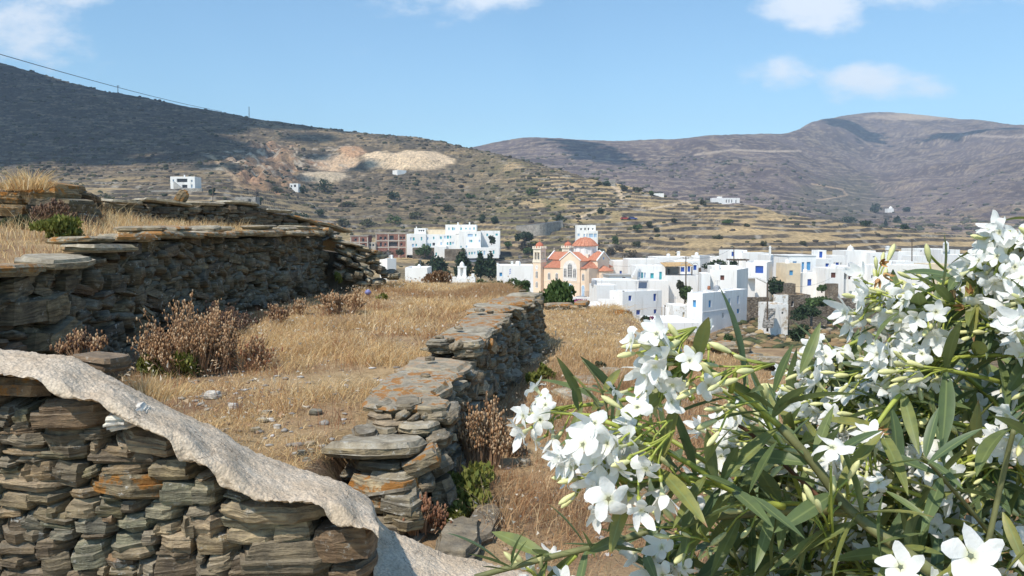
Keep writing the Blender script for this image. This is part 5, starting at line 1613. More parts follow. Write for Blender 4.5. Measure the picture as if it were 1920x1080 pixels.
# white gable copings and string courses
mb = CB()
for (x0, x1, y) in ((5.75, 11.45, -0.5), (5.75, 11.45, 12.3)):
    xm = (x0 + x1) / 2
    for (xa, xb) in ((x0, xm), (x1, xm)):
        za = EV - .18; zb_ = RG + .26
        mb.hexa([cp(xa, y, za), cp(xb, y, zb_), cp(xb, y + .25, zb_), cp(xa, y + .25, za), cp(xa, y, za + .26), cp(xb, y, zb_ + .26), cp(xb, y + .25, zb_ + .26), cp(xa, y + .25, za + .26)])
for (x, yy) in ((13.36, (3.1, 8.9)), (-.1, (3.1, 8.9))):
    for ya in yy:
        za = EV - .2; zb_ = RG + .12
        mb.hexa([cp(x, ya, za), cp(x + .3, ya, za), cp(x + .3, 6, zb_), cp(x, 6, zb_), cp(x, ya, za + .26), cp(x + .3, ya, za + .26), cp(x + .3, 6, zb_ + .26), cp(x, 6, zb_ + .26)])
mb.build('gable_coping', [M_white], ch)
mb = CB()
mb.cbox(1.18, 5.99, -.06, .0, AI - .22, AI - .08); mb.cbox(11.21, 12.4, -.06, 0, AI - .22, AI - .08)
for z in (2.9, 6.0): mb.cbox(5.95, 11.25, -.42, -.352, z, z + .12)
mb.cbox(1.18, 5.94, -.05, 0, 2.9, 3.0); mb.cbox(11.26, 12.4, -.05, 0, 2.9, 3.0)
mb.build('string_course', [M_peachl], ch)
# drum and dome
DX, DY = 8.6, 6.0
mb = CB(); dc = cp(DX, DY, 0); rr = 2.75
mb.lathe((dc.x, dc.y, CZ), [(rr * .98, 7.5), (rr * .98, 10.95)], 10, 0, R(9), R(369))
mb.cbox(DX - 2.2, DX + 2.2, DY - 2.2, DY + 2.2, 7.4, 9.15, 1)
mb.build('drum', [M_white, M_peachl], ch)
mb = CB()
mb.lathe((dc.x, dc.y, CZ), [(rr * .98, 10.95), (rr * 1.1, 10.98), (rr * 1.1, 11.1), (rr * .98, 11.45), (rr * .72, 12.2), (rr * .38, 12.8), (.05, 13.1)], 20, 0, R(9), R(369))
for k in range(20):
    th = R(9) + 2 * math.pi * k / 20
    mb.tube([dc + Vector((0, 0, CZ)) * 0 + Vector((r_ * math.cos(th), r_ * math.sin(th), (CZ if True else 0) + z_ - dc.z)) for r_, z_ in ((rr * 1.1, 11.12), (rr * .98, 11.5), (rr * .72, 12.25), (rr * .38, 12.85))], .07, 4)
mb.build('dome', [M_tile], ch)


def lattice(name, frame_pts, c, ax, nz_, w_, h_, arch=True, cols_=2, rows_=6):
    """white pierced window: dark pane behind a white lattice. c foot centre, ax along, nz_ outward"""
    pb = MB(); up = Vector((0, 0, 1))
    def arcp(k): return [c - ax * w_ / 2 + nz_ * k, c + ax * w_ / 2 + nz_ * k] + ([c + ax * (w_ / 2) * math.cos(t) + up * (h_ - w_ / 2 + w_ / 2 * math.sin(t)) + nz_ * k for t in np.linspace(0, math.pi, 7)] if arch else [c + ax * w_ / 2 + up * h_ + nz_ * k, c - ax * w_ / 2 + up * h_ + nz_ * k])
    pts = arcp(.012); pb.add(pts, [tuple(range(len(pts)))], 1)
    out = arcp(.05); n = len(out)
    fw_ = min(.12, w_ * .16)
    ctr = c + up * h_ / 2
    inn = [q + (ctr - q).normalized() * fw_ * 1.2 for q in out]
    for i in range(n):
        j = (i + 1) % n; pb.quad(out[i], out[j], inn[j], inn[i], 0)
    cw_ = (w_ - 2 * fw_) / cols_
    for i in range(1, cols_):
        pb.box(c - ax * (w_ / 2 - fw_ - i * cw_ + .03) + up * fw_ + nz_ * .02, ax * .06, nz_ * .025, up * (h_ - 2.2 * fw_))
    for i in range(1, rows_):
        pb.box(c - ax * (w_ / 2 - fw_) + up * (h_ * i / rows_ - .035) + nz_ * .022, ax * (w_ - 2 * fw_), nz_ * .025, up * .07 if i % 1 == 0 else up * .05)
    return pb.build(name, [M_white, M_dark], ch)


ny = -cyd
for x in (2.7, 4.8):
    lattice('window', None, cp(x, -.002, 3.25), cxd, ny, .75, 1.75); lattice('window', None, cp(x, -.002, 1.2), cxd, ny, .75, 1.2)
lattice('window', None, cp(11.85, -.002, 3.3), cxd, ny, .65, 1.7)
# great arched window of the transept: white surround and three pierced lights
mb = CB()
pts = [cp(6.75, -.36, 3.2), cp(10.45, -.36, 3.2)] + [cp(8.6 + 1.85 * math.cos(t), -.36, 6.0 + 1.85 * math.sin(t)) for t in np.linspace(0, math.pi, 13)]
pts2 = [p + ny * .05 for p in pts]
mb.add(pts2, [tuple(range(len(pts2)))])
for i in range(len(pts)): j = (i + 1) % len(pts); mb.quad(pts[i], pts[j], pts2[j], pts2[i])
mb.build('window_surround', [plain('pale_surround', (0.78, 0.74, 0.70))], ch)
lattice('window', None, cp(8.6, -.412, 3.9), cxd, ny, 1.15, 3.4, True, 3, 9)
lattice('window', None, cp(7.35, -.412, 3.9), cxd, ny, .75, 2.3, True, 2, 7); lattice('window', None, cp(9.85, -.412, 3.9), cxd, ny, .75, 2.3, True, 2, 7)


def cdoor(x, y, w_, h_):
    pb = MB(); c = cp(x, y, 0); up = Vector((0, 0, 1))
    pts = [c - cxd * w_ / 2 + ny * .03, c + cxd * w_ / 2 + ny * .03] + [c + cxd * (w_ / 2) * math.cos(t) + up * (h_ - w_ / 2 + w_ / 2 * math.sin(t)) + ny * .03 for t in np.linspace(0, math.pi, 9)]
    pb.add(pts, [tuple(range(len(pts)))], 0)
    big = [c + (q - c) * 1.0 + (q - (c + up * h_ * .45)).normalized() * .16 + ny * -.005 for q in pts]
    for i in range(len(pts)): j = (i + 1) % len(pts); pb.quad(big[i], big[j], pts[j], pts[i], 1)
    for s in (-1, 1): pb.box(c + cxd * (s * w_ * .25 - w_ * .17) + up * .2 + ny * .032, cxd * w_ * .34, ny * .03, up * (h_ * .55), 2)
    pb.build('door', [M_pale, M_white, plain('door_panel_blue', (0.48, 0.62, 0.76))], ch)


cdoor(8.6, -.352, 1.35, 2.6); cdoor(11.85, -.002, .75, 2.3)
mb = CB(); mb.cbox(13.505, 13.53, 5.8, 6.2, 8.0, 8.5); mb.build('gable_window', [M_lblue], ch)
for k in range(5):
    th = ang + R(-126 + k * 36)
    ax = Vector((-math.sin(th), math.cos(th), 0)); nn_ = Vector((math.cos(th), math.sin(th), 0))
    lattice('window', None, dc + Vector((0, 0, CZ + 9.3 - dc.z)) + nn_ * (rr * .98 * math.cos(R(18)) - 0.004), ax, nn_, .62, 1.35, True, 2, 5)


def tower(y, nm='bell_tower'):
    b = CB(); X0, X1 = -1.1, 1.1; w_ = 1.1
    b.cbox(-w_, w_, y - w_, y + w_, -2, 7.2); t = b.build('bell_tower', [M_peach], ch)
    b = CB()
    b.cbox(-w_ - .12, w_ + .12, y - w_ - .12, y + w_ + .12, 7.2, 7.42); b.cbox(-w_ - .12, w_ + .12, y - w_ - .12, y + w_ + .12, 10.3, 10.5)
    b.cbox(-w_ - .03, w_ + .03, y - w_ - .03, y + w_ + .03, 7.42, 7.9)
    for sx in (-1, 1):
        for sy in (-1, 1): b.cbox(sx * .86 - .18, sx * .86 + .18, y + sy * .86 - .18, y + sy * .86 + .18, 7.9, 10.3)
    for s in (-1, 1):
        b.cbox(-.1, .1, y + s * .92 - .1, y + s * .92 + .1, 7.9, 9.7); b.cbox(s * .92 - .1, s * .92 + .1, y - .1, y + .1, 7.9, 9.7)
        b.cbox(-.68, .68, y + s * .92 - .1, y + s * .92 + .1, 9.55, 10.29); b.cbox(s * .92 - .1, s * .92 + .1, y - .68, y + .68, 9.56, 10.28)
    for i in range(4):
        for j in range(4):
            if i in (0, 3) or j in (0, 3): b.cbox(-1.18 + i * .68, -1.18 + i * .68 + .34, y - 1.18 + j * .68, y - 1.18 + j * .68 + .34, 10.5, 10.95)
    b.build('belfry', [M_peachl], t if False else ch)
    b = CB(); c = cp(0, y, 0); b.lathe((c.x, c.y, CZ), [(.98, 10.5), (.98, 10.9), (.85, 11.35), (.55, 11.7), (.2, 11.88), (.03, 11.95)], 14); b.tube([cp(0, y, 11.9), cp(0, y, 12.6)], .04, 5); b.tube([cp(-.18, y, 12.35), cp(.18, y, 12.35)], .035, 5)
    b.build('tower_dome', [plain('dome_red', (0.50, 0.16, 0.09))], ch, False)
    for z in (3.6,):
        lattice('window', None, cp(0, y - w_ - .002, z), cxd, ny, .65, 1.7); lattice('window', None, cp(0, y - w_ - .002, z - 2.2), cxd, ny, .65, 1.5)
    b = CB(); c = cp(0, y - w_ - .004, 6.1)
    pts = [c + cxd * .42 * math.cos(t) + Vector((0, 0, .55 * math.sin(t))) + ny * .02 for t in np.linspace(0, 2 * math.pi, 16, endpoint=False)]
    b.add(pts, [tuple(range(16))]); b.tube([c + ny * .04, c + ny * .04 + Vector((0, 0, .35))], .02, 4, 1); b.tube([c + ny * .04, c + ny * .04 + cxd * .2], .02, 4, 1)
    b.build('clock_face', [M_white, M_dark], ch)


tower(0); tower(12)
b = CB(); b.tube([cp(0, 6, RG), cp(0, 6, RG + 1.0)], .06, 5); b.tube([cp(0, 5.75, RG + .7), cp(0, 6.25, RG + .7)], .05, 5); b.build('cross', [M_peachl], ch)
b = CB()
for i in range(9): q = cp(12.6 + i * .1, -1.2 + i * .3, 0); b.tube([q, q + Vector((0, 0, 1))], .03, 4)
b.tube([cp(12.6, -1.2, 1), cp(13.4, 1.2, 1)], .03, 4); b.cbox(10.9, 12.9, -1.4, -.1, -2, -.01); b.build('railing', [M_metal], ch)

# ================================================================== left of the church
ZL = (640, 400, 6.0)


def zl(x, y): return 640 + x / 6.0, 400 + y / 6.0


apt = thing('apartment_building', 'large stepped white building with turquoise windows on the slope left of the church', 'building', U(850, 480, 300))
TW = [(775, 270, 790, 305), (803, 270, 825, 305), (895, 265, 910, 305), (965, 268, 980, 298), (1032, 262, 1047, 292), (1110, 260, 1130, 290), (1158, 253, 1175, 283), (1187, 250, 1210, 285), (1222, 253, 1235, 280), (795, 343, 820, 378), (835, 342, 850, 370), (912, 342, 930, 370), (965, 338, 988, 372), (993, 338, 1008, 370), (1025, 330, 1055, 365, 'dk'), (1115, 325, 1132, 357), (1187, 325, 1203, 355), (1218, 322, 1238, 355), (1250, 320, 1265, 348), (1205, 160, 1217, 190), (1245, 158, 1262, 190), (1268, 160, 1282, 190), (1340, 160, 1357, 187), (1395, 162, 1410, 182), (1440, 160, 1455, 190), (1485, 157, 1500, 185), (1285, 228, 1322, 262, 'dk'), (1422, 232, 1478, 262), (1505, 232, 1518, 258), (1295, 298, 1322, 335), (1437, 298, 1448, 325), (1452, 298, 1473, 325), (1340, 365, 1353, 385), (1400, 362, 1418, 385), (1632, 228, 1650, 255), (1735, 228, 1760, 250), (1545, 298, 1562, 325), (1432, 435, 1447, 465), (1462, 433, 1478, 462), (1492, 432, 1508, 460), (1530, 420, 1545, 468), (1560, 425, 1580, 465), (1600, 420, 1618, 465), (1705, 415, 1722, 455), (1060, 440, 1075, 480), (868, 185, 885, 205, 'dk'), (890, 185, 910, 205, 'dk'), (915, 185, 935, 205, 'dk')]
BLK = [(1395, 1775, 388, 290, None), (1045, 1180, 372, 294, None), (1320, 1568, 200, 298, None), (1570, 1785, 195, 303, None), (735, 952, 228, 300, None), (948, 1325, 236, 300.6, None), (820, 950, 167, 303, None), (950, 1172, 182, 304, M_cream), (1170, 1520, 127, 304, None)]
used = set()
for (x0, x1, yt, Y, wl) in BLK:
    ws = []
    for i, w_ in enumerate(TW):
        if i in used: continue
        xm = (w_[0] + w_[2]) / 2
        if x0 + 6 < w_[0] and w_[2] < x1 - 4 and w_[1] > yt + 4:
            used.add(i); ws.append((*w_[:4], w_[4] if len(w_) > 4 else ('t' if i % 3 else 'p')))
    pa, pb_ = zl(x0, yt), zl(x1, yt)
    block(apt, pa[0], pa[0] + .1, pb_[0], pa[1], Y, yaw=0, depth=8, coords=ZL, wins=ws, wall=wl, parapet=0.25, zbase=U(pa[0], 484 if Y < 297 else 478, Y).z)
for (a, b, c, d) in ((1305, 100, 1320, 130), (1435, 98, 1450, 130), (840, 150, 850, 168)):
    q = zl((a + c) / 2, b); chimney(apt, q[0], q[1], zl(0, d)[1], (c - a) / 6.0, 306)
for lb, x0, x1, yt, yb, Y in [('rubble retaining wall under the left part of the large white building', 800, 1050, 386, 482, 296), ('rubble retaining wall under the middle of the large white building', 1160, 1392, 402, 492, 289)]:
    t_ = thing('retaining_wall', lb, 'wall', U(zl(x0, yt)[0], zl(0, yb)[1], Y)); q = zl(x0, yt)
    block(t_, q[0], q[0] + .1, zl(x1, yt)[0], q[1], Y, depth=2, wall=M_rubble, roof=M_gstone, parapet=0)
M_pink = masonry('hollow_brick', [(0.42, 0.20, 0.15), (0.48, 0.24, 0.18), (0.40, 0.19, 0.15)], 3.0)
M_conc = plain('pale_concrete', (0.50, 0.44, 0.37), 0.9, 0.06, 0.8)
ZP = (600, 420, 7.715)
for lb, x0, x1, yt, yb, Y, ws, bands, posts in [
    ('unfinished pink brick house, smaller left one of two with concrete frames', 437, 695, 168, 330, 300, [(497, 207, 532, 248, 'dk'), (608, 207, 640, 268, 'dk'), (605, 285, 650, 320, 'dk')], [170, 262], [437, 560, 680]),
    ('unfinished pink brick house, larger one touching the white building', 803, 1250, 128, 400, 302, [(860, 182, 897, 225, 'dk'), (925, 182, 962, 225, 'dk'), (1003, 165, 1065, 232, 'dk'), (1155, 180, 1185, 218, 'dk'), (1197, 180, 1228, 218, 'dk'), (865, 262, 893, 330, 'dk'), (930, 275, 962, 315, 'dk'), (990, 258, 1120, 325, 'dk'), (1160, 275, 1190, 315, 'dk')], [135, 240, 335], [803, 980, 1130, 1238])]:
    xa = 600 + x0 / 7.715; xb = 600 + x1 / 7.715; ya = 420 + yt / 7.715
    t_, inf = house(lb, xa, xa + .1, xb, ya, Y, yaw=0, depth=8, coords=ZP, wins=ws, wall=M_pink, roof=M_conc, parapet=0.0, overhang=0.2, rev=0.5)
    mb = MB()
    for bb in bands: q = U(xa, 420 + bb / 7.715, Y); mb.box((q.x - .05, Y - .09, q.z - .25), (inf['Lr'] + .1, 0, 0), (0, .085, 0), (0, 0, .38))
    mb.build('floor_bands', [M_conc], t_)
    mb = MB()
    for pp in posts: q = U(600 + pp / 7.715, ya, Y); mb.box((q.x, Y - .06, inf['zb']), (.4, 0, 0), (0, .055, 0), (0, 0, inf['zt'] - inf['zb'] - .6))
    mb.build('concrete_posts', [M_conc], t_)
t_, _ = house('low concrete link between the two pink brick houses', 690, 690.1, 704, 454, 301, depth=5, wall=M_conc, roof=M_conc, parapet=0, wins=[(692, 457, 696, 462, 'dk'), (698, 457, 702, 462, 'dk')])
t_, _ = house('small white house with two chimneys beside the rubble heap', 712, 726, 743, 485, 150, yaw=40, depth=5); chimney(t_, 721, 480, 486, 2.4, 152); chimney(t_, 734.5, 478, 486, 3.2, 152)
t_, _ = house('flat white roof with a tiny dome just over the dry grass', 759, 759.3, 801, 502, 110, depth=6); mb = MB(); q = U(786, 503, 112); mb.lathe(q - Vector((0, 0, .2)), [(.28, 0), (.28, .4), (.2, .65), (.03, .8)], 10); mb.build('dome', [M_white], t_)
t_, _ = house('plain white house left of the church behind the flagpole', 931, 931.3, 1000, 498, 140, depth=8, wins=[(936.5, 511, 941.5, 518, 'l')]); chimney(t_, 933, 493, 499, 3.6, 141); chimney(t_, 960, 490, 499, 4.4, 141)
t_, _ = house('white villa with many small windows above the church dome', 1081, 1081.2, 1117, 422, 300, depth=7, wins=[(1088, 427.5, 1091, 432, 'dk'), (1095.5, 427, 1098.5, 432, 'dk'), (1102, 427, 1105, 432, 'dk'), (1110, 427.5, 1113, 431, 'dk'), (1083, 438, 1087, 443, 'p'), (1094, 438.5, 1097, 445, 'p'), (1099.5, 438, 1102, 445, 'p')])
block(t_, 1103, 1103.1, 1121, 432.5, 297, depth=3, wins=[(1104.5, 438, 1112, 445, 'p'), (1113.5, 438, 1119, 445, 'p')])


def hill_Y(px, py, ymin=60):
    j = int(np.argmin(np.abs(cols - px)))
    for i in range(len(rows)):
        if rows[i] > ymin and pyv[i, j] <= py: return float(rows[i])
    return 400.0


ZH = (0, 320, 4.571)
Yh = hill_Y(340, 356)
t_, _ = house('white two storey house with a dark balcony alone on the left hillside', 319, 319.1, 365, 331, Yh, depth=7, coords=ZH, wins=[(1480, 75, 1492, 98, 'p'), (1515, 68, 1605, 100, 'dk'), (1560, 120, 1605, 150, 'dk'), (1637, 78, 1650, 98, 'p'), (1637, 118, 1650, 148, 'p')], rev=0.5)
chimney(t_, 346, 328, 332, 2, Yh + 2)
mb = MB(); a_ = U(325, 340, Yh - 2.2); b_ = U(341, 353, Yh - 2.2); mb.add([a_, b_, (a_.x, a_.y, b_.z - .5), a_ + Vector((0, 1.2, 0)), b_ + Vector((0, 1.2, 0)), (a_.x, a_.y + 1.2, b_.z - .5)], [(0, 2, 1), (3, 4, 5), (0, 1, 4, 3), (1, 2, 5, 4), (2, 0, 3, 5)]); mb.build('stair', [M_grey], t_)
t_ = thing('retaining_wall', 'long grey block retaining wall below the house on the left hillside', 'wall', U(330, 374, Yh - 8))
block(t_, 276, 276.1, 340, 357, Yh - 7, depth=1.5, wall=M_gstone, roof=M_gstone, parapet=0); block(t_, 340, 340.1, 378, 353, Yh - 6.5, depth=1.5, wall=M_gstone, roof=M_gstone, parapet=0); block(t_, 378, 378.1, 399, 362, Yh - 7.5, depth=1.5, wall=M_gstone, roof=M_gstone, parapet=0)
Y_ = hill_Y(552, 357); house('tiny white hut at the foot of the quarry', 543, 543.1, 559, 344, Y_, depth=5, wins=[(545, 347, 548, 351, 'dk'), (551, 346, 555, 351, 'dk')])
Y_ = hill_Y(750, 328); house('white box house under the pale quarry spoil', 736, 745, 762, 318.5, Y_, yaw=35, depth=8)
Y_ = hill_Y(1360, 383); t_, _ = house('long low white house alone on the golden spur', 1335, 1335.1, 1387, 371, Y_, depth=7, wins=[(1361, 374, 1363, 380, 'dk'), (1366, 374, 1368, 380, 'dk'), (1371, 374, 1373, 380, 'dk'), (1379, 375, 1381, 381, 'dk')]); block(t_, 1346, 1346.1, 1354, 368.5, Y_ + 2, depth=4)
Y_ = hill_Y(1235, 369); house('very small white house on the crest of the spur', 1225, 1225.1, 1245, 362.5, Y_, depth=5)
Y_ = hill_Y(1140, 349); house('tan ruin where the dirt track crosses the crest', 1131, 1131.1, 1154, 338, Y_, depth=5, wall=M_gstone, roof=M_gstone, tname='ruin', cat='ruin')
Y_ = hill_Y(1670, 399, 500); t_, _ = house('distant white chapel at the mouth of the far valley', 1664, 1664.1, 1676, 391, Y_, depth=7, tname='chapel', cat='chapel'); mb = MB(); q = U(1670, 391, Y_ + 2); mb.lathe(q - Vector((0, 0, .3)), [(2.2, 0), (2.0, 1.2), (1, 2.6), (.1, 3.2)], 10); mb.build('dome', [M_white], t_)
Y_ = hill_Y(455, 386); t_, _ = house('grey stone barn with a dark doorway on the lower left slope', 440, 440.1, 479, 369, Y_, depth=5, wall=M_gstone, roof=M_gstone, parapet=0, tname='barn', cat='barn', wins=[(465, 373, 471, 384, 'dk')])
# curved retaining wall carrying the road bend
Y_ = hill_Y(1015, 440)
t_ = thing('retaining_wall', 'curved grey retaining wall carrying the road bend above the church', 'wall', U(1015, 440, Y_))
mb = MB(); top = []; bot = []
for k in range(17):
    t = k / 16; px_ = 968 + 88 * t; yy = Y_ + 8 - 14 * math.sin(math.pi * min(1, t * 1.05)) ; top.append(U(px_, 424 - 10 * t ** 1.4, yy)); bot.append(Vector((top[-1].x, top[-1].y, U(px_, 445, yy).z - 3)))
for k in range(16):
    mb.quad(bot[k], bot[k + 1], top[k + 1], top[k], 0); q0 = top[k] + Vector((0, 9, .4)); q1 = top[k + 1] + Vector((0, 9, .4)); mb.quad(top[k], top[k + 1], q1, q0, 1)
mb.build('wall', [M_gstone, plain('asphalt', (0.13, 0.13, 0.13))], t_)

# cemetery monument, flagpole
mo = thing('monument', 'white domed belfry monument on a stepped base over the dry grass', 'monument', U(866, 530, 100))
b_ = U(866, 521, 100); u_ = 100 / FPX
mb = MB(); mb.box(b_ + Vector((-11 * u_, -.6, -2)), (22 * u_, 0, 0), (0, 1.8, 0), (0, 0, 2)); mb.box(b_ + Vector((-25 * u_, -.3, -2)), (14 * u_, 0, 0), (0, 1.2, 0), (0, 0, 2 + .1)); mb.box(b_ + Vector((11 * u_, -.3, -2)), (14 * u_, 0, 0), (0, 1.2, 0), (0, 0, 2 + .15)); mb.box(b_ + Vector((18 * u_, -.3, .15)), (5 * u_, 0, 0), (0, 1.2, 0), (0, 0, .35)); mb.box(b_ + Vector((-24 * u_, -.3, .1)), (4 * u_, 0, 0), (0, 1.2, 0), (0, 0, .3))
mb.build('base', [M_white], mo)
mb = MB()
for s in (-1, 1): mb.box(b_ + Vector((s * 5.2 * u_ - 2.6 * u_, 0, 0.003)), (5.2 * u_, 0, 0), (0, .7, 0), (0, 0, 19 * u_))
mb.box(b_ + Vector((-2.6 * u_, .35, .003)), (5.2 * u_, 0, 0), (0, .3, 0), (0, 0, 19 * u_)); mb.box(b_ + Vector((-8.4 * u_, -.05, 19 * u_ + .005)), (16.8 * u_, 0, 0), (0, .8, 0), (0, 0, 2.5 * u_)); mb.box(b_ + Vector((-8.8 * u_, -.08, .002)), (17.6 * u_, 0, 0), (0, .9, 0), (0, 0, 4 * u_))
mb.build('shaft', [M_white], mo)
mb = MB(); mb.lathe(b_ + Vector((0, .35, 21.5 * u_)), [(4.6 * u_, 0), (4.4 * u_, 3.5 * u_), (3.2 * u_, 6.5 * u_), (1.2 * u_, 8 * u_), (.5 * u_, 9.4 * u_)], 12); mb.build('dome', [M_white], mo)
fl = thing('flagpole', 'thin white flagpole with a small blue and white flag, left of the church', 'flagpole', U(959, 548, 95))
mb = MB(); q = U(959, 560, 95); q2 = U(959, 502, 95); mb.tube([q, q2], [.06, .035], 6); mb.build('pole', [M_white], fl)
mb = MB(); q = U(958.6, 503.5, 95)
for i in range(5): mb.add([q + Vector((-.04, 0, -.11 * i)), q + Vector((-.24, .06, -.16 - .11 * i)), q + Vector((-.24, .06, -.27 - .11 * i)), q + Vector((-.04, 0, -.11 - .11 * i))], [(0, 1, 2, 3), (3, 2, 1, 0)], i % 2)
mb.build('flag', [M_blue2, M_white], fl)


# poles and wires
def pole(px, pyt, pyb, Y, arm=True, label='', w_=0.11, g='utility poles'):
    t = thing('utility_pole', label, 'pole', U(px, pyb, Y), g)
    mb = MB(); a, b = U(px, pyb, Y), U(px, pyt, Y); mb.tube([a - Vector((0, 0, .6)), b], [w_ * 1.2, w_ * .8], 7); mb.build('post', [M_wood], t)
    if arm:
        mb = MB(); mb.box(b + Vector((-.6, -.05, -.35)), (1.2, 0, 0), (0, .1, 0), (0, 0, .1)); mb.build('crossarm', [M_wood], t)
        for i in (-.5, 0, .5): mb = MB(); mb.lathe(b + Vector((i, 0, -.24)), [(.05, 0), (.06, .08), (.03, .16)], 6); mb.build('insulator', [M_grey], t)
    return b


P1 = pole(1286, 481, 541, 146, True, 'utility pole in front of the cane pergola'); P2 = pole(1376, 463, 492, 185, True, 'dark utility pole rising above the dark timber pergola'); P3 = pole(1439, 530, 612, 93, False, 'tall brown pole beside the stone steps', .10)
P4 = pole(1710, 448, 500, 168, True, 'tall brown utility pole on the skyline near the belfry'); P5 = pole(1247, 572, 602, 110, False, 'thin pole at the right corner of the cube house'); P6 = pole(1566, 458, 475, 195, False, 'short pole on the skyline right of the roof cabin')
P7 = pole(1312, 502, 542, 140, False, 'thick pale post left of the house with one brown window', .28); P8 = pole(399, 345, 376, hill_Y(399, 380) - 3, False, 'lonely pole by the retaining wall on the left hillside', .14)
P9 = pole(641, 372, 396, hill_Y(641, 398), False, 'lonely pole on the middle of the quarry slope', .16); P10 = pole(967 - 326, 376, 380, 330, False, 'stub', .1) if False else None


def sag(name, a, b, s, label, r_=.025, n=14):
    mb = MB(); mb.tube([a.lerp(b, t) - Vector((0, 0, s * 4 * t * (1 - t))) for t in np.linspace(0, 1, n)], r_, 4); o = mb.build(name, [M_dark]); return tag(o, label, 'wire')


sag('power_line', P1, P2, 1.2, 'sagging wire from the pergola pole to the dark pole'); sag('power_line', P2, P4, 1.5, 'long wire along the village skyline towards the belfry', .02)
sag('power_line', P3, U(1560, 520, 150), 1.0, 'wire from the tall brown pole to the white houses', .018); sag('power_line', P1, U(1150, 498, 180), 0.8, 'wire from the pergola pole towards the church apse', .018)
rpx = U(467, 200, 700); rt = thing('utility_pole', 'lone pole on the ridge of the left hill', 'pole', U(467, 216, 700), 'utility poles')
mb = MB(); mb.tube([U(467, 222, 700), rpx], .28, 6); mb.build('post', [M_wood], rt)
rt = thing('utility_pole', 'smaller pole breaking the skyline of the left hill in shade', 'pole', U(221, 172, 740), 'utility poles'); mb = MB(); a_ = U(221, 160, 740); mb.tube([U(221, 176, 740), a_], .3, 6); mb.box(a_ + Vector((-1.4, 0, -.8)), (2.8, 0, 0), (0, .3, 0), (0, 0, .3)); mb.build('post', [M_wood], rt)
sag('power_line', U(-60, 84, 300), U(416, 209, 760), 2.0, 'long power line running down the sky along the left ridge', .16, 20)


# parked cars far away
def car(label, px, py, Y, col, yaw=0.0, L=4.2):
    g = U(px, py, Y); t = thing('parked_car', label, 'car', g, 'cars parked far off'); M_ = plain('car_paint', col, 0.35, 0.03, 1, 0.5)
    c, s = math.cos(yaw), math.sin(yaw); T = lambda x, y, z: g + Vector((x * c - y * s, x * s + y * c, z))
    def ex(name, prof, w_, m_):
        mb = MB(); n = len(prof); mb.add([T(x, -w_, z) for x, z in prof] + [T(x, w_, z) for x, z in prof], [tuple(range(n))[::-1], tuple(range(n, 2 * n))] + [(i, (i + 1) % n, n + (i + 1) % n, n + i) for i in range(n)]); mb.build(name, [m_], t)
    ex('body', [(-2.1, .35), (2.1, .35), (2.1, .75), (1.9, .9), (1.1, .98), (-2.0, .98), (-2.12, .8)], .85, M_)
    ex('cabin', [(-1.9, .985), (1.0, .985), (.4, 1.45), (-1.3, 1.48)], .74, M_dark); ex('roof', [(-1.25, 1.485), (.35, 1.455), (.3, 1.52), (-1.2, 1.54)], .72, M_)
    for x in (-1.3, 1.3):
        for y in (-.8, .8): mb = MB(); mb.tube([T(x, y - .1, .33), T(x, y + .1, .33)], .33, 10); mb.build('wheel', [M_dark], t)


car('tiny red car parked on the golden slope above the church', 1172, 412, hill_Y(1172, 413), (0.35, 0.03, 0.03)); car('tiny blue car parked beside the red one', 1186, 412, hill_Y(1186, 413), (0.03, 0.06, 0.25)); car('grey car parked between the dark cypresses', 887, 493, 262, (0.20, 0.23, 0.28), .3)

# aerials on the roofs
ra = random.Random(61)
for hs_ in [o for o in COL.objects if o.get('category') == 'house' and 40 < o.location.y < 215]:
    if ra.random() < .55:
        walls = [c for c in hs_.children if c.name.startswith('wall')]
        if not walls: continue
        co = [Vector(v.co) for v in walls[0].data.vertices]; zt_ = max(c.z for c in co); xs_ = [c.x for c in co]; ys2 = [c.y for c in co]
        x_ = min(xs_) + (max(xs_) - min(xs_)) * ra.uniform(.25, .75); y_ = min(ys2) + (max(ys2) - min(ys2)) * ra.uniform(.4, .7); h_ = ra.uniform(1.2, 2.4)
        b0 = Vector(hs_.location) + Vector((x_, y_, zt_ - .25)); mb = MB(); mb.tube([b0, b0 + Vector((0, 0, h_))], .022, 4)
        for k in range(ra.randint(2, 4)): zz3 = h_ * (.98 - .1 * k); mb.tube([b0 + Vector((-.35, 0, zz3)), b0 + Vector((.35, .1, zz3))], .014, 4)
        mb.build('aerial', [M_metal], hs_)
        if ra.random() < .4:
            q = b0 + Vector((ra.uniform(-1.2, 1.2), .3, 0)); mb = MB(); mb.lathe(q, [(.42, 0), (.45, .1), (.45, .75), (.3, .9), (.08, .95)], 10); mb.build('water_tank', [ra.choice([M_grey, M_white, M_metal])], hs_)

# ================================================================== dry grass
def attr_mat(name, rough=0.9, trans=0.25, spec=0.1):
    m = NT(name)
    c = m.n('ShaderNodeAttribute', attribute_name='albedo').outputs['Color']
    m.fin(c, rough, None, spec)
    tr_ = m.n('ShaderNodeBsdfTranslucent', {'Color': c})
    mx_ = m.n('ShaderNodeMixShader', {0: trans})
    m.t.links.new(m.bsdf.outputs[0], mx_.inputs[1]); m.t.links.new(tr_.outputs[0], mx_.inputs[2])
    m.t.links.new(mx_.outputs[0], m.out.inputs[0])
    return m.mat


M_blade = attr_mat('dry_grass_blades', 0.9, 0.42)


def with_attr(me_, colr):
    ca_ = me_.color_attributes.new('albedo', 'FLOAT_COLOR', 'POINT')
    ca_.data.foreach_set('color', np.concatenate([colr, np.ones((len(colr), 1))], 1).astype(np.float32).ravel())


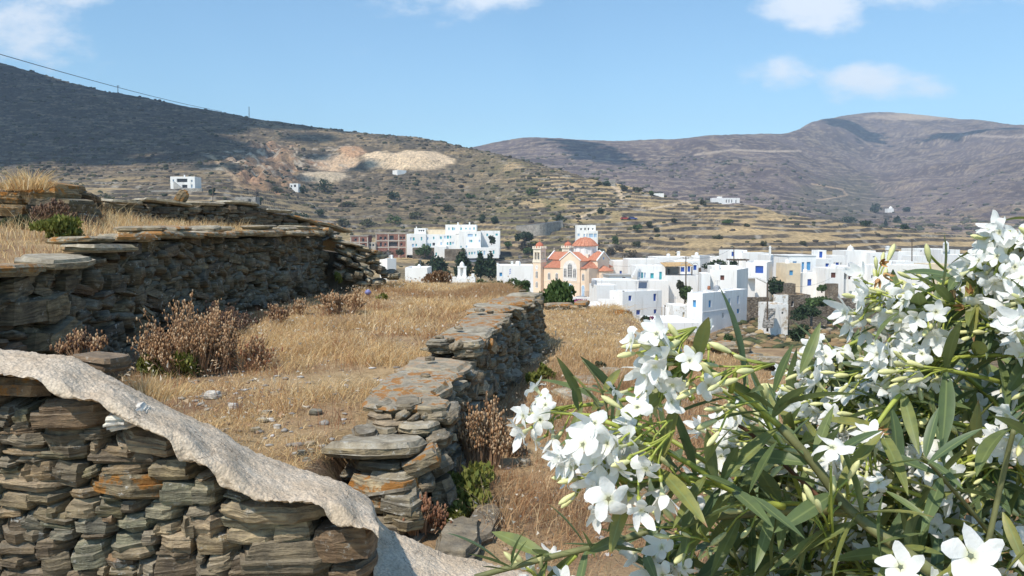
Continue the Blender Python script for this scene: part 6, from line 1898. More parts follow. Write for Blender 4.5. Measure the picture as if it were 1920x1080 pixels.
def blades(name, P, H, W, lean, colr, mat_, seeds=None):
    n = len(P)
    ang_ = rng.uniform(0, 2 * np.pi, n)
    sx = np.stack([np.cos(ang_), np.sin(ang_), np.zeros(n)], 1) * W[:, None] / 2
    up = np.zeros((n, 3)); up[:, 2] = H
    ld = np.concatenate([lean, np.zeros((n, 1))], 1)
    mid = P + up * 0.55 + ld * 0.30
    tip = P + up * np.sqrt(np.clip(1 - (np.hypot(lean[:, 0], lean[:, 1]) / (H * 1.3 + 1e-6)) ** 2 * 0.5, 0.15, 1))[:, None] + ld
    V = np.stack([P - sx, P + sx, mid + sx * 0.8, mid - sx * 0.8, tip + sx * 0.15, tip - sx * 0.15], 1).reshape(-1, 3)
    b = np.arange(n)[:, None] * 6
    Fq = np.concatenate([b + np.array([[0, 1, 2, 3]]), b + np.array([[3, 2, 4, 5]])], 0)
    me_ = new_mesh(name, V, Fq, mat_)
    with_attr(me_, np.repeat(colr, 6, 0))
    return tag(link(name, me_), kind='stuff')


def pick_col(n, pal, wts):
    i = rng.choice(len(pal), n, p=np.array(wts) / sum(wts))
    return np.array(pal)[i] * rng.uniform(0.75, 1.2, (n, 1))


STRAW = [(0.76, 0.56, 0.29), (0.66, 0.46, 0.23), (0.83, 0.66, 0.39), (0.54, 0.34, 0.17), (0.42, 0.22, 0.12), (0.85, 0.74, 0.52)]
n = 110000
y = 3.75 * (16.6 / 3.75) ** rng.uniform(0, 1, n)
xl = lw_x(y) + 0.12; xr = np.where(y < 11, mw_l(y) - 0.02, 0.32 - 0.12 * (y - 11.2))
x = xl + (xr - xl) * rng.uniform(0, 1, n)
dn = fbm(x / 0.55, y / 0.55, 201, 3)
bare = np.exp(-(((x + 1.9) / 1.0) ** 2 + ((y - 4.5) / 1.0) ** 2)) * 0.12 + np.exp(-(((x + 1.6) / 0.7) ** 2 + ((y - 8.2) / 0.8) ** 2)) * 0.12
keep = dn * 0.6 + 0.4 * fbm(x / 1.5, y / 1.5, 203, 3) - bare > 0.405 + 0.045 * (1 - sstep(6.5, 9, y)) + 0.11 * rng.uniform(-1, 1, n)
x, y, dn = x[keep], y[keep], dn[keep]; n = len(x)
P = np.stack([x, y, field_z(x, y) - 0.01], 1)
tall = sstep(0.45, 0.7, fbm(x / 1.1, y / 1.1, 205, 2))
H = rng.uniform(0.03, 0.09, n) * (0.7 + 1.2 * tall)
lean = rng.normal(0, 1, (n, 2)) * H[:, None] * 0.85 + np.array([0.35, -0.1]) * H[:, None]
colr = pick_col(n, STRAW, [3.2, 3, 2.2, 1.3, .6, 1.0])
rust = sstep(0.52, 0.64, fbm(x / 1.6, y / 1.6, 207, 3))[:, None]
colr = colr * (1 - 0.6 * rust) + np.array((0.33, 0.18, 0.095)) * 0.6 * rust
blades('dry_grass', P, H, rng.uniform(0.0022, 0.0050, n) * (1 + (y - 4) * 0.10), lean, colr, M_blade)
# russet weeds standing among the straw
n = 5200
cxw = rng.uniform(-3.1, -0.4, 90); cyw = 4.2 * (13 / 4.2) ** rng.uniform(0, 1, 90); iw = rng.integers(0, 90, n)
x = cxw[iw] + rng.normal(0, .10, n); y = cyw[iw] + rng.normal(0, .10, n)
k_ = (x < mw_l(y) - .04) & (x > lw_x(y) + .15); x, y = x[k_], y[k_]; n = len(x)
H = rng.uniform(.05, .20, n) * (0.6 + 0.6 * rng.uniform(0, 1, 90)[iw[k_]])
blades('russet_weeds', np.stack([x, y, field_z(x, y) - .01], 1), H, rng.uniform(.0016, .0032, n), rng.normal(0, 1, (n, 2)) * H[:, None] * .45, pick_col(n, [(.36, .17, .09), (.28, .13, .08), (.44, .25, .14)], [3, 2, 2]), M_blade)
# pale seed heads over the terrace field and the right field
n = 9000
y = 3.8 * (16.4 / 3.8) ** rng.uniform(0, 1, n); x = np.where(rng.uniform(0, 1, n) < .55, lw_x(y) + .2 + (np.minimum(mw_l(y), .2) - lw_x(y) - .2) * rng.uniform(0, 1, n), 0)
rt_ = x == 0; x = np.where(rt_, mw_r(y) + .1 + (np.minimum(edge_x(y), 2.6) - mw_r(y) - .1) * rng.uniform(0, 1, n), x)
z = np.where(rt_, ground_near(x, y), field_z(x, y)); k_ = fbm(x / .8, y / .8, 231, 3) > 0.42; x, y, z = x[k_], y[k_], z[k_]; n = len(x)
hh = rng.uniform(0.05, 0.17, n); sz = rng.uniform(0.005, 0.010, n) * (1 + (y - 4) * 0.05)
P = np.stack([x, y, z + hh], 1)
dv = rng.normal(0, 1, (n, 3, 3)) * sz[:, None, None]
V = (P[:, None, :] + dv).reshape(-1, 3)
me_ = new_mesh('seed_heads', V, np.arange(3 * n).reshape(-1, 3), M_blade)
with_attr(me_, np.repeat(pick_col(n, [(0.72, 0.66, 0.54), (0.62, 0.48, 0.32), (0.5, 0.33, 0.2)], [3, 2, 2]), 3, 0))
tag(link('seed_heads', me_), kind='stuff')
# right field
n = 78000
y = 3.2 * (17.2 / 3.2) ** rng.uniform(0, 1, n)
x = mw_r(y) + 0.02 + (edge_x(y) + .3 - mw_r(y)) * rng.uniform(0, 1, n)
dn = fbm(x / 0.6, y / 0.6, 211, 3)
keep = (dn > 0.36 + 0.10 * rng.uniform(-1, 1, n)) & ((x - .05) / .5 + (y - 3.4) / 1.2 > 0.4 * rng.uniform(0, 2, n))
x, y = x[keep], y[keep]; n = len(x)
P = np.stack([x, y, ground_near(x, y) - 0.01], 1)
tall = sstep(0.45, 0.68, fbm(x / .9, y / .9, 215, 2))
H = rng.uniform(0.05, 0.13, n) * (0.8 + 1.1 * tall)
lean = rng.normal(0, 1, (n, 2)) * H[:, None] * 0.6 + np.array([0.3, -0.1]) * H[:, None]
H = H * (1 - 0.45 * sstep(8, 13, y)); lean = lean * (1 - 0.45 * sstep(8, 13, y))[:, None]
far_ = sstep(7.0, 11.5, y)[:, None]
cn = pick_col(n, [(0.48, 0.28, 0.145), (0.58, 0.39, 0.215), (0.34, 0.185, 0.10), (0.68, 0.52, 0.32)], [3, 2.2, 1.6, 1.5]); cf = pick_col(n, STRAW, [3.2, 3, 2, 1.3, .5, .7])
blades('dry_grass', P, H, rng.uniform(0.0022, 0.0050, n) * (1 + (y - 4) * 0.10), lean, cn * (1 - far_) + cf * far_, M_blade)
# upper terrace: taller oats
n = 34000
x = rng.uniform(-9.5, -3.62, n); y = rng.uniform(4.2, 15.5, n)
keep = (fbm(x / .8, y / .8, 221, 3) > 0.34) & ~((x < -5.0) & (x > -6.6) & (y > 8.6) & (y < 9.6)) & (x < lw_x(y) - 0.42)
x, y = x[keep], y[keep]; n = len(x)
P = np.stack([x, y, upper_z(x, y) - 0.01], 1)
H = rng.uniform(0.07, 0.19, n) * (0.8 + 0.7 * sstep(0.45, 0.7, fbm(x / 1.0, y / 1.0, 225, 2))); H = np.where(rng.uniform(0, 1, n) < .04, H * 1.6, H)
H = np.where(x > lw_x(y) - 1.0, H * 0.6, H)
lean = rng.normal(0, 1, (n, 2)) * H[:, None] * 0.4
blades('tall_dry_grass', P, H, rng.uniform(0.004, 0.008, n), lean, pick_col(n, STRAW, [3, 3, 2, 2, 1.2, .7]), M_blade)
# tuft growing on the rock pile and tufts against the mortar
def tuft(px, py, Y, n, h, spread, name='grass_tuft', label='', pal=STRAW, wts=(3, 3, 2, 1, .5, .6)):
    c = U(px, py, Y); P = np.array(c) + rng.normal(0, 1, (n, 3)) * np.array([spread, spread, 0.005])
    H = rng.uniform(0.5, 1.1, n) * h
    lean = (P[:, :2] - np.array(c)[:2]) * 1.2 + rng.normal(0, 1, (n, 2)) * h * 0.25
    o = blades(name, P, H, rng.uniform(0.003, 0.006, n) * (Y / 5), lean, pick_col(n, list(pal), list(wts)), M_blade)
    o.pop('kind', None)
    return tag(o, label, 'grass')


tuft(52, 356, 9.1, 380, 0.24, 0.10, label='tuft of golden dry grass on top of the dark rock pile')
tuft(6, 356, 9.1, 200, 0.16, 0.10, label='small dry tuft at the left edge of the rock pile')
tuft(272, 752, 3.9, 330, 0.15, 0.05, label='pale upright straw tuft standing just behind the mortar cap')
tuft(312, 742, 4.1, 200, 0.10, 0.06, label='shorter straw tuft to the right of the pale upright one')
tuft(1130, 580, 16.2, 160, 0.12, 0.3, label='straw tuft at the far edge of the right field')


# ================================================================== shrubs and trees
def leaf_cloud(lumps, n, size, r, upright=0.0, elong=1.8):
    """triangular leaf faces spread through lumps (centre, radii)"""
    wts = np.array([l[1][0] * l[1][1] * l[1][2] for l in lumps]) ** 0.67; wts /= wts.sum()
    idx = r.choice(len(lumps), n, p=wts)
    C = np.array([l[0] for l in lumps])[idx]; Rr = np.array([l[1] for l in lumps])[idx]
    d = r.normal(size=(n, 3)); d /= np.linalg.norm(d, axis=1, keepdims=True)
    rad = r.uniform(0.25, 1.0, n) ** 0.45
    P = C + d * Rr * (rad * r.uniform(0.85, 1.12, n))[:, None]
    a = r.normal(size=(n, 3)) + d * 0.4; a[:, 2] += upright * 2.5; a /= np.linalg.norm(a, axis=1, keepdims=True)
    b = np.cross(a, r.normal(size=(n, 3))); b /= np.linalg.norm(b, axis=1, keepdims=True)
    s = size * r.uniform(0.6, 1.3, n)[:, None]
    V = np.stack([P - a * s * elong * .5, P + b * s * .45, P + a * s * elong * .5, P - b * s * .45], 1).reshape(-1, 3)
    return V, np.arange(4 * n).reshape(-1, 4)


_fm = {}


def foliage_mat(name, c1, c2, trans=0.2):
    if name in _fm: return _fm[name]
    m = NT(name)
    pos = m.n('ShaderNodeNewGeometry')
    ri = pos.outputs['Random Per Island']
    a = m.noise(pos.outputs['Position'], 2.0, 3)
    c = m.mix(ri, c1, c2)
    c = m.mix(1.0, c, m.ramp(m.mapr(a, 0.3, 0.7), [(0, (0.72, 0.72, 0.72)), (1, (1.25, 1.22, 1.1))]), 'MULTIPLY')
    m.fin(c, 0.7, None, 0.25)
    tr_ = m.n('ShaderNodeBsdfTranslucent', {'Color': c}); mx_ = m.n('ShaderNodeMixShader', {0: trans})
    m.t.links.new(m.bsdf.outputs[0], mx_.inputs[1]); m.t.links.new(tr_.outputs[0], mx_.inputs[2]); m.t.links.new(mx_.outputs[0], m.out.inputs[0])
    _fm[name] = m.mat
    return m.mat


G_dark = foliage_mat('dark_evergreen', (0.022, 0.042, 0.020), (0.045, 0.075, 0.032))
G_mid = foliage_mat('mid_green', (0.045, 0.085, 0.025), (0.095, 0.145, 0.045))
G_olive = foliage_mat('olive_scrub', (0.055, 0.062, 0.035), (0.105, 0.11, 0.055))
G_grey = foliage_mat('grey_scrub', (0.085, 0.075, 0.062), (0.15, 0.13, 0.10))
G_yel = foliage_mat('yellow_green', (0.095, 0.12, 0.025), (0.20, 0.20, 0.05))
G_pink = foliage_mat('magenta_blossom', (0.30, 0.05, 0.16), (0.45, 0.14, 0.28))
G_brown = foliage_mat('dried_brown', (0.17, 0.095, 0.055), (0.34, 0.21, 0.12))
M_bark = plain('bark', (0.10, 0.075, 0.055), 0.95, 0.2, 6, 0.1, 0.5)
_seed = [100]


def plant(name, label, cat, px, pyb, Y, wpx, hpx, mat_, n=260, leaf=None, shape='round', group=None, base=None, upright=0.0, trunk=True, trunk_frac=0.12):
    _seed[0] += 1; r = np.random.default_rng(_seed[0])
    b = Vector(base) if base is not None else U(px, pyb, Y)
    k = Y / FPX; W = wpx * k / 2 * 1.12; Hh = hpx * k * 1.12
    root = thing(name, label, cat, b, group)
    lumps = []
    if shape == 'cone':
        for i in range(9):
            t = (i + .5) / 9; rr = W * (1 - t) ** 0.75 * (0.55 + .9 * min(1, t * 5)) * 0.85
            lumps.append(((r.normal(0, W * .06), r.normal(0, W * .06), Hh * (0.03 + .97 * t)), (max(rr, W * .12), max(rr, W * .12), Hh * .085)))
    else:
        for i in range(int(r.integers(7, 11))):
            u_ = r.uniform(0.2, 1); th = r.uniform(0, 6.28); rr = r.uniform(.30, .5)
            lumps.append(((W * .68 * u_ * math.cos(th), W * .68 * u_ * math.sin(th), Hh * (trunk_frac + (.72 - trunk_frac) * r.uniform(.15, 1) * (1 - .4 * u_ ** 2))), (W * rr, W * rr, Hh * r.uniform(.18, .30))))
    leaf = leaf or max(k * 4.0, 0.02)
    V, Fq = leaf_cloud(lumps, n, leaf, r, upright)
    V[:, 2] = np.maximum(V[:, 2], -0.05)
    link('crown' if cat == 'tree' else 'foliage', new_mesh('crown', V, Fq, mat_), root)
    if trunk:
        mb = MB(); tw_ = W * .09
        tp = Vector((r.normal(0, W * .1), 0, Hh * (0.8 if shape == 'cone' else .45)))
        mb.tube([b + Vector((0, 0, -.3)), b + tp * .5, b + tp], [tw_ * 1.3, tw_, tw_ * .5], 6)
        if shape != 'cone':
            for i in range(3): l = lumps[i][0]; mb.tube([b + tp * .5, b + tp * .5 + (Vector(l) - tp * .5) * .9], [tw_ * .7, tw_ * .25], 5)
        mb.build('trunk' if cat == 'tree' else 'stem', [M_bark], root)
    return root


# cypresses and trees round the village
plant('cypress', 'broad dark cypress right behind the white monument', 'tree', 868, 521, 190, 38, 48, G_dark, 900, .55, 'cone')
plant('cypress', 'narrow dark cypress, left one of the close pair beside the plain white house', 'tree', 901, 520, 188, 24, 44, G_dark, 700, .5, 'cone')
plant('cypress', 'dark cypress of the close pair, touching the plain white house', 'tree', 920, 521, 186, 29, 43, G_dark, 800, .5, 'cone')
plant('pine_tree', 'dark spreading tree left of the white monument', 'tree', 826, 520, 195, 56, 40, G_dark, 900, .6)
plant('pine_tree', 'darker low tree beside the spreading one, over the flat white roof', 'tree', 796, 518, 200, 34, 30, G_olive, 500, .6)
plant('tree', 'green tree in front of the rubble retaining wall of the large building', 'tree', 796, 480, 292, 36, 22, G_mid, 600, .6)
plant('tree', 'dark round tree on the terrace right of the large white building', 'tree', 984, 455, 318, 38, 22, G_dark, 700, .6)
plant('tree', 'small dark tree growing against the right end of the large white building', 'tree', 922, 458, 292, 15, 18, G_dark, 300, .5)
plant('tree', 'round green tree above the roofless ruin', 'tree', 1455, 556, 118, 46, 34, G_dark, 1100, .28)
plant('bush', 'dark bush behind the house with the curved roof', 'bush', 1342, 507, 176, 44, 24, G_dark, 800, .4)
plant('bush', 'smaller dark bush at the left end of the dark timber pergola', 'bush', 1372, 506, 172, 22, 18, G_dark, 400, .4)
plant('bush', 'green bush on the rubble slope beside the weathered house', 'bush', 1284, 566, 128, 22, 34, G_mid, 600, .3)
plant('bush', 'round olive bush on the rubble slope under the pergola pole', 'bush', 1275, 545, 135, 20, 20, G_olive, 500, .3)
plant('bush', 'green bush at the foot of the white house with the single blue window', 'bush', 1541, 546, 145, 20, 14, G_mid, 400, .3)
plant('ivy', 'dark green ivy spilling over the rubble walls under the village', 'ivy', 1510, 600, 95, 60, 30, G_dark, 900, .25, trunk=False)
plant('ivy', 'ivy patch over the brown slope beside the tumbledown rubble house', 'ivy', 1530, 574, 105, 60, 22, G_mid, 900, .25, trunk=False)
plant('bush', 'dark bush low on the brown slope below the steps', 'bush', 1500, 640, 62, 40, 32, G_dark, 700, .16, trunk=False)
plant('bush', 'young green bush in the middle of the brown slope', 'bush', 1366, 648, 60, 16, 26, G_mid, 400, .14)
plant('bush', 'low green bush at the right of the brown slope', 'bush', 1435, 668, 40, 34, 16, G_olive, 500, .10)
plant('bush', 'dark leafy bush in front of the cube house', 'bush', 1212, 606, 70, 24, 14, G_dark, 500, .14)
plant('bush', 'dark magenta flowering bush right of the dark leafy one', 'bush', 1222, 600, 69, 7, 9, G_pink, 120, .12)
plant('bush', 'pink oleander bush behind the cistern', 'bush', 1086, 575, 57, 32, 15, G_pink, 500, .13)
plant('bush', 'green leaves mixed into the left of the pink bush', 'bush', 1072, 576, 56, 18, 12, G_mid, 250, .13)
for i, (px, w_, h_, mt, lb) in enumerate([(905, 34, 20, G_mid, 'leftmost rounded shrub of the green hedge behind the dry grass'), (930, 40, 24, G_mid, 'broad bright shrub in the middle of the green hedge'), (955, 40, 26, G_mid, 'hedge shrub behind the foot of the flagpole'), (982, 36, 28, G_mid, 'rightmost shrub of the green hedge, next to the tall feathery shrub')]):
    plant('hedge_shrub', lb, 'shrub', px, 552 + i * 2, 60, w_, h_ + 8, mt, 900, .16, group='green hedge shrubs')
plant('shrub', 'tall feathery green shrub in front of the church, past the end of the field wall', 'shrub', 1033, 590, 20, 78, 74, G_mid, 3400, .08, upright=.9)
plant('shrub', 'rounded rust brown bush at the far end of the terrace field', 'shrub', 815, 536, 16.2, 54, 32, G_brown, 2200, .03, upright=.5)
# notable bushes on the slopes
HB = [(610, 362, 30, 28, G_dark, 'big dark round tree below the quarry spoil'), (570, 363, 15, 17, G_dark, 'dark rounded bush beside the tiny white hut'), (518, 358, 26, 13, G_olive, 'low spreading bush left of the tiny white hut'), (732, 372, 30, 17, G_dark, 'dark bush alone on the terraces right of the quarry'),
      (905, 419, 12, 17, G_dark, 'dark small tree, left one of two above the large white building'), (929, 420, 14, 18, G_dark, 'dark small tree, right one of two above the large white building'), (1126, 401, 17, 14, G_dark, 'dark bush beside the dirt track on the spur'), (1054, 416, 24, 16, G_dark, 'dark bush where the dirt track starts'),
      (1137, 349, 14, 11, G_dark, 'dark bush left of the ruin on the crest'), (1122, 348, 14, 7, G_olive, 'low bush on the crest left of the dark one'), (1168, 357, 16, 9, G_olive, 'bush right of the dirt track on the crest'), (1193, 360, 26, 11, G_olive, 'long low bush on the crest right of the track'), (1220, 366, 10, 8, G_mid, 'green bush beside the tiny house on the crest'),
      (1320, 386, 14, 12, G_olive, 'bush left of the long low house on the spur'), (1360, 419, 30, 8, G_mid, 'flat green bush on the golden terraces below the long low house'), (1263, 418, 12, 8, G_olive, 'single small bush on the golden terraces'), (1195, 436, 26, 12, G_mid, 'wide green bush above the village roofs'), (1217, 427, 18, 9, G_olive, 'low bush right above the wide green one'), (1229, 434, 13, 8, G_olive, 'small bush right of the wide green one'),
      (1152, 458, 16, 22, G_mid, 'slender green tree right of the white villa'), (1160, 470, 18, 12, G_grey, 'grey bush behind the church dome'), (1183, 484, 30, 18, G_grey, 'large grey bush over the white roofs right of the church'), (1193, 462, 18, 12, G_olive, 'yellow green bush above the large grey one'), (1146, 478, 26, 14, G_grey, 'grey bush touching the church roof line'),
      (1431, 462, 14, 12, G_olive, 'round bush on the terraces above the tall white chimney'), (985, 470, 30, 20, G_grey, 'grey bush left of the bell tower'), (952, 462, 18, 10, G_mid, 'green bush between the large building and the bell tower'), (992, 478, 26, 12, G_mid, 'green bush right behind the bell tower'), (1000, 462, 24, 10, G_yel, 'yellowish bush on the terrace above the bell tower'),
      (200, 382, 40, 20, G_olive, 'wide olive bush above the low back wall'), (140, 356, 30, 18, G_olive, 'round bush above the rock pile'), (262, 386, 30, 12, G_dark, 'dark bush left of the standing stone'), (300, 384, 22, 10, G_olive, 'bush just left of the tilted standing stone'), (398, 366, 14, 14, G_dark, 'dark bush at the end of the grey retaining wall'), (440, 388, 34, 14, G_olive, 'bush in front of the stone barn'),
      (485, 384, 22, 14, G_dark, 'dark bush right of the stone barn'), (560, 412, 50, 12, G_dark, 'long dark thicket above the terrace wall end'), (600, 408, 24, 14, G_dark, 'dark bush at the right end of the long thicket'), (640, 424, 30, 14, G_olive, 'olive bush above the pink brick houses'), (690, 424, 28, 16, G_olive, 'bush on the slope above the larger pink house'), (740, 422, 34, 18, G_mid, 'green bush above the left wing of the large building'),
      (780, 408, 26, 12, G_olive, 'bush halfway up the slope above the large building'), (655, 388, 30, 12, G_olive, 'low bush below the pole on the quarry slope'), (840, 396, 26, 12, G_olive, 'olive bush on the green slope'), (880, 372, 24, 10, G_mid, 'green bush high on the green slope'), (996, 366, 22, 12, G_mid, 'bright green bush in the middle of the spur'), (690, 480, 34, 16, G_grey, 'grey bush under the larger pink brick house'),
      (1590, 418, 34, 12, G_dark, 'long thicket at the mouth of the far valley'), (1622, 424, 30, 12, G_dark, 'thicket joining the valley mouth from the right'), (1640, 400, 24, 18, G_dark, 'dark trees climbing the far valley'), (1660, 426, 6, 14, G_dark, 'single slim cypress at the valley mouth'), (1682, 418, 14, 12, G_dark, 'dark bush right of the slim cypress'), (1695, 430, 18, 10, G_dark, 'wide dark bush below the distant chapel'),
      (1700, 396, 14, 8, G_dark, 'bush beside the distant white chapel'), (1505, 460, 14, 7, G_olive, 'small bush low on the golden terraces'), (1345, 448, 20, 8, G_olive, 'flat bush on the terraces behind the white roofs'), (1400, 425, 12, 6, G_olive, 'tiny bush below the long white house')]
for (px, pyb, w_, h_, mt, lb) in HB:
    Y = hill_Y(px, pyb); b = U(px, pyb, Y); b.z = float(zz[np.argmin(np.abs(rows - Y)), np.argmin(np.abs(cols - px))]) - .1
    plant('hill_shrub' if h_ < 16 else 'hill_tree', lb, 'shrub' if h_ < 16 else 'tree', px, pyb, Y, w_, h_, mt, 220, Y / FPX * 2.6, base=b, shape='cone' if 'slim' in lb else 'round')
# scrub that covers the slopes, too many to count
n = 26000
jj = rng.integers(0, nc, n); ii_ = rng.integers(0, nr - 1, n)
ok_px = (cols[jj] > -80) & (cols[jj] < 2000)
yy = rows[ii_]; ok = ok_px & (yy > 26) & (yy < 1200)
jj, ii_ = jj[ok], ii_[ok]
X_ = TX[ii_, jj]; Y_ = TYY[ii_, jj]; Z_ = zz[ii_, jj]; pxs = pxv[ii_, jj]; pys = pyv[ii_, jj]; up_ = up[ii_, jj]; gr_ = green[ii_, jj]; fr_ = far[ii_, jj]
quar = blob(740, 303, 135, 26, 0.2, 0.3)[ii_, jj] + blob(610, 334, 62, 14, 0.2, 0.3)[ii_, jj] + blob(640, 306, 58, 24, 0.2, 0.3)[ii_, jj]
pr = 0.10 + 0.75 * up_ + 0.55 * gr_ + 0.25 * fr_
pr = pr * (0.25 + 1.5 * sstep(0.42, 0.6, fbm(X_ / 24, Y_ / 24, 301, 3))) * (quar < 0.1) * np.where((Y_ < 235) & (pxs > 990), np.where((Y_ < 112) & (pxs > 1230), 1.0, 0.3), 1.0) * np.where((pxs > 1180) & (Y_ < 460) & (Y_ > 112), 0.35, 1)
kp = rng.uniform(0, 1, len(X_)) < pr
X_, Y_, Z_, up_, fr_ = X_[kp], Y_[kp], Z_[kp], up_[kp], fr_[kp]; n = len(X_)
bv, bf = ICO0
siz = rng.uniform(0.35, 1.0, n) ** 1.6 * (1.1 + 0.9 * fr_) * np.clip(Y_ / 330, .22, 1.5)
V = bv[None] * (siz[:, None, None] * rng.uniform(0.7, 1.3, (n, len(bv), 1))) * np.array([1.25, 1.0, 0.72]) + np.stack([X_, Y_, Z_ + siz * .25], 1)[:, None, :]
Fq = (bf[None] + (np.arange(n) * len(bv))[:, None, None]).reshape(-1, 3)
me_ = new_mesh('hill_scrub', V.reshape(-1, 3), Fq, attr_mat('scrub_clumps', .9, 0.0))
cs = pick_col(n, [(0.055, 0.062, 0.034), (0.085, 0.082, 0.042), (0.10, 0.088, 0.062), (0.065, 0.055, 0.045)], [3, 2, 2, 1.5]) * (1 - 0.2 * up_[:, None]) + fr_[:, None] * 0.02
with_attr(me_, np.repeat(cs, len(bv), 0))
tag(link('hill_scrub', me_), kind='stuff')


# ------------------------------------------------------------------ plants of the fields
def twig_bush(name, label, px, pyb, Y, wpx, hpx, stems, head, colr_h, pos=None, seed=1, heads=5, head_sz=0.0062, twigc=(0.32, 0.20, 0.12)):
    r = random.Random(seed); b = U(px, pyb, Y) if pos is None else Vector(pos); k = Y / FPX; W = wpx * k / 2; Hh = hpx * k
    root = thing(name, label, 'shrub', b)
    mb = MB(); HV = []; HF = []; HC = []; nb = 0
    bv_, bf_ = ICO0
    cl_ = [(r.uniform(0, 6.28), math.sqrt(r.random()), r.uniform(.65, 1.08)) for _ in range(max(6, stems // 16))]
    for i in range(stems):
        th, q, hc = r.choice(cl_); th += r.gauss(0, .22); q = min(1.1, max(0, q + r.gauss(0, .10)))
        o = Vector((W * .5 * q * math.cos(th), W * .42 * q * math.sin(th), 0)); t = o * r.uniform(1.3, 2.0) + Vector((r.gauss(0, W * .09), r.gauss(0, W * .09), Hh * hc * r.uniform(.55, 1.05) * (1 - .35 * q * q)))
        mid = o.lerp(t, .5) + Vector((r.gauss(0, W * .05), r.gauss(0, W * .05), Hh * .06))
        mb.tube([b + o, b + mid, b + t], [.0035, .0028, .0016], 3, 0, False)
        sd = mid.lerp(t, r.uniform(0, .5)); mb.tube([b + sd, b + sd + Vector((r.gauss(0, .03), r.gauss(0, .03), r.uniform(.02, .06)))], [.002, .0012], 3, 0, False)
        for j in range(heads + 2):
            f = 1 - j * .055 * r.uniform(.6, 1.3); p = mid.lerp(t, max(0, f * 2 - 1)) if f > .5 else o.lerp(mid, f * 2)
            p = p + Vector((r.gauss(0, .012), r.gauss(0, .012), r.gauss(0, .008)))
            s = head_sz * r.uniform(.6, 1.3)
            HV.append(np.array(bv_) * s * np.array([1, 1, 2.3]) + np.array(p)); HF.append(bf_ + nb); nb += len(bv_)
            c = np.array(r.choice(colr_h)) * r.uniform(.8, 1.2); HC.append(np.repeat(c[None], len(bv_), 0))
    mb.build('twigs', [plain('dry_twig', twigc)], root)
    me_ = new_mesh('seed_heads', np.concatenate(HV), np.concatenate(HF), M_blade); with_attr(me_, np.concatenate(HC))
    o = link('seed_heads', me_, root); o['kind'] = 'stuff'
    return root


BR = [(0.52, 0.33, 0.18), (0.62, 0.43, 0.26), (0.40, 0.23, 0.125), (0.66, 0.51, 0.34)]
DK = [(0.22, 0.14, 0.10), (0.28, 0.18, 0.12), (0.17, 0.11, 0.09)]
def fz(px, py): Y = ground_Y(px, py, field_z); return Y
Y = fz(372, 700); twig_bush('dried_shrub', 'large brown dried shrub full of seed heads at the foot of the dark wall', 362, 705, Y, 215, 165, 330, 0, BR, seed=1, heads=6)
Y = fz(415, 690); twig_bush('dried_shrub', 'rusty dried shrub spreading right of the large brown one', 440, 712, Y, 150, 120, 220, 0, BR + [(0.42, 0.2, 0.12)], seed=2, heads=6)
Y = fz(400, 640); twig_bush('dried_shrub', 'dark grey twiggy shrub against the wall behind the large brown one', 400, 632, Y, 150, 68, 150, 0, DK, seed=3, heads=4, twigc=(0.12, 0.085, 0.07))
Y = fz(500, 612); twig_bush('dried_shrub', 'dark low twiggy shrub by the middle of the dark wall', 508, 612, Y, 90, 50, 90, 0, DK + BR, seed=4, heads=4)
Y = fz(640, 588); twig_bush('dried_shrub', 'rust coloured patch of weeds near the rubble heap', 640, 588, Y, 110, 52, 130, 0, BR, seed=5, heads=5, head_sz=.008)
Y = fz(560, 590); twig_bush('dried_shrub', 'pale twiggy weeds under the far part of the dark wall', 566, 592, Y, 60, 36, 60, 0, BR + [(0.5, 0.42, 0.3)], seed=6, heads=4)
twig_bush('dried_shrub', 'brown thistle growing between the wall and the mortar cap', 150, 676, 5.2, 110, 66, 90, 0, DK + BR, seed=7, heads=5)
Y = ground_Y(905, 880, ground_near); twig_bush('dried_shrub', 'brown dried shrub leaning on the shaded foot of the field wall', 905, 885, Y, 120, 150, 230, 0, BR, seed=8, heads=6)
Y = ground_Y(960, 850, ground_near); twig_bush('dried_shrub', 'thin pale dried shrub below the hanging white blossoms', 965, 900, Y, 110, 110, 130, 0, BR + [(0.6, 0.48, 0.36)], seed=9, heads=5)
twig_bush('dried_shrub', 'dark withered bush in front of the rock pile', 100, 424, 8.7, 90, 48, 110, 0, DK, seed=10, heads=4, head_sz=.008)
twig_bush('dried_shrub', 'brown twiggy bush at the left end of the low back wall', 128, 410, 9.6, 46, 50, 60, 0, BR, seed=11, heads=4)
Y = ground_Y(820, 1010, ground_near); twig_bush('dried_shrub', 'reddish dried weeds under the broken end of the field wall', 790, 1000, 4.0, 100, 70, 150, 0, [(0.30, 0.15, 0.09), (0.38, 0.2, 0.12)], seed=12, heads=5)


def green_clump(label, px, pyb, Y, wpx, hpx, mat_, n=420, leaf=.022, name='green_bush', seed=0):
    return plant(name, label, 'bush', px, pyb, Y, wpx, hpx, mat_, n, leaf, upright=.8, trunk=True, trunk_frac=.05)


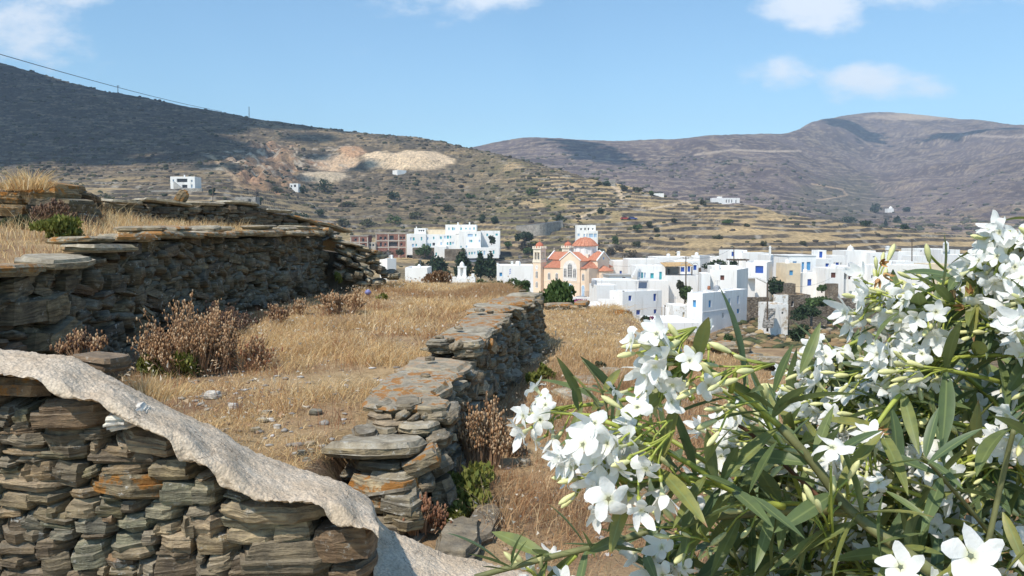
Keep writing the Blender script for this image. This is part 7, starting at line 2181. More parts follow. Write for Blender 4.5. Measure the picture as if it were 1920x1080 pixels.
Y = fz(320, 705)
for (px, py, w_, h_, lb) in [(285, 708, 62, 46, 'green spurge clump, left of two before the large dried shrub'), (348, 704, 66, 58, 'taller green spurge clump, right of two before the large dried shrub'), (320, 716, 60, 34, 'small yellowish clump between the two green spurge clumps')]: green_clump(lb, px, py, Y, w_, h_, G_yel, 700, .024)
Y = ground_Y(880, 955, ground_near); green_clump('large yellow green spurge at the shaded foot of the field wall', 872, 968, Y, 130, 110, G_yel, 1500, .026)
green_clump('smaller yellow green spurge low beside the large one', 850, 985, Y - .2, 70, 50, G_yel, 500, .026)
Y = ground_Y(1000, 725, ground_near); green_clump('green spurge tuft near the outcrop of the field wall', 1000, 722, Y, 34, 28, G_yel, 300, .03); green_clump('yellow tipped spurge right behind the green tuft', 1024, 712, Y + .3, 34, 30, G_yel, 300, .03)
Y = ground_Y(1125, 695, ground_near); green_clump('dark green tuft above the bedrock shelf', 1125, 695, Y, 30, 18, G_olive, 220, .03)
green_clump('green heather bush on the grassy upper terrace', 110, 445, 7.4, 90, 44, G_yel, 1400, .028); green_clump('low green patch right of the heather bush', 150, 452, 7.6, 40, 22, G_yel, 400, .028); green_clump('small green sprout at the edge of the capstones', 172, 462, 7.0, 26, 14, G_yel, 200, .025)
green_clump('dark green bush under the rock pile at the left edge', 28, 432, 8.6, 60, 30, G_olive, 600, .03)
Y = fz(716, 562); green_clump('green tuft in the straw near the far end of the terrace field', 716, 562, Y, 22, 12, G_yel, 160, .035); green_clump('green sprout against the foot of the rubble heap', 632, 530, 12.8, 16, 22, G_yel, 160, .04)
th_ = thing('thistle', 'single blue globe thistle in the straw near the rubble heap', 'flower', U(690, 560, 12)); mb = MB(); c = U(690, 548, 12); mb.lathe(c - Vector((0, 0, .045)), [(.005, 0), (.04, .02), (.05, .045), (.035, .075), (.004, .09)], 9); mb.build('flower_head', [plain('thistle_blue', (0.22, 0.24, 0.48))], th_); mb = MB(); mb.tube([c - Vector((0, 0, .3)), c - Vector((0, 0, .04))], .006, 4); mb.build('stalk', [plain('thistle_stalk', (0.25, 0.22, 0.12))], th_)

# litter of small stones on the bare soil
n = 520
y = 3.7 * (9.0 / 3.7) ** (rng.uniform(0, 1, n) ** 1.6); x = rng.uniform(-2.9, -0.85, n)
x2 = rng.uniform(-0.2, 2.3, 260); y2 = rng.uniform(3.6, 9, 260)
V = []; Fc = []; nb = 0; cc_ = []
for (xx, yy, zf) in [*zip(x, y, [field_z] * n), *zip(x2, y2, [ground_near] * 260)]:
    if zf is field_z and xx > float(mw_l(yy)) - .05: continue
    s_ = rng.uniform(.006, .024) * (1.5 if rng.uniform() < .1 else 1)
    v = ICO0[0] * rng.uniform(.6, 1.3, (12, 1)) * np.array([s_ * rng.uniform(.8, 1.6), s_, s_ * .45]) + np.array([xx, yy, float(zf(np.array(xx), np.array(yy))) + s_ * .2])
    V.append(v); Fc.append(ICO0[1] + nb); nb += 12; cc_.append(np.repeat(pick_col(1, [(0.34, 0.32, 0.29), (0.26, 0.24, 0.22), (0.5, 0.48, 0.46), (0.30, 0.22, 0.15)], [3, 3, 1, 2]), 12, 0))
me_ = new_mesh('gravel', np.concatenate(V), np.concatenate(Fc), attr_mat('gravel_stone', .9, 0.0)); with_attr(me_, np.concatenate(cc_)); tag(link('gravel', me_), kind='stuff')
for (px, pyb, Y, w_, h_, mt, lb) in [(672, 488, 296, 44, 20, G_olive, 'dark bush in front of the gap between the pink brick houses'), (722, 484, 290, 40, 16, G_grey, 'grey bush at the foot of the larger pink brick house'), (648, 482, 285, 30, 18, G_dark, 'dark bush below the smaller pink brick house'), (752, 478, 290, 18, 12, G_olive, 'small bush at the corner of the large white building')]:
    plant('bush', lb, 'bush', px, pyb, Y, w_, h_, mt, 420, .5)

# rubble and low scrub on the earth slope under the village
def slope_scatter(name, n, smin, smax, pal, wts, flat, clump):
    Yq = rng.uniform(26, 128, n); pq = rng.uniform(1235, 1760, n)
    Xq = (pq - 960) / FPX * Yq
    k_ = fbm(Xq / clump, Yq / clump, 511 + int(clump), 3) > 0.47
    Yq, Xq, pq = Yq[k_], Xq[k_], pq[k_]
    ri = np.clip(np.searchsorted(rows, Yq), 0, nr - 1); ci = np.clip(np.searchsorted(cols, pq), 0, nc - 1)
    Zq = zz[ri, ci]; m_ = len(Xq)
    sz = rng.uniform(0, 1, m_) ** 2 * (smax - smin) + smin
    V = ICO0[0][None] * (sz[:, None, None] * rng.uniform(.65, 1.3, (m_, 12, 1))) * np.array([1.3, 1.0, flat]) + np.stack([Xq, Yq, Zq + sz * .2], 1)[:, None, :]
    Fq = (ICO0[1][None] + (np.arange(m_) * 12)[:, None, None]).reshape(-1, 3)
    me_ = new_mesh(name, V.reshape(-1, 3), Fq, attr_mat(name + '_clumps', .95, 0.0)); with_attr(me_, np.repeat(pick_col(m_, pal, wts), 12, 0))
    tag(link(name, me_), kind='stuff')


slope_scatter('rubble', 2600, .06, .42, [(0.30, 0.26, 0.20), (0.22, 0.18, 0.13), (0.38, 0.34, 0.28)], [3, 3, 1.4], .6, 5)
slope_scatter('slope_scrub', 2200, .12, .75, [(0.065, 0.075, 0.035), (0.13, 0.115, 0.055), (0.22, 0.15, 0.08), (0.34, 0.25, 0.13)], [2, 2, 2, 1.5], .7, 9)

# ================================================================== oleander in the foreground
def leaf_mesh(seed):
    r = np.random.default_rng(seed); n = 7
    t = np.linspace(0, 1, n + 1); w_ = 0.085 * (np.sin(np.pi * t ** 0.85) ** 0.8) * r.uniform(.85, 1.15); w_[0] = .008; w_[-1] = .002
    dz_ = -r.uniform(0.02, 0.22) * t ** 2 + r.uniform(-.02, .02); sx_ = r.uniform(-.05, .05) * t ** 2; tw = r.uniform(-.5, .5) * t
    V = []
    for i in range(n + 1):
        for s in (-1, 0, 1):
            V.append((t[i] * (1 - .04 * t[i]), sx_[i] + s * w_[i] * math.cos(tw[i]), dz_[i] - dz_[0] + (abs(s) * w_[i] * .35) + s * w_[i] * math.sin(tw[i])))
    F = []
    for i in range(n):
        for k in (0, 1): F.append((i * 3 + k, (i + 1) * 3 + k, (i + 1) * 3 + k + 1, i * 3 + k + 1))
    return np.array(V), F


m = NT('oleander_leaf')
ob = m.n('ShaderNodeTexCoord').outputs['Object']; sx = m.n('ShaderNodeSeparateXYZ', {0: ob}); geo = m.n('ShaderNodeNewGeometry'); rnd = m.n('ShaderNodeObjectInfo').outputs['Random']
isl = m.math('FRACT', m.math('ADD', rnd, geo.outputs['Random Per Island']))
c = m.ramp(isl, [(0, (0.105, 0.165, 0.085)), (0.4, (0.165, 0.22, 0.085)), (0.75, (0.26, 0.285, 0.085)), (1, (0.36, 0.335, 0.09))])
c = m.mix(m.mapr(m.noise(geo.outputs['Position'], 60, 3), .35, .7), c, m.mix(.5, c, (0.10, 0.14, 0.075)))
uvn = m.n('ShaderNodeAttribute', attribute_name='across').outputs['Fac']; uvl = m.n('ShaderNodeAttribute', attribute_name='along').outputs['Fac']
c = m.mix(m.math('MULTIPLY', m.mapr(uvn, .16, .05), .75), c, (0.26, 0.32, 0.13))
c = m.mix(m.math('MULTIPLY', m.mapr(uvl, .90, .97), m.mapr(isl, .80, .86)), c, (0.30, 0.15, 0.07))
c = m.mix(geo.outputs['Backfacing'], c, m.mix(.5, c, (0.14, 0.18, 0.09)))
m.fin(c, 0.46, None, 0.45)
tr_ = m.n('ShaderNodeBsdfTranslucent', {'Color': m.mix(.3, c, (0.16, 0.22, 0.03))}); mx_ = m.n('ShaderNodeMixShader', {0: .38})
m.t.links.new(m.bsdf.outputs[0], mx_.inputs[1]); m.t.links.new(tr_.outputs[0], mx_.inputs[2]); m.t.links.new(mx_.outputs[0], m.out.inputs[0])
M_leaf = m.mat

m = NT('oleander_petal')
rr_ = m.n('ShaderNodeAttribute', attribute_name='radial').outputs['Fac']; pos = m.n('ShaderNodeNewGeometry').outputs['Position']
c = m.ramp(rr_, [(0, (0.62, 0.62, 0.26)), (0.16, (0.78, 0.77, 0.58)), (0.32, (0.88, 0.88, 0.86)), (1, (0.90, 0.90, 0.89))])
c = m.mix(m.math('MULTIPLY', m.mapr(m.noise(pos, 28, 4), .60, .72), .35), c, (0.80, 0.74, 0.56))
m.fin(c, 0.6, m.bump(m.noise(pos, 130, 4, .65), .5, .003), 0.2)
tr_ = m.n('ShaderNodeBsdfTranslucent', {'Color': (0.85, 0.86, 0.80)}); mx_ = m.n('ShaderNodeMixShader', {0: .38})
m.t.links.new(m.bsdf.outputs[0], mx_.inputs[1]); m.t.links.new(tr_.outputs[0], mx_.inputs[2]); m.t.links.new(mx_.outputs[0], m.out.inputs[0])
M_petal = m.mat
M_stalk = plain('oleander_stalk', (0.32, 0.36, 0.07), 0.5, 0.10, 30, 0.4)
M_branch = plain('oleander_branch', (0.16, 0.165, 0.070), 0.6, 0.16, 25, 0.35)
M_twig = plain('oleander_brown_twig', (0.13, 0.062, 0.035), 0.7, 0.2, 25)
M_bud = plain('oleander_bud', (0.62, 0.61, 0.30), 0.5, 0.10, 40, 0.3)
M_wilt = plain('withered_petal', (0.46, 0.26, 0.11), 0.8, 0.2, 60)


def fattr(me_, nm, vals):
    a_ = me_.attributes.new(nm, 'FLOAT', 'POINT'); a_.data.foreach_set('value', np.asarray(vals, np.float32))


LEAFV = []
for i in range(8):
    V, F = leaf_mesh(900 + i)
    me_ = new_mesh('leaf', V, F, M_leaf, smooth=True)
    ac = np.tile([1.0, 0.0, 1.0], len(V) // 3); al = np.repeat(np.linspace(0, 1, len(V) // 3), 3)
    fattr(me_, 'across', ac); fattr(me_, 'along', al)
    LEAFV.append((me_, V, np.array(F), ac, al))


CUP = [0.0]


def petal_geo(r, k):
    """one propeller petal of unit flower radius"""
    nu, nv = 6, 4; th0 = 2 * math.pi * k / 5 + r.uniform(-.08, .08); cup = CUP[0] + r.uniform(-.2, .2); wav = r.uniform(-.2, .2); wd_ = r.uniform(.46, .60)
    ph = r.uniform(0, 6); curl = r.uniform(-1.0, .5)
    V = []; rad = []
    for i in range(nu):
        t = i / (nu - 1); rr = 0.10 + .93 * t
        w_ = wd_ * (t ** .55) * (1 - .55 * max(0, t - .62) / .38) if t > 0 else .05
        for j in range(nv):
            s = j / (nv - 1) * 2 - 1
            lat = s * w_ + .18 * t * t
            rr2 = rr - .10 * t * s * s + .07 * t * s
            z = .10 + cup * t * t + .12 * t - .16 * abs(s) * t * wav * 4 + .07 * math.sin(5 * s + 7 * k + ph) * t * t + .16 * s * t + curl * max(0, t - .55) ** 2 * 2.2
            V.append((rr2 * math.cos(th0) - lat * math.sin(th0), rr2 * math.sin(th0) + lat * math.cos(th0), z)); rad.append(rr)
    F = [(i * nv + j, (i + 1) * nv + j, (i + 1) * nv + j + 1, i * nv + j + 1) for i in range(nu - 1) for j in range(nv - 1)]
    return V, F, rad


def tube_geo():
    V = []; F = []; rad = []
    prof = [(-1.15, .05), (-.75, .07), (-.35, .13), (-.05, .20), (.10, .22)]
    for z, q in prof:
        for k in range(6): V.append((q * math.cos(k * math.pi / 3), q * math.sin(k * math.pi / 3), z)); rad.append(.06 if z > -.6 else .1)
    for i in range(len(prof) - 1):
        for k in range(6): F.append((i * 6 + k, i * 6 + (k + 1) % 6, (i + 1) * 6 + (k + 1) % 6, (i + 1) * 6 + k))
    return V, F, rad


FLOW = []; TUBE = None; PET = []
V, F, rad = tube_geo(); TUBE = new_mesh('flower', V, F, M_petal, smooth=True); fattr(TUBE, 'radial', rad)
for i in range(10):
    CUP[0] = (-.15, .1, .35, .8, 0, .5, -.35, .25, 1.1, .6)[i]
    r = random.Random(700 + i); V, F, rad = tube_geo(); b = len(V); pets = []
    for k in range(5):
        v, f, q = petal_geo(r, k)
        pm = new_mesh('petal', v, f, M_petal, smooth=True); fattr(pm, 'radial', q); pets.append(pm)
        F = F + [tuple(a + len(V) for a in ff_) for ff_ in f]; V = V + v; rad = rad + q
    me_ = new_mesh('flower', V, F, M_petal, smooth=True); fattr(me_, 'radial', rad); FLOW.append(me_); PET.append(pets)
bm_ = MB(); bm_.lathe((0, 0, 0), [(.02, 0), (.09, .12), (.13, .4), (.145, .65), (.09, .88), (.01, 1.0)], 7)
BUD = new_mesh('bud', bm_.v, bm_.f, M_bud, smooth=True)

OB = Vector((0.95, 1.55, -1.56))
ole = thing('oleander', 'white flowering oleander bush filling the right foreground', 'bush', OB)
LEAVES = []; FLOWERS = []; BUDS = []


def zrot(d, spin=0.0):
    return Vector(d).normalized().to_track_quat('Z', 'Y') @ Quaternion((0, 0, 1), spin)


def xrot(d, roll):
    return Vector(d).normalized().to_track_quat('X', 'Z') @ Quaternion((1, 0, 0), roll)


def bez(a, b, c, d, n):
    return [a * (1 - t) ** 3 + b * 3 * t * (1 - t) ** 2 + c * 3 * t * t * (1 - t) + d * t ** 3 for t in np.linspace(0, 1, n)]


ro = random.Random(77)


def add_leaf(p, d, L, roll=None):
    LEAVES.append((p, Vector(d).normalized(), L, ro.uniform(-.7, .7) if roll is None else roll, ro.randrange(8)))


def whorls(path, s0, s1, step, L, r_=ro):
    """three leaves at each node along the stretch s0..s1 (metres from the tip)"""
    seg = [(path[i + 1] - path[i]).length for i in range(len(path) - 1)]; tot = sum(seg)
    s = s0; ph = r_.uniform(0, 6.28)
    while s < min(s1, tot * .95):
        q = tot - s; i = 0
        while i < len(seg) - 1 and q > seg[i]: q -= seg[i]; i += 1
        p = path[i].lerp(path[i + 1], min(1, q / max(seg[i], 1e-6))); t = (path[i + 1] - path[i]).normalized()
        a = t.orthogonal().normalized(); b = t.cross(a)
        for k in range(3):
            if r_.random() < .12: continue
            th = ph + k * 2.094 + r_.gauss(0, .2); op = r_.uniform(.75, 1.35)
            d = t * math.cos(op) + (a * math.cos(th) + b * math.sin(th)) * math.sin(op)
            d.z -= .15
            add_leaf(p, d, L * r_.uniform(.65, 1.15))
        ph += 1.05; s += step * r_.uniform(.8, 1.3)


def shoot(root, tip, r0=.005, r1=.0022, mat_=None, bend=.15, name='branch', n=9):
    a, d = Vector(root), Vector(tip); L = (d - a).length
    j = Vector((ro.gauss(0, bend), ro.gauss(0, bend), abs(ro.gauss(0, bend)))) * L * .5
    path = bez(a, a.lerp(d, .33) + j, a.lerp(d, .7) + j * .6, d, n)
    mb = MB(); mb.tube(path, list(np.linspace(r0, r1, n)), 6); mb.build(name, [mat_ or M_branch], ole, True)
    return path


def cluster(px, py, Y, n, dx, dy, R_=.024, buds=4, root=None, leaves=3, rl=.16, wilt=0):
    """flower head: tip in the photograph, growth direction dx,dy in the picture"""
    tip = U(px, py, Y)
    dirv = (U(px + dx, py + dy, Y) - tip); dirv.y = -ro.uniform(0.0, .35) * dirv.length; dirv.normalize()
    if root is None: rt = tip - dirv * rl * 1.4 + Vector((0, ro.uniform(0, .06), -.02))
    else: rt = U(*root)
    base = tip - dirv * .062
    path = shoot(rt, base, .0042, .0026, M_stalk, .10)
    if leaves: whorls(path, .05, .05 + .035 * leaves, .035, .115)
    mb = MB()
    a = dirv.orthogonal().normalized(); b = dirv.cross(a)
    subs = max(3, n // 2)
    for i in range(n + buds):
        th = i * 2.4 + ro.uniform(-.3, .3); isb = i >= n
        op = ro.uniform(.2, .95) if not isb else ro.uniform(.1, .9)
        d = dirv * math.cos(op) + (a * math.cos(th) + b * math.sin(th)) * math.sin(op)
        L = ro.uniform(.030, .052)
        st_ = base - dirv * ro.uniform(-.01, .05)
        e = st_ + d * L + Vector((0, 0, -.006))
        mb.tube([st_, st_.lerp(e, .5) + dirv * .006, e], [.0016, .0013, .0016], 5)
        if isb: BUDS.append((e, d, ro.uniform(.018, .034)))
        else:
            fd = (d + Vector((ro.gauss(0, .42), ro.gauss(0, .42) - .12, ro.gauss(0, .38) + .05))).normalized()
            FLOWERS.append((e + fd * R_ * 1.0, fd, R_ * ro.uniform(.85, 1.12), ro.uniform(0, 6.28), ro.randrange(10)))
            mb.tube([e - d * .002, e + fd * .006], [.003, .0022], 5)
    o = mb.build('flower_stalks', [M_stalk], ole, True); o['kind'] = 'stuff'


# ---- stems that can be followed in the photograph
hubA = (1592, 955, 1.02)


def pxpath(pts, r0, r1, mat_=None, name='branch', n=4):
    P = [U(*p) for p in pts]; out = []
    for i in range(len(P) - 1):
        p0 = P[max(i - 1, 0)]; p1 = P[i]; p2 = P[i + 1]; p3 = P[min(i + 2, len(P) - 1)]
        for k in range(n):
            t = k / n; out.append(0.5 * ((2 * p1) + (p2 - p0) * t + (2 * p0 - 5 * p1 + 4 * p2 - p3) * t * t + (3 * p1 - p0 - 3 * p2 + p3) * t ** 3))
    out.append(P[-1]); mb = MB(); mb.tube(out, list(np.linspace(r0, r1, len(out))), 7); mb.build(name, [mat_ or M_branch], ole, True)
    return out


pA = pxpath([(1800, 1110, .96), (1690, 1030, .98), (1592, 955, 1.02), (1520, 862, 1.03), (1462, 800, 1.04)], .0085, .0055)
pB = pxpath([(1462, 800, 1.04), (1400, 745, 1.03), (1330, 695, 1.02), (1262, 664, 1.0)], .0045, .003, M_stalk)
pC = pxpath([(1592, 955, 1.02), (1480, 958, 1.10), (1300, 975, 1.14), (1165, 1012, 1.14), (1010, 1050, 1.12), (890, 1082, 1.1)], .0065, .004)
pD = pxpath([(1470, 950, 1.06), (1390, 928, 1.04), (1290, 868, 1.02), (1200, 818, 1.0), (1135, 790, 1.0)], .0050, .003, M_stalk)
pE = pxpath([(1395, 930, 1.05), (1300, 895, 1.03), (1240, 898, 1.01), (1180, 905, 1.0)], .0032, .0022, M_stalk)
pF = pxpath([(1330, 870, 1.12), (1240, 815, 1.16), (1160, 785, 1.2), (1060, 775, 1.22), (1010, 770, 1.22)], .0038, .0024, M_stalk)
pG = pxpath([(1560, 955, 1.1), (1480, 880, 1.12), (1410, 815, 1.12), (1385, 798, 1.12)], .0035, .0025, M_twig)
pH = pxpath([(1848, 1040, 1.0), (1872, 930, 1.0), (1890, 850, .99), (1901, 806, .98)], .0038, .0030, M_branch)
pI = pxpath([(1990, 960, 1.3), (1900, 800, 1.32), (1820, 712, 1.3), (1745, 680, 1.28), (1650, 645, 1.25)], .0055, .003, M_stalk)
pJ = pxpath([(1850, 900, 1.35), (1838, 700, 1.36), (1836, 560, 1.36), (1850, 505, 1.35)], .006, .004)
pK = pxpath([(1990, 640, 1.3), (1900, 560, 1.3), (1840, 520, 1.28), (1790, 505, 1.26)], .004, .003, M_stalk)
pL = pxpath([(1840, 560, 1.36), (1810, 530, 1.34), (1765, 500, 1.32), (1735, 468, 1.3)], .003, .002, M_stalk)
pM = pxpath([(1900, 800, 1.32), (1800, 770, 1.34), (1700, 745, 1.36), (1600, 735, 1.4)], .005, .003, M_stalk)
pN = pxpath([(1130, 800, 1.2), (1138, 770, 1.2), (1120, 715, 1.2), (1092, 675, 1.2)], .0022, .0012)
for pth, s0, s1, L in ((pB, .12, .30, .13), (pA, .0, .16, .14), (pC, .0, .55, .105), (pD, .10, .34, .12), (pE, .08, .2, .1), (pI, .10, .5, .13), (pJ, .02, .4, .13), (pM, .05, .5, .13), (pK, .06, .3, .12), (pF, .1, .35, .10), (pN, .06, .10, .07)):
    whorls(pth, s0, s1, .055, L)

# ---- leaves singled out in the photograph: foot, tip, depth
for (x0, y0, Y0, x1, y1, Y1, roll) in [(1600, 965, 1.0, 1748, 942, .93, -.3), (1455, 770, 1.02, 1310, 682, 1.0, .4), (1460, 765, 1.02, 1618, 702, .95, -.4), (1440, 770, 1.03, 1285, 784, 1.05, .2), (1440, 770, 1.02, 1395, 660, 1.05, .9), (1450, 740, 1.02, 1485, 640, 1.0, 1.2), (1410, 930, 1.0, 1512, 1012, .93, .3), (1400, 928, 1.02, 1322, 880, 1.0, -.6),
                                       (1405, 925, 1.0, 1455, 820, .97, .9), (1410, 935, 1.02, 1250, 1002, .98, .3), (1345, 905, 1.02, 1320, 800, 1.0, 1.2), (1110, 790, 1.2, 1048, 895, 1.15, .8), (1070, 775, 1.2, 1010, 765, 1.16, .2), (1085, 770, 1.2, 1072, 722, 1.18, .8), (1150, 800, 1.05, 1152, 690, 1.02, 1.3), (1655, 930, 1.0, 1632, 1075, .95, 1.0),
                                       (1740, 870, 1.0, 1835, 790, .98, .7), (1900, 800, 1.1, 1800, 850, 1.0, .5), (1610, 960, 1.0, 1540, 1080, .95, .8), (1590, 970, 1.02, 1460, 1040, .98, .3), (1955, 840, .97, 1855, 748, .95, .4), (1770, 440, 1.2, 1785, 590, 1.22, 1.3), (1740, 610, 1.25, 1695, 515, 1.15, .7), (1780, 580, 1.25, 1680, 555, 1.18, .2),
                                       (1700, 580, 1.2, 1620, 620, 1.15, .4), (960, 1062, 1.1, 970, 985, 1.08, .8), (958, 1065, 1.1, 985, 1012, 1.05, 1.0), (960, 1065, 1.1, 876, 1034, 1.06, .2), (965, 1065, 1.1, 1035, 1020, 1.06, -.2), (955, 1070, 1.1, 902, 1060, 1.08, .4), (1115, 1045, 1.1, 1095, 985, 1.1, 1.), (1080, 1040, 1.1, 1048, 1030, 1.1, .2),
                                       (1560, 860, 1.05, 1640, 790, 1.0, .9), (1500, 700, 1.1, 1545, 600, 1.1, 1.2), (1880, 960, 1.0, 1930, 1070, .95, .8), (1960, 1000, .95, 1880, 1075, .9, .6), (1745, 1090, .95, 1880, 1010, .9, .2), (1730, 1000, 1.0, 1640, 1020, .95, .1), (1660, 920, 1.05, 1750, 975, 1.0, .4)]:
    a, b = U(x0, y0, Y0), U(x1, y1, Y1); add_leaf(a, b - a, (b - a).length, roll)

# ---- flower heads: px, py, depth, flowers, growth direction, root
CL = [(966, 786, 1.24, 10, -1, .2, None), (1196, 655, 1.0, 9, -1, -.2, (1330, 700, 1.02)), (1172, 690, 1.0, 8, -1, .5, (1330, 705, 1.02)), (1232, 648, 1.0, 4, -.9, -.5, (1340, 700, 1.02)), (1190, 745, 1.0, 5, -1, .6, (1300, 750, 1.0)),
      (1125, 780, 1.0, 7, -1, -.5, (1200, 818, 1.0)), (1100, 822, .98, 7, -1, .2, (1200, 818, 1.0)), (1090, 880, .99, 8, -1, .1, (1180, 905, 1.0)), (1150, 905, .95, 6, -.7, .5, (1240, 898, 1.01)), (1060, 925, 1.0, 7, -1, .5, (1180, 905, 1.0)), (1045, 885, 1.02, 6, -1, -.1, None),
      (1000, 1035, 1.14, 6, -.3, -1, (1080, 1040, 1.13)), (1190, 1030, 1.1, 8, -.8, -.4, (1290, 1020, 1.12)), (1215, 1065, 1.1, 5, -.8, .4, (1290, 1020, 1.12)), (1335, 785, 1.32, 8, -1, -.3, None), (1300, 845, 1.3, 7, -1, .1, None), (1355, 850, 1.25, 6, -1, .3, None), (1395, 795, 1.3, 6, -.8, -.6, None),
      (1330, 900, 1.25, 5, -1, .4, None), (1435, 710, 1.45, 5, -1, -.2, None), (1505, 668, 1.4, 7, -1, -.1, None), (1545, 655, 1.4, 5, -.8, -.5, None), (1492, 700, 1.4, 5, -1, .4, None), (1470, 760, 1.35, 6, -1, .2, None), (1555, 760, 1.3, 8, -1, -.2, None), (1520, 780, 1.3, 7, -1, .4, None), (1585, 730, 1.3, 6, -.7, -.6, None),
      (1608, 560, 1.25, 7, -1, -.1, (1690, 610, 1.25)), (1585, 585, 1.25, 6, -1, .5, (1690, 620, 1.25)), (1645, 550, 1.28, 4, -.6, -.7, None), (1665, 585, 1.2, 8, -1, .1, None), (1690, 600, 1.2, 6, -1, .2, (1760, 640, 1.22)), (1640, 600, 1.22, 5, -1, .5, None), (1735, 540, 1.3, 3, -.8, -.3, None),
      (1660, 640, 1.2, 6, -1, -.5, (1745, 680, 1.28)), (1640, 700, 1.18, 9, -1, .4, (1745, 690, 1.28)), (1670, 735, 1.18, 6, -.6, .9, (1745, 690, 1.28)), (1700, 680, 1.2, 4, -1, .1, None), (1790, 670, 1.35, 5, -.6, -.5, None),
      (1815, 475, 1.18, 7, -1, -.1, (1890, 490, 1.22)), (1838, 500, 1.18, 6, -1, .5, (1890, 500, 1.22)), (1868, 462, 1.2, 5, -.7, -.6, None), (1905, 452, 1.15, 5, -.6, -.6, None), (1905, 470, 1.15, 5, -1, 0, None), (1850, 550, 1.2, 6, -.8, .8, (1890, 510, 1.2)), (1812, 560, 1.22, 4, -.8, .8, None), (1900, 540, 1.1, 7, -1, .2, None), (1890, 650, 1.0, 9, -1, .1, (1990, 660, 1.05)), (1915, 690, 1.0, 7, -.8, .6, None), (1880, 600, 1.1, 4, -1, .1, None), (1850, 690, 1.2, 5, -.9, .2, None),
      (1715, 870, 1.15, 5, -1, -.3, (1830, 890, 1.2)), (1730, 905, 1.15, 6, -.9, .4, (1830, 895, 1.2)), (1700, 900, 1.15, 4, -1, .3, None), (1775, 885, 1.15, 3, -1, .1, (1850, 900, 1.2)), (1555, 840, 1.12, 5, -.2, -1, None), (1535, 880, 1.1, 5, -.8, -.2, None), (1570, 910, 1.1, 6, -.5, .5, None), (1600, 880, 1.15, 5, .2, -.8, None), (1640, 850, 1.2, 5, -.5, -.8, None), (1590, 830, 1.25, 5, -.8, -.4, None),
      (1500, 830, 1.2, 5, -.8, -.4, None), (1620, 800, 1.3, 4, -.7, -.6, None), (1870, 810, 1.12, 6, -.6, -.7, None), (1905, 830, 1.1, 5, -.3, .5, None), (1800, 760, 1.3, 4, -.8, -.3, None), (1690, 1062, .95, 3, -.5, -.8, None), (1460, 880, 1.25, 5, -.6, -.4, None), (1440, 960, 1.3, 5, -.5, -.3, None), (1500, 1000, 1.3, 5, -.5, -.5, None), (1350, 1000, 1.3, 5, -.7, -.2, None), (1590, 1030, 1.25, 4, -.3, -.6, None), (1290, 930, 1.3, 4, -.9, .2, None), (1900, 940, 1.2, 4, -.5, -.5, None),
      (1255, 965, 1.2, 5, -.8, -.3, None), (1405, 1045, 1.2, 4, -.6, -.5, None), (1325, 1062, 1.2, 5, -.8, -.1, None), (1540, 990, 1.22, 5, -.5, -.6, None), (1625, 945, 1.25, 5, -.6, -.5, None), (1700, 965, 1.2, 5, -.8, -.2, None), (1785, 955, 1.2, 4, -.6, -.6, None), (1480, 925, 1.25, 5, -.7, -.3, None), (1420, 865, 1.25, 5, -.8, -.2, None), (1655, 1000, 1.2, 4, -.4, -.8, None), (1850, 985, 1.2, 4, -.5, -.5, None), (1570, 1055, 1.15, 4, -.7, -.2, None), (1480, 1060, 1.2, 4, -.7, -.4, None), (1740, 780, 1.3, 5, -.7, -.4, None)]
for (px, py, Y, n_, dx, dy, root) in CL:
    cluster(px, py, Y, n_, dx, dy, .0188 if Y > .97 else .0205, ro.randint(3, 7), root, 2 if root else 3)
# upright sprays of closed buds
for (px, py, Y, dx, dy, root) in [(1735, 478, 1.28, -.4, -1, (1775, 530, 1.3)), (1760, 588, 1.2, .1, -1, (1760, 660, 1.22)), (1555, 872, 1.0, 0, -1, (1560, 930, 1.0)), (1600, 855, 1.05, 0, -1, (1612, 930, 1.05)), (1650, 680, 1.15, -1, -.1, None), (1380, 690, 1.1, -.6, -1, None), (1290, 700, .98, -1, .1, (1370, 735, 1.0)), (1290, 745, .98, -1, -.1, (1370, 760, 1.0)), (1215, 900, 1.0, -1, -.2, (1280, 890, 1.0)), (1200, 960, 1.0, -.8, -.4, (1300, 1000, 1.05)), (1790, 590, 1.18, -1, -.3, None), (1640, 470, 1.3, -.1, -1, (1650, 520, 1.3)), (1560, 790, 1.2, -1, .1, None), (1620, 770, 1.2, -1, -.1, None), (1680, 800, 1.2, -1, -.2, None), (1740, 840, 1.2, -1, .1, None), (1690, 760, 1.2, -1, -.1, (1790, 800, 1.25)), (1420, 830, 1.1, -1, -.2, (1500, 880, 1.12)), (1640, 740, 1.2, -1, -.1, (1740, 770, 1.25)), (1330, 940, 1.1, -1, -.1, None), (1760, 900, 1.15, -1, .1, (1850, 920, 1.2)), (1560, 690, 1.25, -1, -.1, (1660, 720, 1.28))]:
    cluster(px, py, Y, 0, dx, dy, .02, ro.randint(6, 9), root, 1)
# the nearest open flowers
for (px, py, Y, Rr, fd) in [(1818, 1044, .70, .0265, (-.05, -.85, .55)), (1688, 1064, .88, .025, (-.3, -.7, .5)), (1560, 842, .95, .024, (-.1, -.35, .95)), (1140, 935, .93, .026, (.1, -.95, .2)), (1095, 835, .95, .026, (-.6, -.6, .5)), (1625, 815, 1.1, .022, (-.3, -.3, .9))]:
    p = U(px, py, Y); d = Vector(fd).normalized(); FLOWERS.append((p, d, Rr, ro.uniform(0, 6), ro.choice([0, 1, 4, 7])))
    shoot(p - d * .09 + Vector((.02, .03, -.05)), p - d * Rr * 1.0, .002, .0016, M_stalk, .05, n=5)
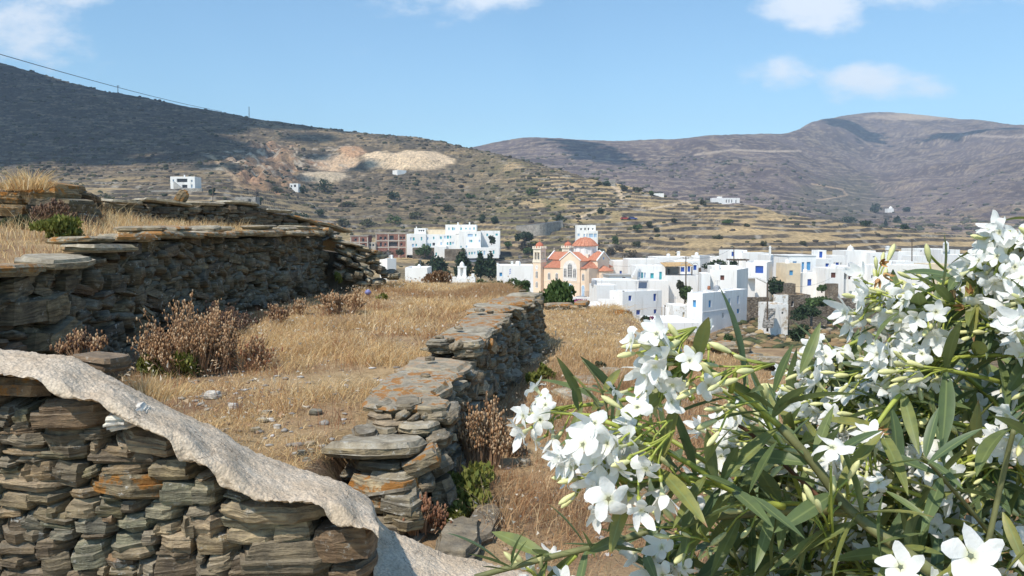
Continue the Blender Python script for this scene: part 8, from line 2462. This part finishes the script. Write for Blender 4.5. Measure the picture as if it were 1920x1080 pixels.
# leafy shoots filling the body of the bush
for i in range(74):
    u_ = ro.random()
    px = ro.uniform(1180, 1990); py = ro.uniform(640, 1130)
    lim = 1480 - (py - 640) * .85
    if px < max(lim, 1200) or (px < 1400 and py < 900): continue
    Y = ro.uniform(1.05, 1.75)
    tip = U(px, py, Y); root = U(min(px + ro.uniform(40, 200), 2000), py + ro.uniform(90, 260), Y + ro.uniform(-.02, .15))
    pth = shoot(root, tip, .004, .0022, ro.choice([M_branch, M_branch, M_stalk]))
    whorls(pth, .005, .24, .040, ro.uniform(.10, .145))
for i in range(24):                               # shaded interior and the base below the frame
    Y = ro.uniform(1.25, 1.9); px = ro.uniform(1350, 2150); py = ro.uniform(900, 1250) if i % 2 else ro.uniform(760, 1050)
    if px < 1560 and py < 900: continue
    tip = U(px, py, Y); pth = shoot(OB + Vector((ro.gauss(0, .15), ro.gauss(0, .1), 0)) if i % 5 == 0 else tip + Vector((ro.uniform(.02, .15), ro.uniform(0, .1), -.3)), tip, .006, .003)
    whorls(pth, .0, .3, .045, .13)
for i in range(7): pxp = OB + Vector((ro.gauss(0, .08), ro.gauss(0, .08), 0)); shoot(pxp, U(1500 + i * 85, 1090, ro.uniform(1.05, 1.6)), .012, .007, M_branch, .1)
for (px, py, Y) in [(1655, 512, 1.2), (1800, 565, 1.2), (1625, 815, 1.15)]:   # withered brown blossoms
    p = U(px, py, Y)
    for k in range(3):
        o = link('withered_flower', WILT if 'WILT' in globals() else globals().setdefault('WILT', new_mesh('withered_flower', *(lambda vf: (vf[0], vf[1]))((np.concatenate([np.array(petal_geo(random.Random(5), q)[0]) * np.array([.7, .7, 1.6]) for q in range(5)]), [tuple(a + q * 24 for a in f) for q in range(5) for f in petal_geo(random.Random(5), q)[1]])), M_wilt, smooth=True)), ole, p + Vector((ro.gauss(0, .008), ro.gauss(0, .01), ro.gauss(0, .008))) - OB, zrot((ro.gauss(0, 1), -1, ro.gauss(0, 1))), (.009, .009, .009))

# ---- emit: the pieces that show largest are parts, the rest one part
def vis(p):
    x_, y_ = PJ(p); return -60 < x_ < 1980 and -40 < y_ < 1120


FLOWERS.sort(key=lambda t: (not vis(t[0]), t[0].y / t[2]))
nf = 0
for (p, d, R_, spin, k) in FLOWERS:
    if nf < 300:
        q = zrot(d, spin)
        if nf < 70:
            o = link('flower', TUBE, ole, p - OB, q, (R_, R_, R_))
            for pm in PET[k]: link('petal', pm, o)
        else: link('flower', FLOW[k], ole, p - OB, q, (R_ * ro.uniform(.8, 1.1), R_, R_ * ro.uniform(.8, 1.3)))
    nf += 1


def merged(items, name, mat_, attrs):
    V = []; Fc = []; nb = 0; A = {a: [] for a in attrs}
    for (v, f, ex, loc, q, s) in items:
        V.append((np.array(v) * s) @ np.array(q.to_matrix()).T + np.array(loc)); Fc.extend([tuple(a + nb for a in ff_) for ff_ in f]); nb += len(v)
        for a in attrs: A[a].append(ex[a])
    if not V: return None
    me_ = new_mesh(name, np.concatenate(V), Fc, mat_, smooth=True)
    for a in attrs: fattr(me_, a, np.concatenate(A[a]))
    o = link(name, me_, ole); o['kind'] = 'stuff'; return o


rest = []
for (p, d, R_, spin, k) in FLOWERS[300:]:
    me_ = FLOW[k]; v = np.array([tuple(a.co) for a in me_.vertices]); f = [tuple(pl.vertices) for pl in me_.polygons]; rd = np.empty(len(v), np.float32); me_.attributes['radial'].data.foreach_get('value', rd)
    rest.append((v, f, {'radial': rd}, p - OB, zrot(d, spin), R_))
merged(rest, 'more_flowers', M_petal, ['radial'])
LEAVES.sort(key=lambda t: (not vis(t[0] + t[1] * t[2] * .5), t[0].y / t[2]))
for (p, d, L, roll, k) in LEAVES[:300]: link('leaf', LEAFV[k][0], ole, p - OB, xrot(d, roll), (L, L, L))
merged([(LEAFV[k][1], [tuple(x) for x in LEAFV[k][2]], {'across': LEAFV[k][3], 'along': LEAFV[k][4]}, p - OB, xrot(d, roll), L) for (p, d, L, roll, k) in LEAVES[300:]], 'more_leaves', M_leaf, ['across', 'along'])
BUDS.sort(key=lambda t: t[0].y / t[2])
for (p, d, L) in BUDS[:300]: link('bud', BUD, ole, p - OB, zrot(d), (L, L, L))
bv_ = [tuple(q) for q in bm_.v]
merged([(bv_, bm_.f, {}, p - OB, zrot(d), L) for (p, d, L) in BUDS[300:]], 'more_buds', M_bud, [])
print('oleander', len(FLOWERS), len(LEAVES), len(BUDS))
